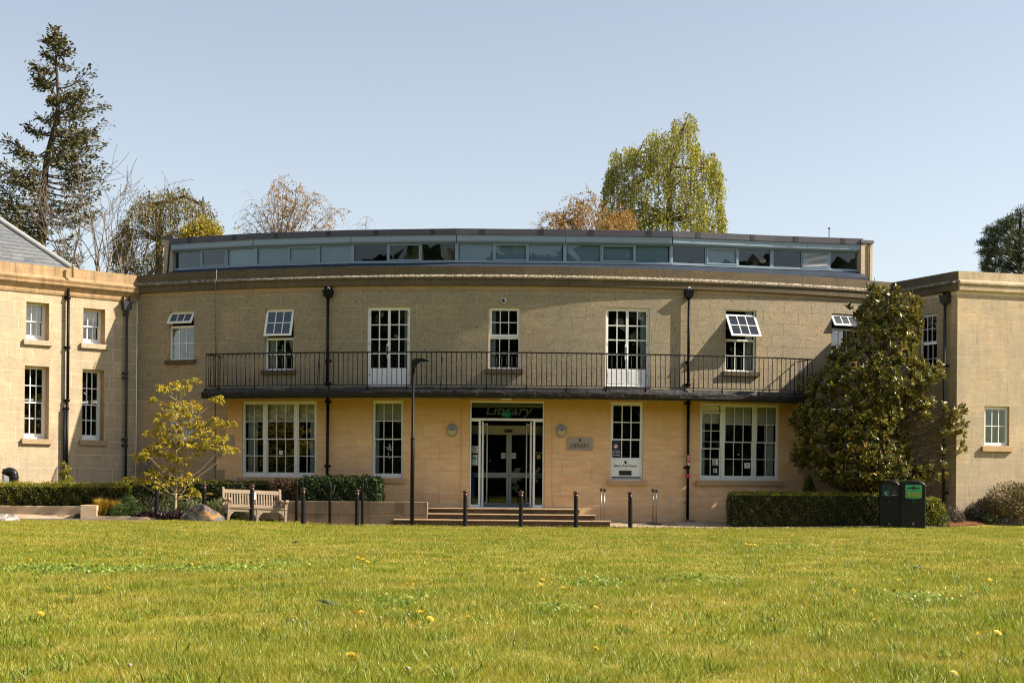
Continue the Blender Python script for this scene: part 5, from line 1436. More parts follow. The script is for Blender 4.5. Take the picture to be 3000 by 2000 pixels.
def lines(t, W, w, zs, th, mat=m_ink):
    mb = MB()
    for z in zs: mb.box(-w / 2, w / 2, -0.003, -0.0012, z - th / 2, z + th / 2)
    mb.obj("print_lines", mat, t, W)
t, W = sheet("no_smoking_notice", "no smoking notice above a green-banded notice, left glass of the entrance", on_wall(MAIN, 1390, 1316, -0.085), 0.185, 0.20); nosmoke(t, W, 0.042, 0.035); lines(t, W, 0.14, (-0.045,), 0.012)
t, W = sheet("opening_notice", "white notice with a green band, left glass of the entrance", on_wall(MAIN, 1389.5, 1347, -0.085), 0.18, 0.31)
mb = MB(); mb.box(-0.075, 0.075, -0.003, -0.0012, 0.03, 0.078); mb.obj("green_band", m_green, t, W); mb = MB(); mb.box(-0.07, -0.035, -0.003, -0.0012, 0.10, 0.14, 0); mb.box(-0.055, -0.025, -0.0032, -0.0014, 0.09, 0.12, 1); mb.obj("emblem", [m_navy, m_green], t, W); lines(t, W, 0.14, (-0.01, -0.025), 0.006, m_grey); lines(t, W, 0.15, (-0.138,), 0.016, m_mag)
t, W = sheet("camera_notice", "yellow camera warning sticker on the right glass of the entrance", on_wall(MAIN, 1578.5, 1338, -0.085), 0.105, 0.115, m_yel)
mb = MB(); mb.bar((-0.02, -0.003, 0.01), (0.025, -0.003, 0.04), 0.022, 0.002, 0, Vector((0, 1, 0))); mb.obj("camera_mark", m_ink, t, W); lettering("CCTV", 0.038, m_ink, t, W @ T(0, -0.003, -0.045), ext=0.0006)
for px, lab in ((1474.5, "left of two white notices on the inner sliding doors"), (1505, "right of two white notices on the inner sliding doors")):
    p = at(px, 1334.5, 42.6); t, W = sheet("door_notice", lab, T(*p), 0.135, 0.165, m_paper, group="white notices on the sliding doors"); lines(t, W, 0.095, (0.012,), 0.012); lines(t, W, 0.055, (-0.015,), 0.012)
t, W = sheet("no_smoking_notice", "no smoking notice in the left light of the right-hand triple window", on_wall(MAIN, 2095, 1354, -0.11), 0.175, 0.16); nosmoke(t, W, 0.035, 0.025); lines(t, W, 0.13, (-0.045,), 0.014, m_grey)
t, W = sheet("no_smoking_notice", "no smoking notice in the middle light of the right-hand triple window", on_wall(MAIN, 2189, 1363, -0.11), 0.175, 0.16); nosmoke(t, W, 0.035, 0.025); lines(t, W, 0.13, (-0.045,), 0.014, m_grey)
t, W = sheet("small_notice", "small cream printed card low in the right-hand triple window", on_wall(MAIN, 2094.5, 1378, -0.11), 0.125, 0.125); lines(t, W, 0.095, (0.035, 0.015, -0.005, -0.025), 0.008, m_grey)
t, W = sheet("small_notice", "small printed card in the middle of the left-hand triple window", on_wall(MAIN, 823, 1325, -0.11), 0.115, 0.115); lines(t, W, 0.085, (0.03, 0.012, -0.006, -0.024), 0.008, m_grey)
# pink tag, red buoy-like ball and strap on the right drainpipe
W = on_wall(MAIN, 2017, 1347.5, 0.145); t = thing("pipe_tag", "magenta strip sign with a white arrow tip fixed to the drainpipe", "sign", (0, 0, 0)); t.matrix_basis = W; WM[t.name] = W
mb = MB(); mb.box(-0.047, 0.047, -0.003, 0.003, -0.08, 0.155); mb.obj("strip", m_mag, t, W)
mb = MB(); mb.prism([(0, -0.155), (0.045, -0.1), (0.03, -0.085), (-0.03, -0.085), (-0.045, -0.1)], -0.005, 0.003); mb.tube([(0.022 * math.cos(a), -0.005, 0.10 + 0.024 * math.sin(a)) for a in np.linspace(0, 6.28, 12)], 0.006, 4); mb.box(-0.03, 0.03, -0.006, -0.0031, 0.035, 0.05); mb.box(-0.022, 0.022, -0.006, -0.0031, 0.0, 0.01); mb.obj("white_marks", m_paper, t, W)
W = on_wall(MAIN, 2014.5, 1393, 0.17); t = thing("red_ball", "round red ball hung on the drainpipe", "ball", (0, 0, 0)); t.matrix_basis = W; WM[t.name] = W
mb = MB(); mb.lathe([(0.004, -0.07)] + [(0.07 * math.sin(a), -0.07 * math.cos(a)) for a in np.linspace(0.3, 2.85, 9)] + [(0.004, 0.07)], n=16); mb.obj("ball", plain("red_plastic", (0.48, 0.02, 0.06), 0.35), t, W)
mb = MB(); mb.tube([(0.03, 0, 0.06), (0.03, 0.06, 0.09)], 0.006, 5); mb.obj("cord", m_black, t, W)
a = on_wall(MAIN, 2007, 1468, 0.05); t = thing("hanging_tag", "small pale tag dangling from a string on the drainpipe", "tag", (0, 0, 0)); t.matrix_basis = a; WM[t.name] = a
mb = MB(); mb.bar((-0.045, 0, -0.07), (0.02, 0, 0.0), 0.035, 0.004, 0, Vector((0, 1, 0))); mb.obj("tag_card", m_lampgr, t, a); mb = MB(); mb.tube([(0.02, 0, 0), (0.10, 0.0, 0.09)], 0.004, 4); mb.obj("string", m_black, t, a)
W = on_wall(MAIN, 428, 1360, 0.0); t = thing("utility_box", "weathered grey metal box on the wall behind the young tree", "utility box", (0, 0, 0)); t.matrix_basis = W; WM[t.name] = W
mb = MB(); mb.box(-0.15, 0.15, -0.14, -0.002, -0.18, 0.18); mb.obj("box_body", m_greybox, t, W); mb = MB(); mb.box(-0.165, 0.165, -0.16, -0.002, 0.181, 0.205); mb.box(-0.13, 0.13, -0.15, -0.141, -0.16, 0.16); mb.obj("box_lid", m_greybox, t, W); mb = MB(); mb.tube([(0.05, -0.03, -0.18), (0.05, -0.03, -0.8)], 0.018, 6); mb.obj("box_conduit", m_iron, t, W)
W = on_wall(LWING, 26, 1388, 0.0); t = thing("wall_panel", "grey vent panel on the left wing behind the black cowl", "vent panel", (0, 0, 0)); t.matrix_basis = W; WM[t.name] = W
mb = MB(); mb.box(-0.16, 0.16, -0.03, -0.002, -0.3, 0.16); mb.obj("panel", m_leadroll, t, W); mb = MB(); mb.box(0.08, 0.1, -0.035, -0.031, -0.28, 0.14); mb.obj("panel_seam", m_grey, t, W)
p = at(34, 1430, 40.2); t = thing("vent_cowl", "black plastic vent pipe with a hooded outlet behind the left hedge", "vent pipe", (p.x, 40.2, 0.3)); W = WM[t.name]
zc_ = ZC - 0.3 + (1410 - 1384) / F * 40.2
mb = MB(); P = [(0.06, 0, 0), (0.06, 0, zc_ - 0.19)] + [(-0.06 + 0.12 * math.cos(a), 0, zc_ - 0.19 + 0.10 * math.sin(a)) for a in np.linspace(0.15, 1.7, 7)] + [(-0.14, 0, zc_ - 0.11), (-0.17, 0, zc_ - 0.17)]
mb.tube(P, [0.125, 0.125, 0.125, 0.125, 0.125, 0.125, 0.125, 0.125, 0.128, 0.13, 0.13][:len(P)], 16); mb.obj("cowl_pipe", m_binbk, t, W); mb = MB(); mb.lathe([(0.13, 0), (0.138, 0.01), (0.138, 0.05), (0.13, 0.06)], (0.06, 0, zc_ - 0.28), 16); mb.obj("pipe_collar", m_binbk, t, W)
MLAB = ["small domed garden light behind the hedge next to the black cowl", "small domed garden light left of the bench, before the left triple window", "small domed garden light behind the hedge under the left triple window"]
for (px, py, Y), lab in zip(((64, 1411, 40.3), (687.5, 1400, 40.9), (891.5, 1400.5, 40.95)), MLAB):
    p = at(px, py, Y); t = thing("garden_light", lab, "garden light", (p.x, Y, 0.4), group="domed garden lights along the hedges"); W = WM[t.name]; H = p.z - 0.4
    mb = MB(); mb.lathe([(0.075, H - 0.11), (0.082, H - 0.07), (0.06, H - 0.02), (0.02, H), (0.002, H)], n=16); mb.obj("lamp_cap", m_grey, t, W)
    mb = MB(); mb.lathe([(0.06, H - 0.28), (0.062, H - 0.11)], n=16); mb.obj("lens", m_cream, t, W); mb = MB(); mb.lathe([(0.065, -0.2), (0.065, H - 0.28)], n=16); mb.obj("stem", m_black, t, W)
# ================================================================ VEGETATION
R = np.random.default_rng(12)
def unit(a): return a / (np.linalg.norm(a, axis=1, keepdims=True) + 1e-9)

def leaves(name, P, N, L, mat, parent, aspect=0.5, D=None, tint=None, fold=0.12, blunt=False, W=None):
    """leaf blades: P base points, N surface normals, D pointing directions"""
    n = len(P); P = np.asarray(P, float); N = unit(np.asarray(N, float))
    if D is None: D = R.normal(size=(n, 3))
    D = unit(D - N * (D * N).sum(1, keepdims=True)); B = np.cross(D, N)
    L = np.broadcast_to(L, (n,)).reshape(-1, 1); w = L * aspect / 2
    if blunt:   # six points, folded along the midrib, tip drooping
        m1, m2 = P + D * L * 0.35, P + D * L * 0.72
        V = np.stack([P, m1 + B * w + N * L * fold, m2 + B * w * 0.85 + N * L * fold * 0.8, P + D * L - N * L * 0.08, m2 - B * w * 0.85 + N * L * fold * 0.8, m1 - B * w + N * L * fold, ], 1).reshape(-1, 3)
        b = 6 * np.arange(n)[:, None]
        q = np.concatenate([b + np.array([0, 1, 2, 3]), b + np.array([0, 3, 4, 5])])
        me = np_mesh(name, V, quads=q, mats=mat, tint=np.repeat(R.random(n) if tint is None else tint, 6))
    else:
        V = np.stack([P, P + D * L * 0.5 + B * w + N * L * fold, P + D * L, P + D * L * 0.5 - B * w + N * L * fold], 1).reshape(-1, 3)
        b = 4 * np.arange(n)[:, None]
        tr = np.concatenate([b + np.array([0, 1, 2]), b + np.array([0, 2, 3])])
        me = np_mesh(name, V, tris=tr, mats=mat, tint=np.repeat(R.random(n) if tint is None else tint, 4))
    return obj(name, me, parent, W)

def limbs(name, segs, mat, parent, sides=5):
    """segs: list of (p0, p1, r0, r1)"""
    A = np.array([s[0] for s in segs], float); B = np.array([s[1] for s in segs], float)
    r0 = np.array([s[2] for s in segs]); r1 = np.array([s[3] for s in segs])
    t = unit(B - A); ref = np.where(np.abs(t[:, 2:3]) > 0.9, np.array([[1.0, 0, 0]]), np.array([[0, 0, 1.0]]))
    a = unit(np.cross(t, ref)); b = np.cross(t, a); n = len(segs); V = []
    for k in range(sides):
        q = 2 * math.pi * k / sides; o = a * math.cos(q) + b * math.sin(q)
        V.append(A + o * r0[:, None]); V.append(B + o * r1[:, None])
    V = np.stack(V, 1).reshape(-1, 3); base = (2 * sides) * np.arange(n)[:, None]; Q = []
    for k in range(sides):
        j = (k + 1) % sides; Q.append(base + np.array([2 * k, 2 * k + 1, 2 * j + 1, 2 * j]))
    return obj(name, np_mesh(name, V, quads=np.concatenate(Q), mats=mat, smooth=True), parent)

G3 = lambda a, b, c: [(0.0, a), (0.5, b), (1.0, c)]
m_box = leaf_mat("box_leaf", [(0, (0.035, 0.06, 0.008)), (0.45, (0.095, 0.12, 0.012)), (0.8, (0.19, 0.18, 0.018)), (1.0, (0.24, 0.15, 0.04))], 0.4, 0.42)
m_boxtop = leaf_mat("sunlit_box_leaf", [(0, (0.12, 0.15, 0.012)), (0.6, (0.24, 0.24, 0.018)), (1.0, (0.33, 0.28, 0.035))], 0.4, 0.35)  # box leaf with sunlight painted into its colour, for hedge tops and sunny box
m_boxdk = leaf_mat("shaded_box_leaf", [(0, (0.018, 0.03, 0.006)), (0.5, (0.045, 0.06, 0.010)), (0.85, (0.09, 0.10, 0.014)), (1.0, (0.15, 0.10, 0.03))], 0.4, 0.2)  # same box leaf, darkened to paint in the shade under the magnolia
m_yew = leaf_mat("yew_leaf", [(0, (0.014, 0.03, 0.008)), (0.6, (0.03, 0.06, 0.012)), (1.0, (0.07, 0.10, 0.02))], 0.5, 0.2)
m_dead = leaf_mat("brown_hedge_twigs", [(0, (0.05, 0.03, 0.02)), (0.6, (0.10, 0.06, 0.035)), (1, (0.16, 0.085, 0.04))], 0.7, 0.1)
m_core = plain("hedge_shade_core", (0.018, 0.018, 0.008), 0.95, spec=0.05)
m_mag = leaf_mat("magnolia_leaf", [(0, (0.035, 0.055, 0.008)), (0.5, (0.11, 0.115, 0.016)), (0.85, (0.24, 0.195, 0.028)), (0.97, (0.27, 0.17, 0.02)), (1, (0.32, 0.10, 0.03))], 0.33, 0.18, back=(0.16, 0.145, 0.035), spec=0.5)
m_young = leaf_mat("yellow_green_leaf", [(0, (0.26, 0.25, 0.02)), (0.5, (0.44, 0.39, 0.03)), (0.85, (0.52, 0.37, 0.045)), (1, (0.44, 0.22, 0.06))], 0.45, 0.45)
m_bark = plain("grey_brown_bark", (0.20, 0.15, 0.10), 0.9, var=0.5, scale=6, bmp=0.4, spec=0.15)
m_barkd = plain("dark_bark", (0.085, 0.065, 0.05), 0.9, var=0.5, scale=4, bmp=0.4, spec=0.15)
m_barkp = plain("pale_twig_bark", (0.21, 0.17, 0.145), 0.9, var=0.5, scale=3, spec=0.15)
m_barky = plain("young_tree_bark", (0.36, 0.29, 0.18), 0.8, var=0.4, scale=9, spec=0.2)
m_conif = leaf_mat("conifer_needles", [(0, (0.035, 0.04, 0.012)), (0.6, (0.085, 0.08, 0.02)), (1, (0.19, 0.14, 0.035))], 0.6, 0.15)
m_cedar = leaf_mat("drooping_conifer_foliage", [(0, (0.09, 0.08, 0.016)), (0.5, (0.18, 0.15, 0.025)), (1, (0.30, 0.22, 0.035))], 0.6, 0.25)
m_gold = leaf_mat("golden_leaf", [(0, (0.20, 0.17, 0.012)), (0.6, (0.33, 0.27, 0.02)), (1, (0.42, 0.32, 0.03))], 0.5, 0.4)
m_birch = leaf_mat("birch_spring_leaf", [(0, (0.15, 0.17, 0.018)), (0.5, (0.30, 0.30, 0.032)), (0.85, (0.46, 0.41, 0.06)), (1, (0.56, 0.50, 0.16))], 0.4, 0.45)
m_rust = leaf_mat("russet_leaf", [(0, (0.22, 0.115, 0.025)), (0.6, (0.40, 0.22, 0.045)), (1, (0.48, 0.31, 0.07))], 0.6, 0.35)
m_pinel = leaf_mat("pine_needles", [(0, (0.025, 0.04, 0.014)), (0.6, (0.05, 0.068, 0.02)), (1, (0.10, 0.10, 0.03))], 0.55, 0.15)
m_fern = leaf_mat("feathery_green", [(0, (0.025, 0.055, 0.012)), (0.6, (0.075, 0.135, 0.028)), (1, (0.17, 0.23, 0.06))], 0.5, 0.35)
m_herb = leaf_mat("bed_herbs", [(0, (0.05, 0.075, 0.02)), (0.5, (0.10, 0.125, 0.03)), (0.9, (0.17, 0.165, 0.055)), (1, (0.24, 0.25, 0.34))], 0.5, 0.3)
m_goldgr = leaf_mat("golden_grass", [(0, (0.22, 0.12, 0.012)), (0.5, (0.42, 0.26, 0.02)), (1, (0.55, 0.40, 0.08))], 0.5, 0.4)
m_purple = leaf_mat("dark_purple_blades", [(0, (0.018, 0.01, 0.014)), (0.6, (0.05, 0.026, 0.035)), (1, (0.14, 0.09, 0.09))], 0.35, 0.1)
m_shrub = leaf_mat("bronze_shrub_leaf", [(0, (0.05, 0.055, 0.015)), (0.5, (0.12, 0.10, 0.025)), (0.85, (0.24, 0.16, 0.035)), (1, (0.33, 0.25, 0.09))], 0.4, 0.25)
m_lav = leaf_mat("grey_lavender", [(0, (0.06, 0.055, 0.045)), (0.6, (0.12, 0.11, 0.09)), (1, (0.20, 0.17, 0.15))], 0.6, 0.2)

# ---- clipped hedges: leaf shell over a dark core
def hedge(name, label, pa, pb, depth, z0, z1, mat, dens=1500, size=0.036, topmat=None, rough=0.03, roundness=0.07, group=None, cat="hedge", ends=0.0):
    a, b = Vector(pa), Vector(pb); d = b - a; L = d.length; ang = math.atan2(d.y, d.x); h = z1 - z0
    t = thing(name, label, cat, (a.x, a.y, z0), ang, group); W = WM[t.name]
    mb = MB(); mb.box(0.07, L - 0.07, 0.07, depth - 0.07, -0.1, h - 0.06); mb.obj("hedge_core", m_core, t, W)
    def shell(n, face):
        u, v = R.random(n), R.random(n)
        if face == 'f': P = np.stack([u * L, np.zeros(n), v * h], 1); N = np.tile([0, -1.0, 0], (n, 1))
        elif face == 't': P = np.stack([u * L, v * depth, np.full(n, h)], 1); N = np.tile([0, 0, 1.0], (n, 1))
        elif face == 'b': P = np.stack([u * L, np.full(n, depth), v * h], 1); N = np.tile([0, 1.0, 0], (n, 1))
        else:
            x = 0.0 if face == 'l' else L; P = np.stack([np.full(n, x), u * depth, v * h], 1); N = np.tile([-1.0 if face == 'l' else 1.0, 0, 0], (n, 1))
        return P, N
    Ps, Ns, tops = [], [], []
    for f, ar in (('f', L * h), ('t', L * depth), ('b', L * h * 0.4), ('l', depth * h), ('r', depth * h)):
        n = int(ar * dens); P, N = shell(n, f); Ps.append(P); Ns.append(N); tops.append(np.full(n, f == 't'))
    P, N, top = np.concatenate(Ps), np.concatenate(Ns), np.concatenate(tops)
    c = np.array([L / 2, depth / 2, h / 2]); r = roundness
    Q = np.clip(P, [r + ends, r, -1], [L - r - ends, depth - r, h - r]); dd = P - Q; ln = np.linalg.norm(dd, axis=1, keepdims=True)
    P = Q + dd / np.maximum(ln, 1e-6) * np.minimum(ln, r)
    bumpv = 0.5 * np.sin(P[:, 0] * 7.3 + 1.1) * np.sin(P[:, 2] * 8.7 + P[:, 1] * 5) + 0.5 * np.sin(P[:, 0] * 17 + P[:, 2] * 13)
    P = P + N * (bumpv[:, None] * rough + R.normal(0, rough * 0.7, (len(P), 1)))
    P[:, 2] = np.maximum(P[:, 2], 0.0)
    Nn = unit(N + R.normal(0, 0.75, N.shape)); Dd = R.normal(size=N.shape) + np.array([0, 0, 0.5]) + N * 0.4
    sz = size * R.uniform(0.6, 1.3, len(P))
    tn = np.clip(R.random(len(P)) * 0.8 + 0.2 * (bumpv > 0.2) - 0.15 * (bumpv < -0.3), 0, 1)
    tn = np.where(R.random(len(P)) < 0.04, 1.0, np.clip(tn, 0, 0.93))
    if topmat is None: leaves("foliage", P, Nn, sz, mat, t, 0.6, Dd, tn, W=W)
    else:
        zsel = top | (P[:, 2] > h - 0.06)  # top leaves take a brighter colour that stands in for light falling there
        leaves("foliage", P[~zsel], Nn[~zsel], sz[~zsel], mat, t, 0.6, Dd[~zsel], tn[~zsel], W=W); leaves("lit_top_foliage", P[zsel], Nn[zsel], sz[zsel], topmat, t, 0.6, Dd[zsel], tn[zsel], W=W)
    return t
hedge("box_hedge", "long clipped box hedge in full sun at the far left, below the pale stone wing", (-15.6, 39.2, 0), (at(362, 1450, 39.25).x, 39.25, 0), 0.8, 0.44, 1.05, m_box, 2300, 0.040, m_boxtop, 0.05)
hedge("box_hedge", "shaded clipped hedge running behind the young yellow tree and the bench", (at(352, 1450, 40.6).x, 40.35, 0), (at(790, 1450, 40.6).x, 40.6, 0), 0.7, 0.2, 1.17, m_yew, 1500, 0.04, m_box)
hedge("yew_hedge", "dark yew hedge on top of the low wall, left of the entrance steps", (at(880, 1450, 40.1).x, 40.15, 0), (at(1110, 1450, 40.1).x, 40.05, 0), 0.75, 0.62, 1.30, m_yew, 2200, 0.05, None, 0.05)
hedge("yew_hedge", "bare brown hedge stretch between the bench and the dark yew hedge", (at(788, 1450, 40.1).x, 40.25, 0), (at(884, 1450, 40.1).x, 40.2, 0), 0.65, 0.62, 1.20, m_dead, 1900, 0.045, None, 0.04)
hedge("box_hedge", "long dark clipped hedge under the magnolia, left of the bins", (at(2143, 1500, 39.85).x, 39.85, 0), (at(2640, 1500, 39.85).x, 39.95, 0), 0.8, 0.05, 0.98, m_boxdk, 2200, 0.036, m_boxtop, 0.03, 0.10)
hedge("box_hedge", "short rounded box hedge end in sun, right of the bins", (at(2690, 1500, 39.9).x, 40.0, 0), (at(2778, 1500, 39.9).x, 40.05, 0), 0.7, 0.05, 0.86, m_boxtop, 2600, 0.036, m_boxtop, 0.04, 0.28)

def blob_plant(name, label, c, prof, mat, n, size, cat="shrub", group=None, aspect=0.6, rnd=0.7, up=0.3, core=True, tintf=None, trunk=None):
    """prof: list of (radius, z): a turned body of foliage"""
    t = thing(name, label, cat, c, 0, group); W = WM[t.name]
    zs = np.array([z for r, z in prof]); rs = np.array([r for r, z in prof])
    z = R.uniform(zs[0], zs[-1], n); r = np.interp(z, zs, rs); a = R.uniform(0, 2 * math.pi, n)
    k = np.sqrt(R.uniform(0.65, 1.0, n)); P = np.stack([r * k * np.cos(a), r * k * np.sin(a), z], 1)
    N = np.stack([np.cos(a), np.sin(a), np.full(n, 0.25)], 1); Nn = unit(N + R.normal(0, rnd, N.shape)); D = R.normal(size=N.shape) * 0.6 + np.array([0, 0, up]) + N * 0.5
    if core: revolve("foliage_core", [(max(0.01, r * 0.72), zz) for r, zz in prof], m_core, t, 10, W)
    leaves("foliage", P, Nn, size * R.uniform(0.6, 1.3, n), mat, t, aspect, D, None if tintf is None else tintf(P), W=W); return t
for px, lab, Y in ((2371, "clipped conical bush rising behind the dark hedge, left end of the magnolia", 40.9), (2527, "clipped conical bush half hidden behind the hedge beside the left bin", 40.9)):
    p = at(px, 1392, Y); blob_plant("conical_topiary", lab, (p.x, Y, 0.15), [(0.26, 0), (0.25, 0.5), (0.235, 0.8), (0.17, 1.0), (0.09, 1.17), (0.01, p.z - 0.13)], m_box, 4200, 0.036)
def spiral(name, label, px, Y, ztop, zbot, mat):
    p = at(px, 1400, Y); t = thing(name, label, "topiary", (p.x, Y, 0.3), 0, None); W = WM[t.name]; n = 3800
    H = ztop - 0.3; u = R.random(n); ph = u * 2 * math.pi * 2.6; rr = 0.12 * (1 - 0.55 * u) + 0.03; off = R.normal(0, 1, (n, 3)); off = unit(off) * (R.uniform(0.6, 1.0, (n, 1)) * (0.13 * (1 - 0.35 * u))[:, None])
    P = np.stack([rr * np.cos(ph), rr * np.sin(ph), (zbot - 0.3) + u * (H - (zbot - 0.3)) - 0.06], 1) + off * np.array([1, 1, 0.75])
    leaves("foliage", P, unit(off) + R.normal(0, 0.5, (n, 3)), 0.032 * R.uniform(0.6, 1.3, n), mat, t, 0.6, W=W); mb = MB(); mb.tube([(0, 0, 0), (0, 0, H - 0.1)], 0.03, 6); mb.obj("stem", m_bark, t, W); return t
spiral("spiral_topiary", "small spiral topiary above the hedge at the foot of the left drainpipe", 192, 40.35, at(192, 1350, 40.35).z, 0.98, m_boxtop)
spiral("spiral_topiary", "dark spiral topiary in shade directly behind the young yellow tree", 511, 40.1, at(511, 1362, 40.1).z, 0.8, m_yew)

# ---- magnolia against the right corner
MAGP = [(843, 2550, 2575), (868, 2538, 2690), (900, 2528, 2702), (950, 2505, 2695), (1000, 2470, 2690), (1040, 2445, 2695), (1075, 2405, 2700), (1100, 2372, 2755), (1140, 2350, 2740), (1180, 2342, 2660), (1230, 2330, 2655), (1280, 2322, 2660), (1330, 2340, 2680), (1370, 2340, 2700), (1400, 2400, 2705), (1430, 2490, 2690), (1455, 2530, 2660)]
magt = thing("magnolia_tree", "tall glossy evergreen magnolia filling the corner by the right wing", "tree", (at(2560, 1500, 41.2).x, 41.2, 0.1))
my = np.array([m[0] for m in MAGP]); mxl = np.array([m[1] for m in MAGP]); mxr = np.array([m[2] for m in MAGP])
def mag_pts(n):
    out = []
    while len(out) < n:
        y = R.uniform(843, 1452); xl, xr = np.interp(y, my, mxl), np.interp(y, my, mxr)
        if R.random() > (xr - xl) / 360: continue
        xc, hw = (xl + xr) / 2, (xr - xl) / 2; a = R.uniform(0, 2 * math.pi); k = R.uniform(0.55, 1.0) ** 0.6
        dx, dy = math.cos(a) * k, math.sin(a) * k
        wob = 1 + 0.10 * math.sin(y * 0.06 + a * 3)
        Y = 41.2 + dy * min(1.55, hw * 41 / F * 1.0 + 0.15)
        if dy > 0.2: continue
        p = at(xc + dx * hw * wob, y, Y); out.append((p.x, p.y, p.z, dx, dy))
    return np.array(out)
NM = 1250
tips = mag_pts(NM)
extra = []
for x0, x1, y0, y1, n in ((2690, 2760, 1060, 1105, 14), (2685, 2735, 1165, 1225, 22), (2752, 2828, 1178, 1320, 40), (2690, 2725, 1345, 1400, 12), (2735, 2770, 1355, 1395, 6)):
    for _ in range(n):
        xx, yy = R.uniform(x0, x1), R.uniform(y0, y1); p = at(xx, yy, 40.9 + R.normal(0, 0.25)); extra.append((p.x, p.y, p.z, 0.7, -0.3))
for xx, yy in ((2562, 848), (2566, 858), (2628, 846), (2634, 858), (2632, 870), (2490, 900), (2672, 880), (2548, 870)):
    for _ in range(2): p = at(xx + R.normal(0, 2), yy, 41.1); extra.append((p.x, p.y, p.z, 0, -0.3))
tips = np.concatenate([tips, np.array(extra)])
P, N, D, S = [], [], [], []
for tx, ty, tz, dx, dy in tips:
    ax = Vector((dx * 0.7, dy * 0.7, 0.55)).normalized(); s1 = ax.orthogonal().normalized(); s2 = ax.cross(s1)
    k = R.integers(8, 12)
    for i in range(k):
        q = 2 * math.pi * i / k + R.uniform(-.3, .3); tilt = R.uniform(0.35, 1.2)
        dr = ax * math.cos(tilt) + (s1 * math.cos(q) + s2 * math.sin(q)) * math.sin(tilt)
        dr.z -= 0.25 * R.random(); nn = ax * math.sin(tilt) - (s1 * math.cos(q) + s2 * math.sin(q)) * math.cos(tilt) + Vector(R.normal(0, 0.2, 3))
        P.append((tx - ax.x * 0.05 * i / k, ty - ax.y * 0.05 * i / k, tz - 0.10 * i / k)); D.append(tuple(dr)); N.append(tuple(nn)); S.append(R.uniform(0.13, 0.22))
leaves("crown", P, N, np.array(S), m_mag, magt, 0.40, np.array(D), fold=0.06, blunt=True)
segs = []; tb = Vector((at(2560, 1500, 41.2).x, 41.2, 0.0)); prev = tb
for y, x in ((1350, 2555), (1150, 2570), (1000, 2590), (880, 2600)):
    q = at(x, y, 41.25); segs.append((tuple(prev), tuple(q), 0.11 * (prev.z < 1) + 0.05, 0.05)); prev = q
for i in range(0, len(tips), 4):
    p = Vector(tips[i][:3]); zz = max(0.4, p.z - R.uniform(0.5, 1.4)); b = Vector((tb.x + (p.x - tb.x) * 0.15, 41.22, zz)); m_ = b.lerp(p, 0.55) + Vector((0, 0, -0.12)); segs += [(tuple(b), tuple(m_), 0.022, 0.014), (tuple(m_), tuple(p), 0.014, 0.006)]
for i in range(NM, len(tips)):
    p = Vector(tips[i][:3]); b = at(2640 + R.uniform(-8, 8), 1300, 41.0); b.z = p.z - 0.5; m_ = b.lerp(p, 0.6) - Vector((0, 0, 0.1)); segs += [(tuple(b), tuple(m_), 0.016, 0.011), (tuple(m_), tuple(p), 0.011, 0.005)]
limbs("trunk", segs, m_bark, magt)

# ---- young yellow-leaved tree
YC = [(1480, 235), (1550, 215), (1640, 195), (1670, 215), (1690, 260), (1795, 165), (1415, 350), (1560, 390), (1610, 405), (1680, 400), (1720, 385), (1780, 380), (1795, 420), (1700, 440), (1430, 505), (1480, 560), (1560, 500), (1530, 470), (1470, 590), (1620, 520), (1740, 470), (1760, 510), (1660, 540), (1990, 345), (2020, 330), (1360, 640), (1410, 660), (1480, 700), (1490, 740), (1540, 640), (1600, 580), (1640, 630), (1570, 680), (1640, 690), (1720, 590), (1760, 600), (1830, 590), (1880, 570), (1940, 545), (1990, 530), (2060, 555), (2110, 560), (1980, 600), (1890, 640), (1840, 680), (1760, 670), (1280, 870), (1340, 810), (1400, 840), (1460, 800), (1520, 830), (1590, 790), (1290, 890), (1560, 860), (1600, 890), (1650, 880), (1700, 900), (1790, 840), (1850, 800), (1900, 780), (1960, 760), (2010, 720), (2060, 690), (2100, 800), (2160, 800), (2050, 780), (1960, 690), (1930, 730), (1720, 760), (1390, 1020), (1440, 1050), (1400, 960), (1500, 950), (1190, 1075), (1250, 1090), (1300, 1085), (1360, 1100), (1480, 1130), (1530, 1060), (1580, 1010), (1690, 1070), (1740, 1050), (1720, 1130), (1480, 1190), (1720, 1200), (1780, 1200), (1830, 1210), (1560, 980), (1600, 1090), (1450, 1010), (1320, 830), (1430, 770), (1820, 760), (1570, 440), (1650, 440)]
YD = 39.15
yt = thing("young_tree", "slender young tree with yellow-green drooping leaves in the left bed", "tree", (at(513, 1490, YD).x, YD, 0.15))
z2 = lambda x, y, dY=0.0: at(x / 3.136, 1060 + y / 3.136, YD + dY)
stem = [z2(1610, 1345), z2(1612, 1200), z2(1622, 1050), z2(1622, 850), z2(1615, 640), z2(1615, 430), z2(1630, 210)]
segs = []; rr = [0.055, 0.045, 0.035, 0.026, 0.018, 0.012, 0.006]
stem[0].z = 0.1
for i in range(6): segs.append((tuple(stem[i]), tuple(stem[i + 1]), rr[i], rr[i + 1]))
segs.append((tuple(z2(1610, 1260)), tuple(z2(1585, 1110)), 0.03, 0.022)); segs.append((tuple(z2(1585, 1110)), tuple(z2(1560, 1000)), 0.022, 0.016)); segs.append((tuple(z2(1612, 1170)), tuple(z2(1680, 1020)), 0.03, 0.022)); segs.append((tuple(z2(1680, 1020)), tuple(z2(1850, 860, -0.3)), 0.022, 0.014))
P, N, D, S = [], [], [], []
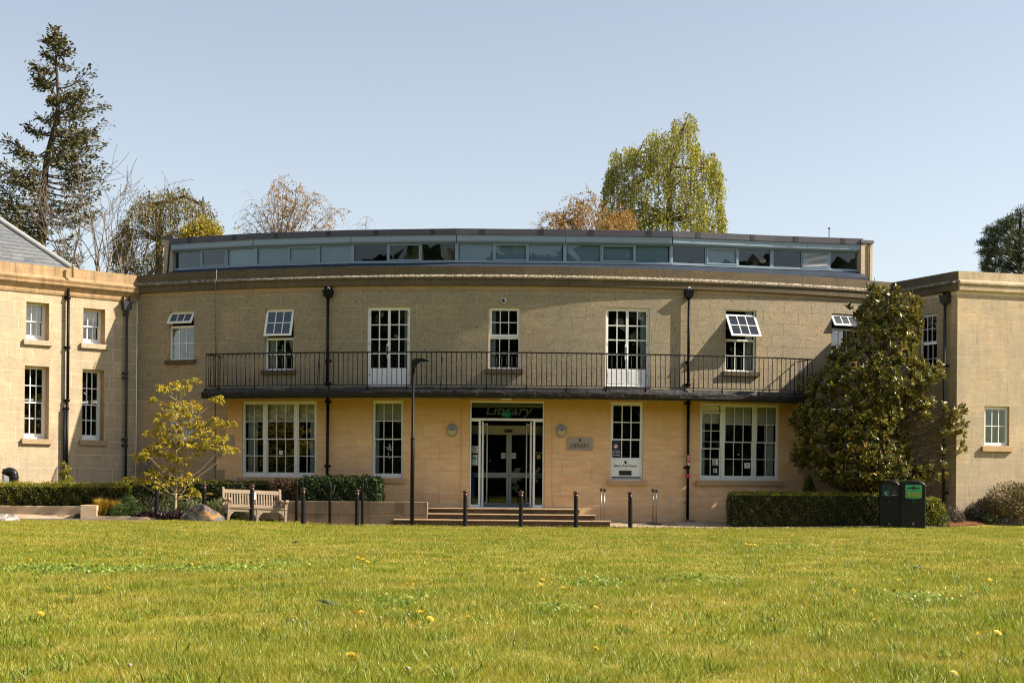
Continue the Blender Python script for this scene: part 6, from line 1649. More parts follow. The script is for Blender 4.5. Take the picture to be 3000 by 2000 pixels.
for cx, cy in YC:
    dY = R.normal(0, 0.45); p = z2(cx, cy, dY)
    zb_ = p.z - abs(p.x - stem[0].x) * 0.75 - 0.15; zb_ = min(max(zb_, 0.7), 3.4)
    b = Vector((stem[0].x + 0.03, YD, zb_)); mid = b.lerp(p, 0.5) - Vector((0, 0, 0.05)); mid += Vector(R.normal(0, 0.05, 3)); segs += [(tuple(b), tuple(mid), 0.011, 0.007), (tuple(mid), tuple(p), 0.007, 0.003)]
    for sub in range(6):
        o = Vector(R.normal(0, 0.10, 3)); o.z *= 0.55; q = p + o
        for i in range(9):
            a = R.uniform(0, 2 * math.pi); d = Vector((math.cos(a), math.sin(a), R.uniform(-1.3, 0.1))).normalized()
            P.append(tuple(q)); D.append(tuple(d)); N.append((d.x * 0.6, d.y * 0.6, 0.8)); S.append(R.uniform(0.085, 0.145))
limbs("trunk", segs, m_barky, yt, 6); leaves("crown", P, np.array(N) + R.normal(0, 0.3, (len(N), 3)), np.array(S), m_young, yt, 0.32, np.array(D), fold=0.04, blunt=True)

# ---- planted bed
def blades(name, label, c, n, h, spread, mat, w=0.012, cat="plant", kind=None, lean=0.6, group=None, base=0.25):
    t = thing(name, label, cat, c, 0, group) if kind is None else None
    W = T(*c)
    a = R.uniform(0, 2 * math.pi, n); r = np.sqrt(R.random(n)) * spread * base; P0 = np.stack([r * np.cos(a), r * np.sin(a), np.zeros(n)], 1)
    hh = h * R.uniform(0.55, 1.15, n); ln = R.uniform(0.1, lean, n) * spread; dx = np.stack([np.cos(a), np.sin(a), np.zeros(n)], 1); side = np.stack([-np.sin(a), np.cos(a), np.zeros(n)], 1) * w / 2
    P1 = P0 + dx * ln[:, None] * 0.45 + np.array([0, 0, 1]) * hh[:, None] * 0.65; P2 = P0 + dx * ln[:, None] + np.array([0, 0, 1]) * (hh * R.uniform(0.75, 1.0, n))[:, None]
    V = np.stack([P0 - side, P0 + side, P1 + side, P1 - side, P2], 1).reshape(-1, 3); b = 5 * np.arange(n)[:, None]
    me = np_mesh("leaf_blades", V, tris=b + np.array([3, 2, 4]), quads=b + np.array([0, 1, 2, 3]), mats=mat, tint=np.repeat(R.random(n), 5))
    return obj("leaf_blades", me, t, W)
def gat(px, Y, dz=0.02): p = at(px, 1500, Y); return (p.x, Y, Gz(p.x, Y) + dz)
blades("golden_grass", "golden tufted grass clump right of the short stone block", gat(300, 38.5), 1500, 0.46, 0.42, m_goldgr, 0.010)
blades("golden_grass", "smaller golden grass tuft touching the feathery green plant", gat(340, 38.6), 900, 0.42, 0.32, m_goldgr, 0.010)
blades("brown_sedge", "low brown sedge tuft at the foot of the golden grass", gat(285, 38.25), 500, 0.2, 0.3, m_shrub, 0.010)
def feather(label, px, Y, H, Rr, n, mat=None):
    return blob_plant("feathery_herb", label, gat(px, Y, 0), [(Rr * 0.6, 0), (Rr, H * 0.35), (Rr * 0.8, H * 0.7), (Rr * 0.35, H * 0.93), (0.02, H)], mat or m_fern, n, 0.05, "plant", None, 0.25, 0.9, 0.5, False)
feather("tall feathery green herb right of the golden grass", 375, 38.75, 0.62, 0.26, 2600)
feather("low feathery green herb at the path edge", 352, 38.3, 0.36, 0.3, 2200)
feather("feathery green herb left of the purple plants", 403, 38.45, 0.40, 0.28, 2000)
n = 14000; X0, X1 = at(345, 1500, 39.2).x, at(715, 1500, 39).x
X = R.uniform(X0, X1, n); Y = R.uniform(38.75, 40.3, n); Y = np.where(X > at(640, 1500, 39).x, R.uniform(39.2, 40.3, n), Y)
hmax = 0.34 + 0.17 * np.sin(X * 3.1) * np.sin(Y * 4.3) + 0.08 * np.sin(X * 9) + 0.18 * sstep(39.0, 40.0, Y); Z = G(X, Y) + hmax * R.random(n) ** 0.5
tag(leaves("bed_planting", np.stack([X, Y, Z], 1), R.normal(0, 0.7, (n, 3)) + np.array([0, -0.3, 0.6]), 0.065 * R.uniform(0.5, 1.3, n), m_herb, None, 0.42, R.normal(size=(n, 3)) + np.array([0, 0, 0.6])), "loose grey-green herbs with small blue flowers in the left bed", "plants", None, 'stuff')
n = 2600; X = R.uniform(at(408, 1500, 38.4).x, at(545, 1500, 38.4).x, n); Y = R.uniform(38.2, 38.65, n); Z = G(X, Y)
tag(leaves("purple_ground_cover", np.stack([X, Y, Z + 0.05], 1), R.normal(size=(n, 3)), 0.2 * R.uniform(0.5, 1.2, n), m_purple, None, 0.08, R.normal(0, 0.6, (n, 3)) + np.array([0, 0, 0.9])), "dark purple grassy ground cover along the path edge", "plants", None, 'stuff')

# ---- right border shrubs
def lumps(name, label, lst, mat, n, size, cat="shrub", aspect=0.4, twig=True, up=0.5):
    c0 = lst[0]; t = thing(name, label, cat, (c0[0], c0[1], Gz(c0[0], c0[1])))
    P, N = [], []; tot = sum(r[3] * r[4] for r in lst)
    for (x, y, z, rx, rz) in lst:
        k = int(n * rx * rz / tot); v = unit(R.normal(size=(k, 3))); rad = R.uniform(0.45, 1.06, (k, 1)) ** 0.6
        P.append(np.array([x, y, z]) + v * rad * np.array([rx, rx * 0.8, rz])); N.append(v)
    P, N = np.concatenate(P), np.concatenate(N); ok = P[:, 2] > 0.06; P, N = P[ok], N[ok]
    leaves("foliage", P, N + R.normal(0, 0.7, N.shape), size * R.uniform(0.6, 1.3, len(P)), mat, t, aspect, N * 0.6 + R.normal(0, 0.6, N.shape) + np.array([0, 0, up]))
    if twig:
        sg = [((c0[0], c0[1], 0.1), tuple(P[i]), 0.012, 0.004) for i in range(0, len(P), max(1, len(P) // 90))]; limbs("stems", sg, m_bark, t, 4)
    return t
gx = lambda px, Y: at(px, 1500, Y).x
lumps("bronze_shrub", "large bronze-leaved shrub at the right edge before the sunlit wing", [(gx(2960, 41), 41.0, 0.75, 0.75, 0.6), (gx(2910, 41), 41.0, 0.5, 0.5, 0.42), (gx(3010, 41), 40.9, 0.85, 0.7, 0.55), (gx(2985, 40.7), 40.6, 0.45, 0.6, 0.4)], m_shrub, 9000, 0.07)
lumps("grey_shrub", "dusty grey lavender-like bush left of the bronze shrub", [(gx(2868, 41), 41.0, 0.38, 0.36, 0.36), (gx(2885, 41), 41.1, 0.55, 0.28, 0.34)], m_lav, 3000, 0.06)
lumps("green_herb", "small bright green plant in the bark mulch below the bronze shrub", [(gx(2899, 40.5), 40.55, 0.22, 0.17, 0.2)], m_fern, 500, 0.07, "plant", twig=False)
lumps("green_shrub", "dark low bush at the foot of the sunlit wing corner", [(gx(2842, 41), 41.0, 0.28, 0.22, 0.3)], m_box, 1500, 0.05)
lumps("grey_herb", "wispy dry plant in shade beside the rounded hedge end", [(gx(2795, 40.6), 40.55, 0.3, 0.28, 0.32)], m_lav, 900, 0.06, "plant")
lumps("pale_groundcover_plant", "pale grey-green spreading plant at the right edge of the mulch", [(gx(2955, 40.3), 40.5, 0.14, 0.5, 0.2), (gx(2990, 40.3), 40.5, 0.2, 0.4, 0.25)], m_lav, 1800, 0.05, "plant", twig=False)
lumps("variegated_plant", "silvery low plant at the foot of the rounded hedge end", [(gx(2768, 39.8), 39.85, 0.22, 0.16, 0.25)], m_fern, 500, 0.06, "plant", twig=False)

# ---- trees beyond the building
def tree_thing(name, label, px, Y, group="trees beyond the library roof"):
    return thing(name, label, "tree", (at(px, 1410, Y).x, Y, 0.0), 0, group)
# tall conifer
YCN = 68.0; con = tree_thing("conifer_tree", "tall ragged conifer with a bent trunk rising at the far left", 122, YCN); k = YCN / F
TRK = [(1330, 118), (900, 118), (760, 119), (621, 122), (560, 127), (468, 135), (346, 166), (290, 171), (213, 166), (101, 161)]
ty_ = np.array([t[0] for t in TRK][::-1]); tx_ = np.array([t[1] for t in TRK][::-1])
trx = lambda y: float(np.interp(y, ty_, tx_))
segs = []; yy = list(range(1330, 92, -30))
for a, b in zip(yy[:-1], yy[1:]):
    rA, rB = (0.40 * (a - 90) / 1240 + 0.03), (0.40 * (b - 90) / 1240 + 0.03); segs.append((tuple(at(trx(a), a, YCN)), tuple(at(trx(b), b, YCN)), rA, rB))
WL = [(100, 14), (120, 22), (145, 34), (180, 38), (205, 70), (225, 76), (245, 70), (270, 46), (285, 15), (330, 14), (360, 45), (375, 62), (395, 90), (412, 128), (430, 120), (470, 112), (490, 130), (530, 140), (580, 150), (640, 128), (700, 90), (800, 110), (900, 100)]
WR = [(100, 12), (120, 40), (145, 46), (180, 52), (200, 70), (215, 132), (235, 120), (260, 105), (285, 138), (310, 120), (340, 110), (370, 125), (395, 118), (420, 108), (450, 90), (475, 140), (500, 165), (522, 195), (545, 150), (590, 165), (640, 140), (690, 110), (800, 110), (900, 100)]
P, N, D, S = [], [], [], []
def spray(p, d, cnt, spread, size):
    for _ in range(cnt):
        o = R.normal(0, spread, 3); o[2] *= 0.45; q = np.array(p) + o; dd = np.array(d) * 0.9 + R.normal(0, 0.6, 3); dd[2] -= 0.12
        P.append(q); D.append(dd); N.append(R.normal(0, 0.6, 3) + np.array([0, 0, 0.8])); S.append(size * R.uniform(0.5, 1.3))
y = 96.0
while y < 880:
    for _ in range(2 if y < 330 else 4):
        az = R.uniform(0, 2 * math.pi); c = math.cos(az); tab = WL if c < 0 else WR
        wmax = float(np.interp(y, [q[0] for q in tab], [q[1] for q in tab])); Lb = wmax * k * R.uniform(0.62, 1.12) / max(0.62, abs(c)) ; Lb = min(Lb, 3.4)
        y0 = y + wmax * 0.25 * R.uniform(0.1, 1.0); b = at(trx(y0), y0, YCN)
        d = Vector((c, math.sin(az), R.uniform(-0.12, 0.25))).normalized(); prev = b; nst = 6
        for i in range(1, nst + 1):
            f = i / nst; q = b + d * Lb * f + Vector((0, 0, -0.13 * math.sin(f * 2.6) * Lb + 0.2 * f * f * Lb)); r0 = 0.04 * (1 - f) + 0.014; segs.append((tuple(prev), tuple(q), r0, r0 * 0.8))
            if f > 0.45 or (Lb < 1.2 and f > 0.3):
                dd = (q - prev).normalized(); spray(q, dd, int(9 + 9 * f), 0.12 + 0.03 * Lb, 0.23)
                if Lb > 1.0 and f < 0.95:
                    for sg_ in (-1, 1):
                        sd = (Vector((-dd.y, dd.x, 0)) * sg_ + dd * 0.8).normalized(); q2 = q + sd * Lb * 0.2 * R.uniform(0.5, 1.2) + Vector((0, 0, -0.12)); segs.append((tuple(q), tuple(q2), 0.014, 0.008)); spray(q2, sd, 9, 0.13, 0.2)
            prev = q
    y += 15 if y < 300 else 17
limbs("trunk", segs, m_barkd, con, 5); leaves("crown", P, N, np.array(S), m_conif, con, 0.42, np.array(D), fold=0.05)

def grow(segs, tips, p, d, L, r, depth, rng, spread=0.55, up=0.15, droop=0.0, kids=(2, 4), minr=0.012, shrink=0.72):
    n = 3; q = Vector(p); dd = Vector(d)
    for i in range(n):
        nd = (dd + Vector(rng.normal(0, 0.13, 3)) + Vector((0, 0, up * 0.2 - droop * 0.25))).normalized(); q2 = q + nd * (L / n); r1 = max(minr, r * (1 - 0.12 * (i + 1))); segs.append((tuple(q), tuple(q2), max(minr, r * (1 - 0.12 * i)), r1)); q, dd = q2, nd
        if depth > 0 and i >= 1:
            for _ in range(rng.integers(*kids)):
                v = Vector(rng.normal(0, 1, 3)); v -= dd * v.dot(dd); v.normalize(); nd2 = (dd + v * spread * rng.uniform(0.7, 1.4) + Vector((0, 0, up))).normalized()
                grow(segs, tips, q, nd2, L * shrink * rng.uniform(0.75, 1.1), r1 * 0.62, depth - 1, rng, spread, up, droop, kids, minr, shrink)
    if depth <= 1: tips.append((q, dd))
# leafless tree between conifer and drooping conifer
for px, Y, H, sd, lab in ((268, 62, 7.0, 3, "leafless tree with fine pale twigs right of the tall conifer"), (345, 63, 7.0, 9, "leafless twiggy tree in front of the drooping conifer"), (225, 60, 4.6, 15, "smaller leafless tree low behind the left parapet")):
    t = tree_thing("leafless_tree", lab, px, Y); rg = np.random.default_rng(sd); segs, tips_ = [], []; b = Vector((at(px, 1410, Y).x, Y, 0))
    zt = at(px, 790, Y).z * 0.8; segs.append((tuple(b), (b.x, b.y, zt), 0.2, 0.16))
    for i in range(4):
        a = i * 1.57 + rg.uniform(-.3, .3); grow(segs, tips_, (b.x, b.y, zt - 0.3), Vector((math.cos(a) * 0.5, math.sin(a) * 0.4, 1.0)).normalized(), H * 0.44, 0.07, 3, rg, 0.6, 0.12, 0, (1, 3), 0.009)
    limbs("trunk", segs, m_barkp, t, 4)
    kk = [tips_[i] for i in range(0, len(tips_), 3)]; leaves("crown", [tuple(q) for q, d in kk], R.normal(size=(len(kk), 3)), 0.10 * R.uniform(0.6, 1.2, len(kk)), m_rust, t, 0.5)

def envelope_tree(name, label, px, Y, tops, ybot, depth, mat, nstr, lmin, lmax, step, lsize, limbpts, barkm, holes=(), jitter=0.05, aspect=0.6, lens_x=0.0, group="trees beyond the library roof", gate=True):
    """hanging strands of leaves filling a crown whose upper outline is `tops` (pixel x, pixel y)"""
    t = tree_thing(name, label, px, Y, group); kx = Y / F; X_ = np.array([q[0] for q in tops]); Y_ = np.array([q[1] for q in tops]); xc = (X_[0] + X_[-1]) / 2; hw = (X_[-1] - X_[0]) / 2
    P, D, segs = [], [], []
    base = at(px, 1410, Y); base.z = 0; prev = base
    LP = [at(x, y, Y) for x, y in limbpts]
    r = 0.26
    for q in LP: segs.append((tuple(prev), tuple(q), r, r * 0.8)); prev = q; r *= 0.8
    made = 0
    while made < nstr:
        x = R.uniform(X_[0], X_[-1]); yt_ = float(np.interp(x, X_, Y_)); y0 = yt_ + (ybot - yt_) * R.random() ** 1.1
        if any(abs(x - hx) < hr and abs(y0 - hy) < hv and R.random() < 0.85 for hx, hy, hr, hv in holes): made += 1; continue
        if gate and math.sin(x * 0.075 + 0.8 * math.sin(y0 * 0.05)) * math.sin(y0 * 0.062 + 1.1 * math.sin(x * 0.04)) < -0.62 + 0.5 * (R.random() - 0.5): made += 1; continue
        dm = depth * math.sqrt(max(0.05, 1 - ((x - xc) / hw) ** 2)); p = at(x, y0, Y + R.uniform(-dm, dm)); Ls = R.uniform(lmin, lmax); made += 1
        # arching twig from a limb to the strand top
        j = min(range(len(LP)), key=lambda i: (LP[i] - (p - Vector((0, 0, 0.8)))).length); b = LP[j]
        if made % 14 == 0: m_ = b.lerp(p, 0.6) + Vector((0, 0, 0.25)); segs += [(tuple(b), tuple(m_), 0.03, 0.02), (tuple(m_), tuple(p), 0.02, 0.01)]
        sw = R.normal(0, 0.12, 2); n = max(3, int(Ls / step)); out = Vector((p.x - base.x, (p.y - Y) * 0.5, 0)) * 0.03
        for i in range(n):
            f = i / n; q = np.array([p.x + sw[0] * f + out.x * f * 2, p.y + sw[1] * f, p.z - Ls * f + 0.18 * math.sin(f * 3)]) + R.normal(0, jitter, 3)
            P.append(q); D.append(np.array([0, 0, -1.0]) + R.normal(0, 0.7, 3))
        if made % 3 == 0: segs.append((tuple(p), (p.x + sw[0], p.y + sw[1], p.z - Ls), 0.012, 0.006))
    limbs("trunk", segs, barkm, t, 5); n = len(P)
    leaves("crown", P, R.normal(size=(n, 3)), lsize * R.uniform(0.6, 1.3, n), mat, t, aspect, np.array(D)); return t
envelope_tree("weeping_birch", "tall weeping birch with fresh yellow-green leaves above the right half of the roof", 1963, 74, [(1764, 610), (1768, 560), (1780, 500), (1792, 455), (1805, 432), (1825, 424), (1840, 432), (1860, 424), (1880, 430), (1895, 392), (1915, 376), (1940, 374), (1962, 384), (1975, 350), (1995, 335), (2015, 329), (2032, 332), (2042, 372), (2050, 420), (2060, 452), (2080, 448), (2095, 446), (2106, 462), (2113, 520), (2120, 590)], 720, 2.4, m_birch, 3300, 0.4, 1.6, 0.075, 0.125,
    [(1963, 900), (1963, 640), (1962, 560), (1955, 520), (1980, 450), (2005, 370), (1900, 520), (1860, 470), (2060, 500), (2090, 500), (1820, 480), (1930, 420)], m_bark, holes=((1922, 560, 20, 30), (1845, 505, 12, 16), (2000, 430, 9, 16), (2070, 560, 9, 26), (1975, 620, 12, 22), (1800, 560, 9, 22), (1868, 575, 8, 20), (2085, 600, 10, 40), (2050, 480, 8, 30)), jitter=0.055)
envelope_tree("drooping_conifer", "broad olive conifer with drooping shoots behind the left end of the roof glazing", 465, 66, [(335, 690), (350, 660), (372, 625), (392, 590), (402, 575), (420, 562), (440, 556), (455, 562), (480, 552), (510, 562), (535, 544), (552, 560), (560, 580), (575, 590), (600, 588), (615, 600), (622, 616)], 800, 2.2, m_cedar, 1500, 0.35, 1.1, 0.06, 0.13,
    [(465, 900), (465, 700), (466, 640), (440, 600), (500, 590), (540, 575), (590, 600)], m_barkd, jitter=0.1, aspect=0.4, holes=((425, 690, 30, 40), (545, 640, 14, 12)))
envelope_tree("golden_shrub_tree", "bright golden-leaved tree peeping over the left end of the roof glazing", 590, 62, [(540, 680), (545, 650), (560, 636), (585, 640), (605, 632), (615, 655), (635, 648), (648, 668)], 760, 1.4, m_gold, 420, 0.4, 0.9, 0.06, 0.12, [(590, 900), (590, 700), (570, 660), (620, 670)], m_barkd, jitter=0.1, aspect=0.7)
def birch_bare(label, px, Y, tops, limbpts, nst, leafm, lf, seed, lsz=0.07):
    """fan of thin limbs reaching an outline, each set with arching twigs and some leaves"""
    t = tree_thing("leafless_birch", label, px, Y); rg = np.random.default_rng(seed); X_ = np.array([q[0] for q in tops]); Y_ = np.array([q[1] for q in tops]); segs = []; P = []
    base = at(px, 1410, Y); base.z = 0; fork = at(px, 880, Y); segs.append((tuple(base), tuple(fork), 0.14, 0.10)); nl = max(2, nst // 9)
    for i in range(nl):
        x = X_[0] + (X_[-1] - X_[0]) * (i + rg.uniform(0.1, 0.9)) / nl; yt_ = float(np.interp(x, X_, Y_)) + abs(rg.normal(0, 14)); dY = rg.normal(0, 1.1)
        e = at(x, yt_, Y + dY); s0 = fork.lerp(base, rg.uniform(-0.35, 0.1)); c = Vector((s0.x + (e.x - s0.x) * rg.uniform(0.25, 0.6), Y + dY * 0.5, s0.z + (e.z - s0.z) * 0.6)); prev = s0; n = 11
        for k in range(1, n + 1):
            f = k / n; q = s0 * (1 - f) ** 2 + c * 2 * f * (1 - f) + e * f * f + Vector(rg.normal(0, 0.03, 3)); r = 0.045 * (1 - f) + 0.007; segs.append((tuple(prev), tuple(q), r + 0.004, r))
            if f > 0.28:
                for _ in range(rg.integers(3, 6)):
                    d = (q - prev).normalized() * 0.7 + Vector(rg.normal(0, 0.55, 3)); d.z = abs(d.z) * 0.8; w = q.copy(); ns = 5; sl_ = rg.uniform(0.10, 0.21)
                    for s in range(ns):
                        d.z -= 0.34; w2 = w + d.normalized() * sl_; segs.append((tuple(w), tuple(w2), 0.0075 - 0.0007 * s, 0.0065 - 0.0007 * s)); w = w2
                        if rg.random() < lf(x): P.append(np.array(w) + rg.normal(0, 0.04, 3)); P.append(np.array(w) + rg.normal(0, 0.06, 3))
            prev = q
    limbs("trunk", segs, m_barkp, t, 3); n = len(P)
    if n: leaves("crown", P, R.normal(size=(n, 3)), lsz * R.uniform(0.6, 1.3, n), leafm, t, 0.5, np.array([0, 0, -1.0]) + R.normal(0, 0.6, (n, 3)))
birch_bare("wide half-leafless birch with rusty catkins left of centre above the roof", 815, 72, [(692, 690), (705, 640), (730, 600), (745, 565), (765, 600), (790, 560), (815, 520), (830, 505), (850, 545), (880, 540), (900, 570), (925, 560), (935, 600), (950, 640), (975, 610), (990, 620), (996, 660)], [(815, 900), (812, 640), (828, 530), (760, 600), (900, 570), (970, 630), (740, 650), (860, 560)], 190, m_rust, lambda x: 0.12 + 0.8 * (x > 770), 5, 0.105)
birch_bare("thin birch sprig rising alone above the roof, left of the centre", 1045, 72, [(1022, 690), (1040, 665), (1055, 640), (1070, 632), (1085, 655), (1090, 675)], [(1030, 900), (1035, 670), (1065, 640)], 12, m_rust, lambda x: 0.35, 6)
birch_bare("small rust-coloured birch left of the weeping birch", 1690, 70, [(1606, 640), (1612, 618), (1630, 618), (1650, 622), (1665, 600), (1680, 575), (1695, 572), (1700, 600), (1712, 575), (1725, 560), (1735, 562), (1742, 590)], [(1685, 900)], 110, m_rust, lambda x: 0.95, 7, 0.125)
birch_bare("dense rust-coloured small tree at the foot of the weeping birch", 1800, 68, [(1744, 690), (1752, 620), (1765, 628), (1785, 618), (1815, 628), (1840, 622), (1850, 650)], [(1800, 900), (1800, 690), (1790, 640), (1830, 650), (1760, 660)], 150, m_rust, lambda x: 1.0, 8, 0.13)
birch_bare("tiny twig tip just left of the small rust-coloured birch", 1587, 70, [(1576, 690), (1582, 660), (1592, 658), (1598, 680)], [(1587, 900), (1587, 700), (1586, 670)], 6, m_rust, lambda x: 0.7, 9)
# pine at the right edge
pt = tree_thing("pine_tree", "dark pine crown above the right wing at the right edge", 2985, 70); segs, P, D = [], [], []
b = at(2985, 1410, 70); b.z = 0; top = at(2990, 640, 70); segs.append((tuple(b), tuple(top), 0.3, 0.08))
PL = [(2990, 632, 0.7), (2960, 650, 0.6), (2935, 668, 0.6), (2905, 682, 0.6), (2925, 700, 0.75), (2890, 712, 0.5), (2960, 700, 0.9), (2995, 680, 0.9), (2880, 742, 0.5), (2910, 735, 0.65), (2945, 735, 0.8), (2980, 735, 0.9), (2890, 770, 0.45), (2930, 770, 0.6), (2970, 775, 0.8), (3020, 700, 1.0), (3040, 660, 0.9), (3030, 750, 1.0), (2900, 795, 0.4), (2945, 800, 0.6), (3000, 800, 0.9), (3060, 720, 1.1)]
for x, y, r in PL:
    for _ in range(2):
        c = at(x + R.normal(0, 6), y + R.normal(0, 5), 70 + R.normal(0, 1.0)); sb = Vector((b.x, b.y, c.z - 0.6)); segs.append((tuple(sb), tuple(c), 0.05, 0.02))
        for _ in range(22):
            o = unit(R.normal(size=(1, 3)))[0] * R.uniform(0.4, 1) * r * np.array([0.75, 0.75, 0.45]); ct = np.array(c) + o
            for _ in range(20): P.append(ct + R.normal(0, 0.06, 3)); D.append(R.normal(0, 0.7, 3) + np.array([0, 0, 0.5]) + o * 0.8)
limbs("trunk", segs, m_barkd, pt, 5); leaves("crown", P, R.normal(size=(len(P), 3)), 0.2 * R.uniform(0.6, 1.2, len(P)), m_pinel, pt, 0.16, np.array(D), fold=0.0)
# the wood across the lawn, behind the camera: what the dark panes mirror
n = 30000; cx = R.uniform(-110, 230, n); cy = R.uniform(-62, -45, n); hz = 20 + 3.5 * np.sin(cx * 0.11) + 2.5 * np.sin(cx * 0.37 + 1); cz = hz * R.random(n) ** 0.8
tag(leaves("woodland", np.stack([cx, cy, cz], 1), R.normal(size=(n, 3)) + np.array([0, 1.0, 0.3]), 2.4 * R.uniform(0.5, 1.3, n), m_yew, None, 0.8), "mass of dark trees across the lawn opposite the library", "woodland", None, 'stuff')

# ================================================================ LAWN GRASS
def grass_zone(y0, y1, dens, hgt, wid, tri):
    V_, T_, C_ = [], [], []
    A = 0; ys = np.linspace(y0, y1, 24)
    P = []
    for a, b in zip(ys[:-1], ys[1:]):
        hw = (1560 / F) * b + 0.5; n = int(dens * 2 * hw * (b - a)); x = R.uniform(-hw, hw, n); y = R.uniform(a, b, n); ok = y < YE(x) + 0.03; P.append(np.stack([x[ok], y[ok]], 1))
    P = np.concatenate(P); x, y = P[:, 0], P[:, 1]; n = len(x)
    cl = np.sin(x * 2.1 + np.sin(y * 1.3) * 2) * np.sin(y * 1.7 + np.sin(x * 0.9) * 2) + 0.6 * np.sin(x * 5.3 + 1) * np.sin(y * 4.1)
    h = hgt * R.uniform(0.45, 1.2, n) * (1 + 0.4 * cl); z = G(x, y); a = R.uniform(0, 2 * math.pi, n); ln = h * R.uniform(0.1, 0.9, n)
    side = np.stack([np.cos(a), np.sin(a), np.zeros(n)], 1) * (wid * R.uniform(0.6, 1.3, n) / 2)[:, None]; b = R.uniform(0, 2 * math.pi, n)
    base = np.stack([x, y, z - 0.003], 1); tip = base + np.stack([np.cos(b) * ln, np.sin(b) * ln, h], 1)
    tn = np.clip(R.beta(2, 2.2, n) - 0.2 * cl, 0, 0.9); tn = np.where(R.random(n) < 0.05, R.uniform(0.9, 1, n), tn)
    V = np.stack([base - side, base + side, tip], 1).reshape(-1, 3); return V, 3 * np.arange(n)[:, None] + np.array([0, 1, 2]), np.repeat(tn, 3)
for nm, args in (("near_grass", (6.6, 11.5, 4200, 0.055, 0.0065, True)), ("middle_grass", (11.5, 19, 1900, 0.05, 0.010, True)), ("far_grass", (19, 40, 900, 0.042, 0.016, True))):
    V, Tt, tn = grass_zone(*args); tag(obj("grass", np_mesh("grass", V, tris=Tt, mats=m_blade, tint=tn)), "mown lawn grass of uneven green and straw blades", "grass", None, 'stuff')
m_tuft = leaf_mat("fresh_tuft_blades", [(0, (0.09, 0.15, 0.012)), (0.6, (0.19, 0.26, 0.02)), (1, (0.34, 0.36, 0.06))], 0.45, 0.4)
V_ = []
for _ in range(620):
    yy = 7.0 + 24 * R.random() ** 1.6; xx = R.uniform(-0.38, 0.38) * yy; rr_ = R.uniform(0.05, 0.22); m = int(R.integers(25, 80))
    aa = R.uniform(0, 6.283, m); q = rr_ * np.sqrt(R.random(m)); V_.append(np.stack([xx + q * np.cos(aa) * 1.5, yy + q * np.sin(aa), np.full(m, 0.0)], 1))
V_ = np.concatenate(V_); V_[:, 2] = G(V_[:, 0], V_[:, 1]); n = len(V_)
tag(leaves("grass_tufts", V_, R.normal(size=(n, 3)), 0.105 * R.uniform(0.5, 1.15, n), m_tuft, None, 0.085, R.normal(0, 0.38, (n, 3)) + np.array([0, 0, 1.0]), fold=0.02), "longer fresh green tufts standing in the mown lawn", "grass", None, 'stuff')
m_clov = leaf_mat("clover_leaf", [(0, (0.11, 0.18, 0.015)), (0.6, (0.18, 0.26, 0.025)), (1, (0.28, 0.34, 0.06))], 0.5, 0.3)
V_ = []
for px, py, hw, hh, m in ((330, 1672, 330, 7, 2600), (690, 1668, 150, 5, 900), (120, 1662, 130, 4, 500), (820, 1656, 110, 3, 400), (560, 1553, 260, 4, 900), (1750, 1712, 90, 8, 400), (2330, 1605, 70, 4, 300), (1150, 1772, 70, 12, 250), (1640, 1790, 60, 10, 250), (2050, 1700, 120, 8, 400), (2700, 1760, 100, 12, 400)):
    m = int(m * 0.55); u_, v_ = R.normal(0, 0.6, m) * hw + px, R.normal(0, 0.8, m) * hh + py
    for a, b in zip(u_, v_):
        vv = uv(a, b)[1]
        if vv < 136: continue
        Yq = ZC * F / vv; V_.append((uv(a, b)[0] / F * Yq, Yq, Gz(0, Yq) + R.uniform(0.02, 0.055)))
V_ = np.array(V_); n = len(V_)
tag(leaves("clover", V_, R.normal(0, 0.5, (n, 3)) + np.array([0, -0.4, 0.9]), 0.045 * R.uniform(0.6, 1.3, n), m_clov, None, 0.9, R.normal(size=(n, 3)), fold=0.05), "darker green clover patches spread through the lawn", "clover", None, 'stuff')
# longer tufts at the lawn edge under the bench and posts
n = 5000; X = R.uniform(-8.7, 11.5, n); Y = YE(X) - np.abs(R.normal(0, 0.12, n)); Z = G(X, Y)
tag(leaves("edge_grass", np.stack([X, Y, Z], 1), R.normal(size=(n, 3)), 0.085 * R.uniform(0.4, 1.2, n), m_blade, None, 0.12, R.normal(0, 0.4, (n, 3)) + np.array([0, 0, 1.0]), R.uniform(0.2, 0.8, n)), "longer grass fringe along the lawn edge", "grass", None, 'stuff')

m_ros = leaf_mat("rosette_leaf", [(0, (0.10, 0.14, 0.05)), (0.6, (0.17, 0.21, 0.09)), (1, (0.26, 0.28, 0.15))], 0.5, 0.3)
# dandelions and small weeds scattered in the lawn
m_dand = plain("dandelion_yellow", (0.72, 0.47, 0.01), 0.5, var=0.15, scale=40)
m_clock = plain("dandelion_clock", (0.30, 0.26, 0.20), 0.8)
hd = MB(); 
for ring_, (r, z) in enumerate(((0.021, 0.008), (0.015, 0.013), (0.008, 0.016))):
    m = 14 - ring_ * 4
    for i in range(m):
        a = 2 * math.pi * i / m + ring_; c, s = math.cos(a), math.sin(a); n0 = len(hd.v); hd.v += [(0, 0, z - 0.006), (c * r - s * 0.003, s * r + c * 0.003, z), (c * r + s * 0.003, s * r - c * 0.003, z)]; hd.face((n0, n0 + 1, n0 + 2))
hdm = hd.mesh("flower_head", m_dand); stm = MB(); stm.tube([(0, 0, -0.05), (0.003, 0, -0.02), (0, 0, 0.004)], 0.002, 4); stmm = stm.mesh("stalk", m_fern)
ck = MB(); ck.lathe([(0.002, -0.012), (0.014, -0.006), (0.017, 0.003), (0.012, 0.013), (0.002, 0.017)], n=8); ckm = ck.mesh("seed_head", m_clock)
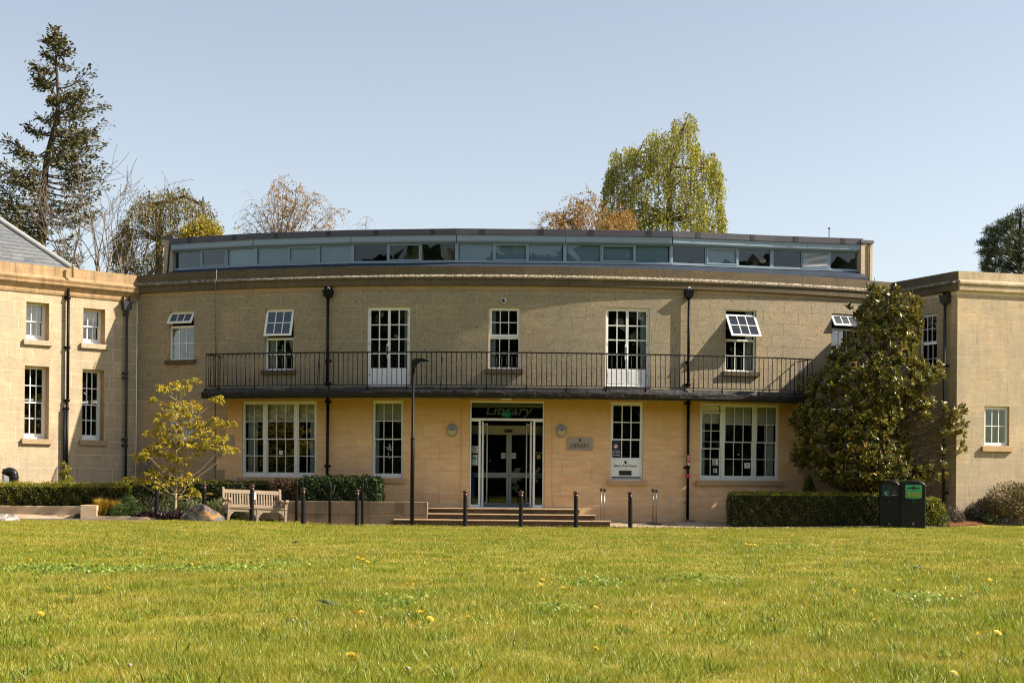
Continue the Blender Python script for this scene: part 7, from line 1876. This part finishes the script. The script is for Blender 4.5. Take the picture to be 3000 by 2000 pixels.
DP = [(1047, 1637), (1063, 1642), (1075, 1640), (1076, 1650), (692, 1716), (705, 1718), (722, 1730), (690, 1740), (878, 1735), (1212, 1700), (1194, 1712), (1213, 1713), (1250, 1710), (1585, 1715), (1590, 1700), (1461, 1657), (820, 1792), (859, 1810), (1039, 1798), (1060, 1797), (1044, 1846), (1021, 1920), (1032, 1922), (1038, 1936), (1370, 1812), (1260, 1818), (1232, 1798), (2262, 1741), (2356, 1670), (2500, 1730), (2443, 1767), (2661, 1784), (2562, 1816), (2872, 1858), (2890, 1855), (2922, 1857), (2942, 1853), (2794, 1979), (2346, 1605), (2370, 1606), (2380, 1604), (2507, 1603), (2185, 1595), (2200, 1597), (2212, 1597), (1730, 1705), (1760, 1780), (1745, 1785), (1846, 1790), (1840, 1800), (1835, 1840), (1900, 1890), (1745, 1900), (200, 1810), (95, 1640), (120, 1800), (480, 1670), (1915, 1700), (2635, 1702), (2678, 1701), (2590, 1700), (2860, 1735), (2900, 1700), (318, 1725), (560, 1655), (740, 1657), (2795, 1637), (1525, 1728), (1650, 1727), (1680, 1728), (910, 1545), (655, 1553), (570, 1552)]
for i, (x, y) in enumerate(DP):
    v = uv(x, y)[1]; Y = ZC * F / v * 0.965; Y = min(Y, 36.5); p = at(x, y, Y); z = Gz(p.x, Y) + 0.05
    t = thing("dandelion", "yellow dandelion flower open in the lawn", "flower", (p.x, Y, z), 0, "dandelions scattered over the lawn"); s = R.uniform(1.15, 1.7) * (1.0 if y > 1650 else 1.3)
    W = T(p.x, Y, z) @ Matrix.Rotation(R.uniform(0, 6), 4, 'Z') @ Matrix.Rotation(R.uniform(0.1, 0.6), 4, 'X') @ Matrix.Scale(s, 4); obj("flower_head", hdm, t, W); obj("stalk", stmm, t, W)
for x, y in ((857, 1818), (1197, 1803), (1114, 1812), (1024, 1848), (2420, 1725), (2381, 1745), (2687, 1775), (2635, 1584), (1195, 1957), (380, 1955), (2260, 1815), (2800, 1580)):
    v = uv(x, y)[1]; Y = min(36, ZC * F / v * 0.95); p = at(x, y, Y); z = Gz(p.x, Y) + 0.07
    t = thing("dandelion_clock", "greyish dandelion seed head standing in the lawn", "flower", (p.x, Y, z), 0, "dandelion seed heads in the lawn"); W = T(p.x, Y, z) @ Matrix.Scale(0.85, 4); obj("seed_head", ckm, t, W); obj("stalk", stmm, t, W @ T(0, 0, -0.015))
for x, y, s, lab in ((965, 1778, 1.0, "broad grey-green leaf rosette in the middle of the lawn"), (868, 1592, 0.7, "small dark leaf rosette near the back of the lawn"), (2690, 1668, 0.8, "small leaf rosette on the right of the lawn")):
    v = uv(x, y)[1]; Y = ZC * F / v; p = at(x, y, Y); t = thing("leaf_rosette", lab, "weed", (p.x, Y, Gz(p.x, Y))); n = 16; a = R.uniform(0, 6.28, n)
    leaves("rosette_leaves", np.tile([p.x, Y, Gz(p.x, Y) + 0.03], (n, 1)), R.normal(0, 0.3, (n, 3)) + np.array([0, 0, 1]), 0.14 * s * R.uniform(0.6, 1.1, n), m_ros, t, 0.3, np.stack([np.cos(a), np.sin(a), np.full(n, 0.9)], 1), fold=0.1, blunt=True)
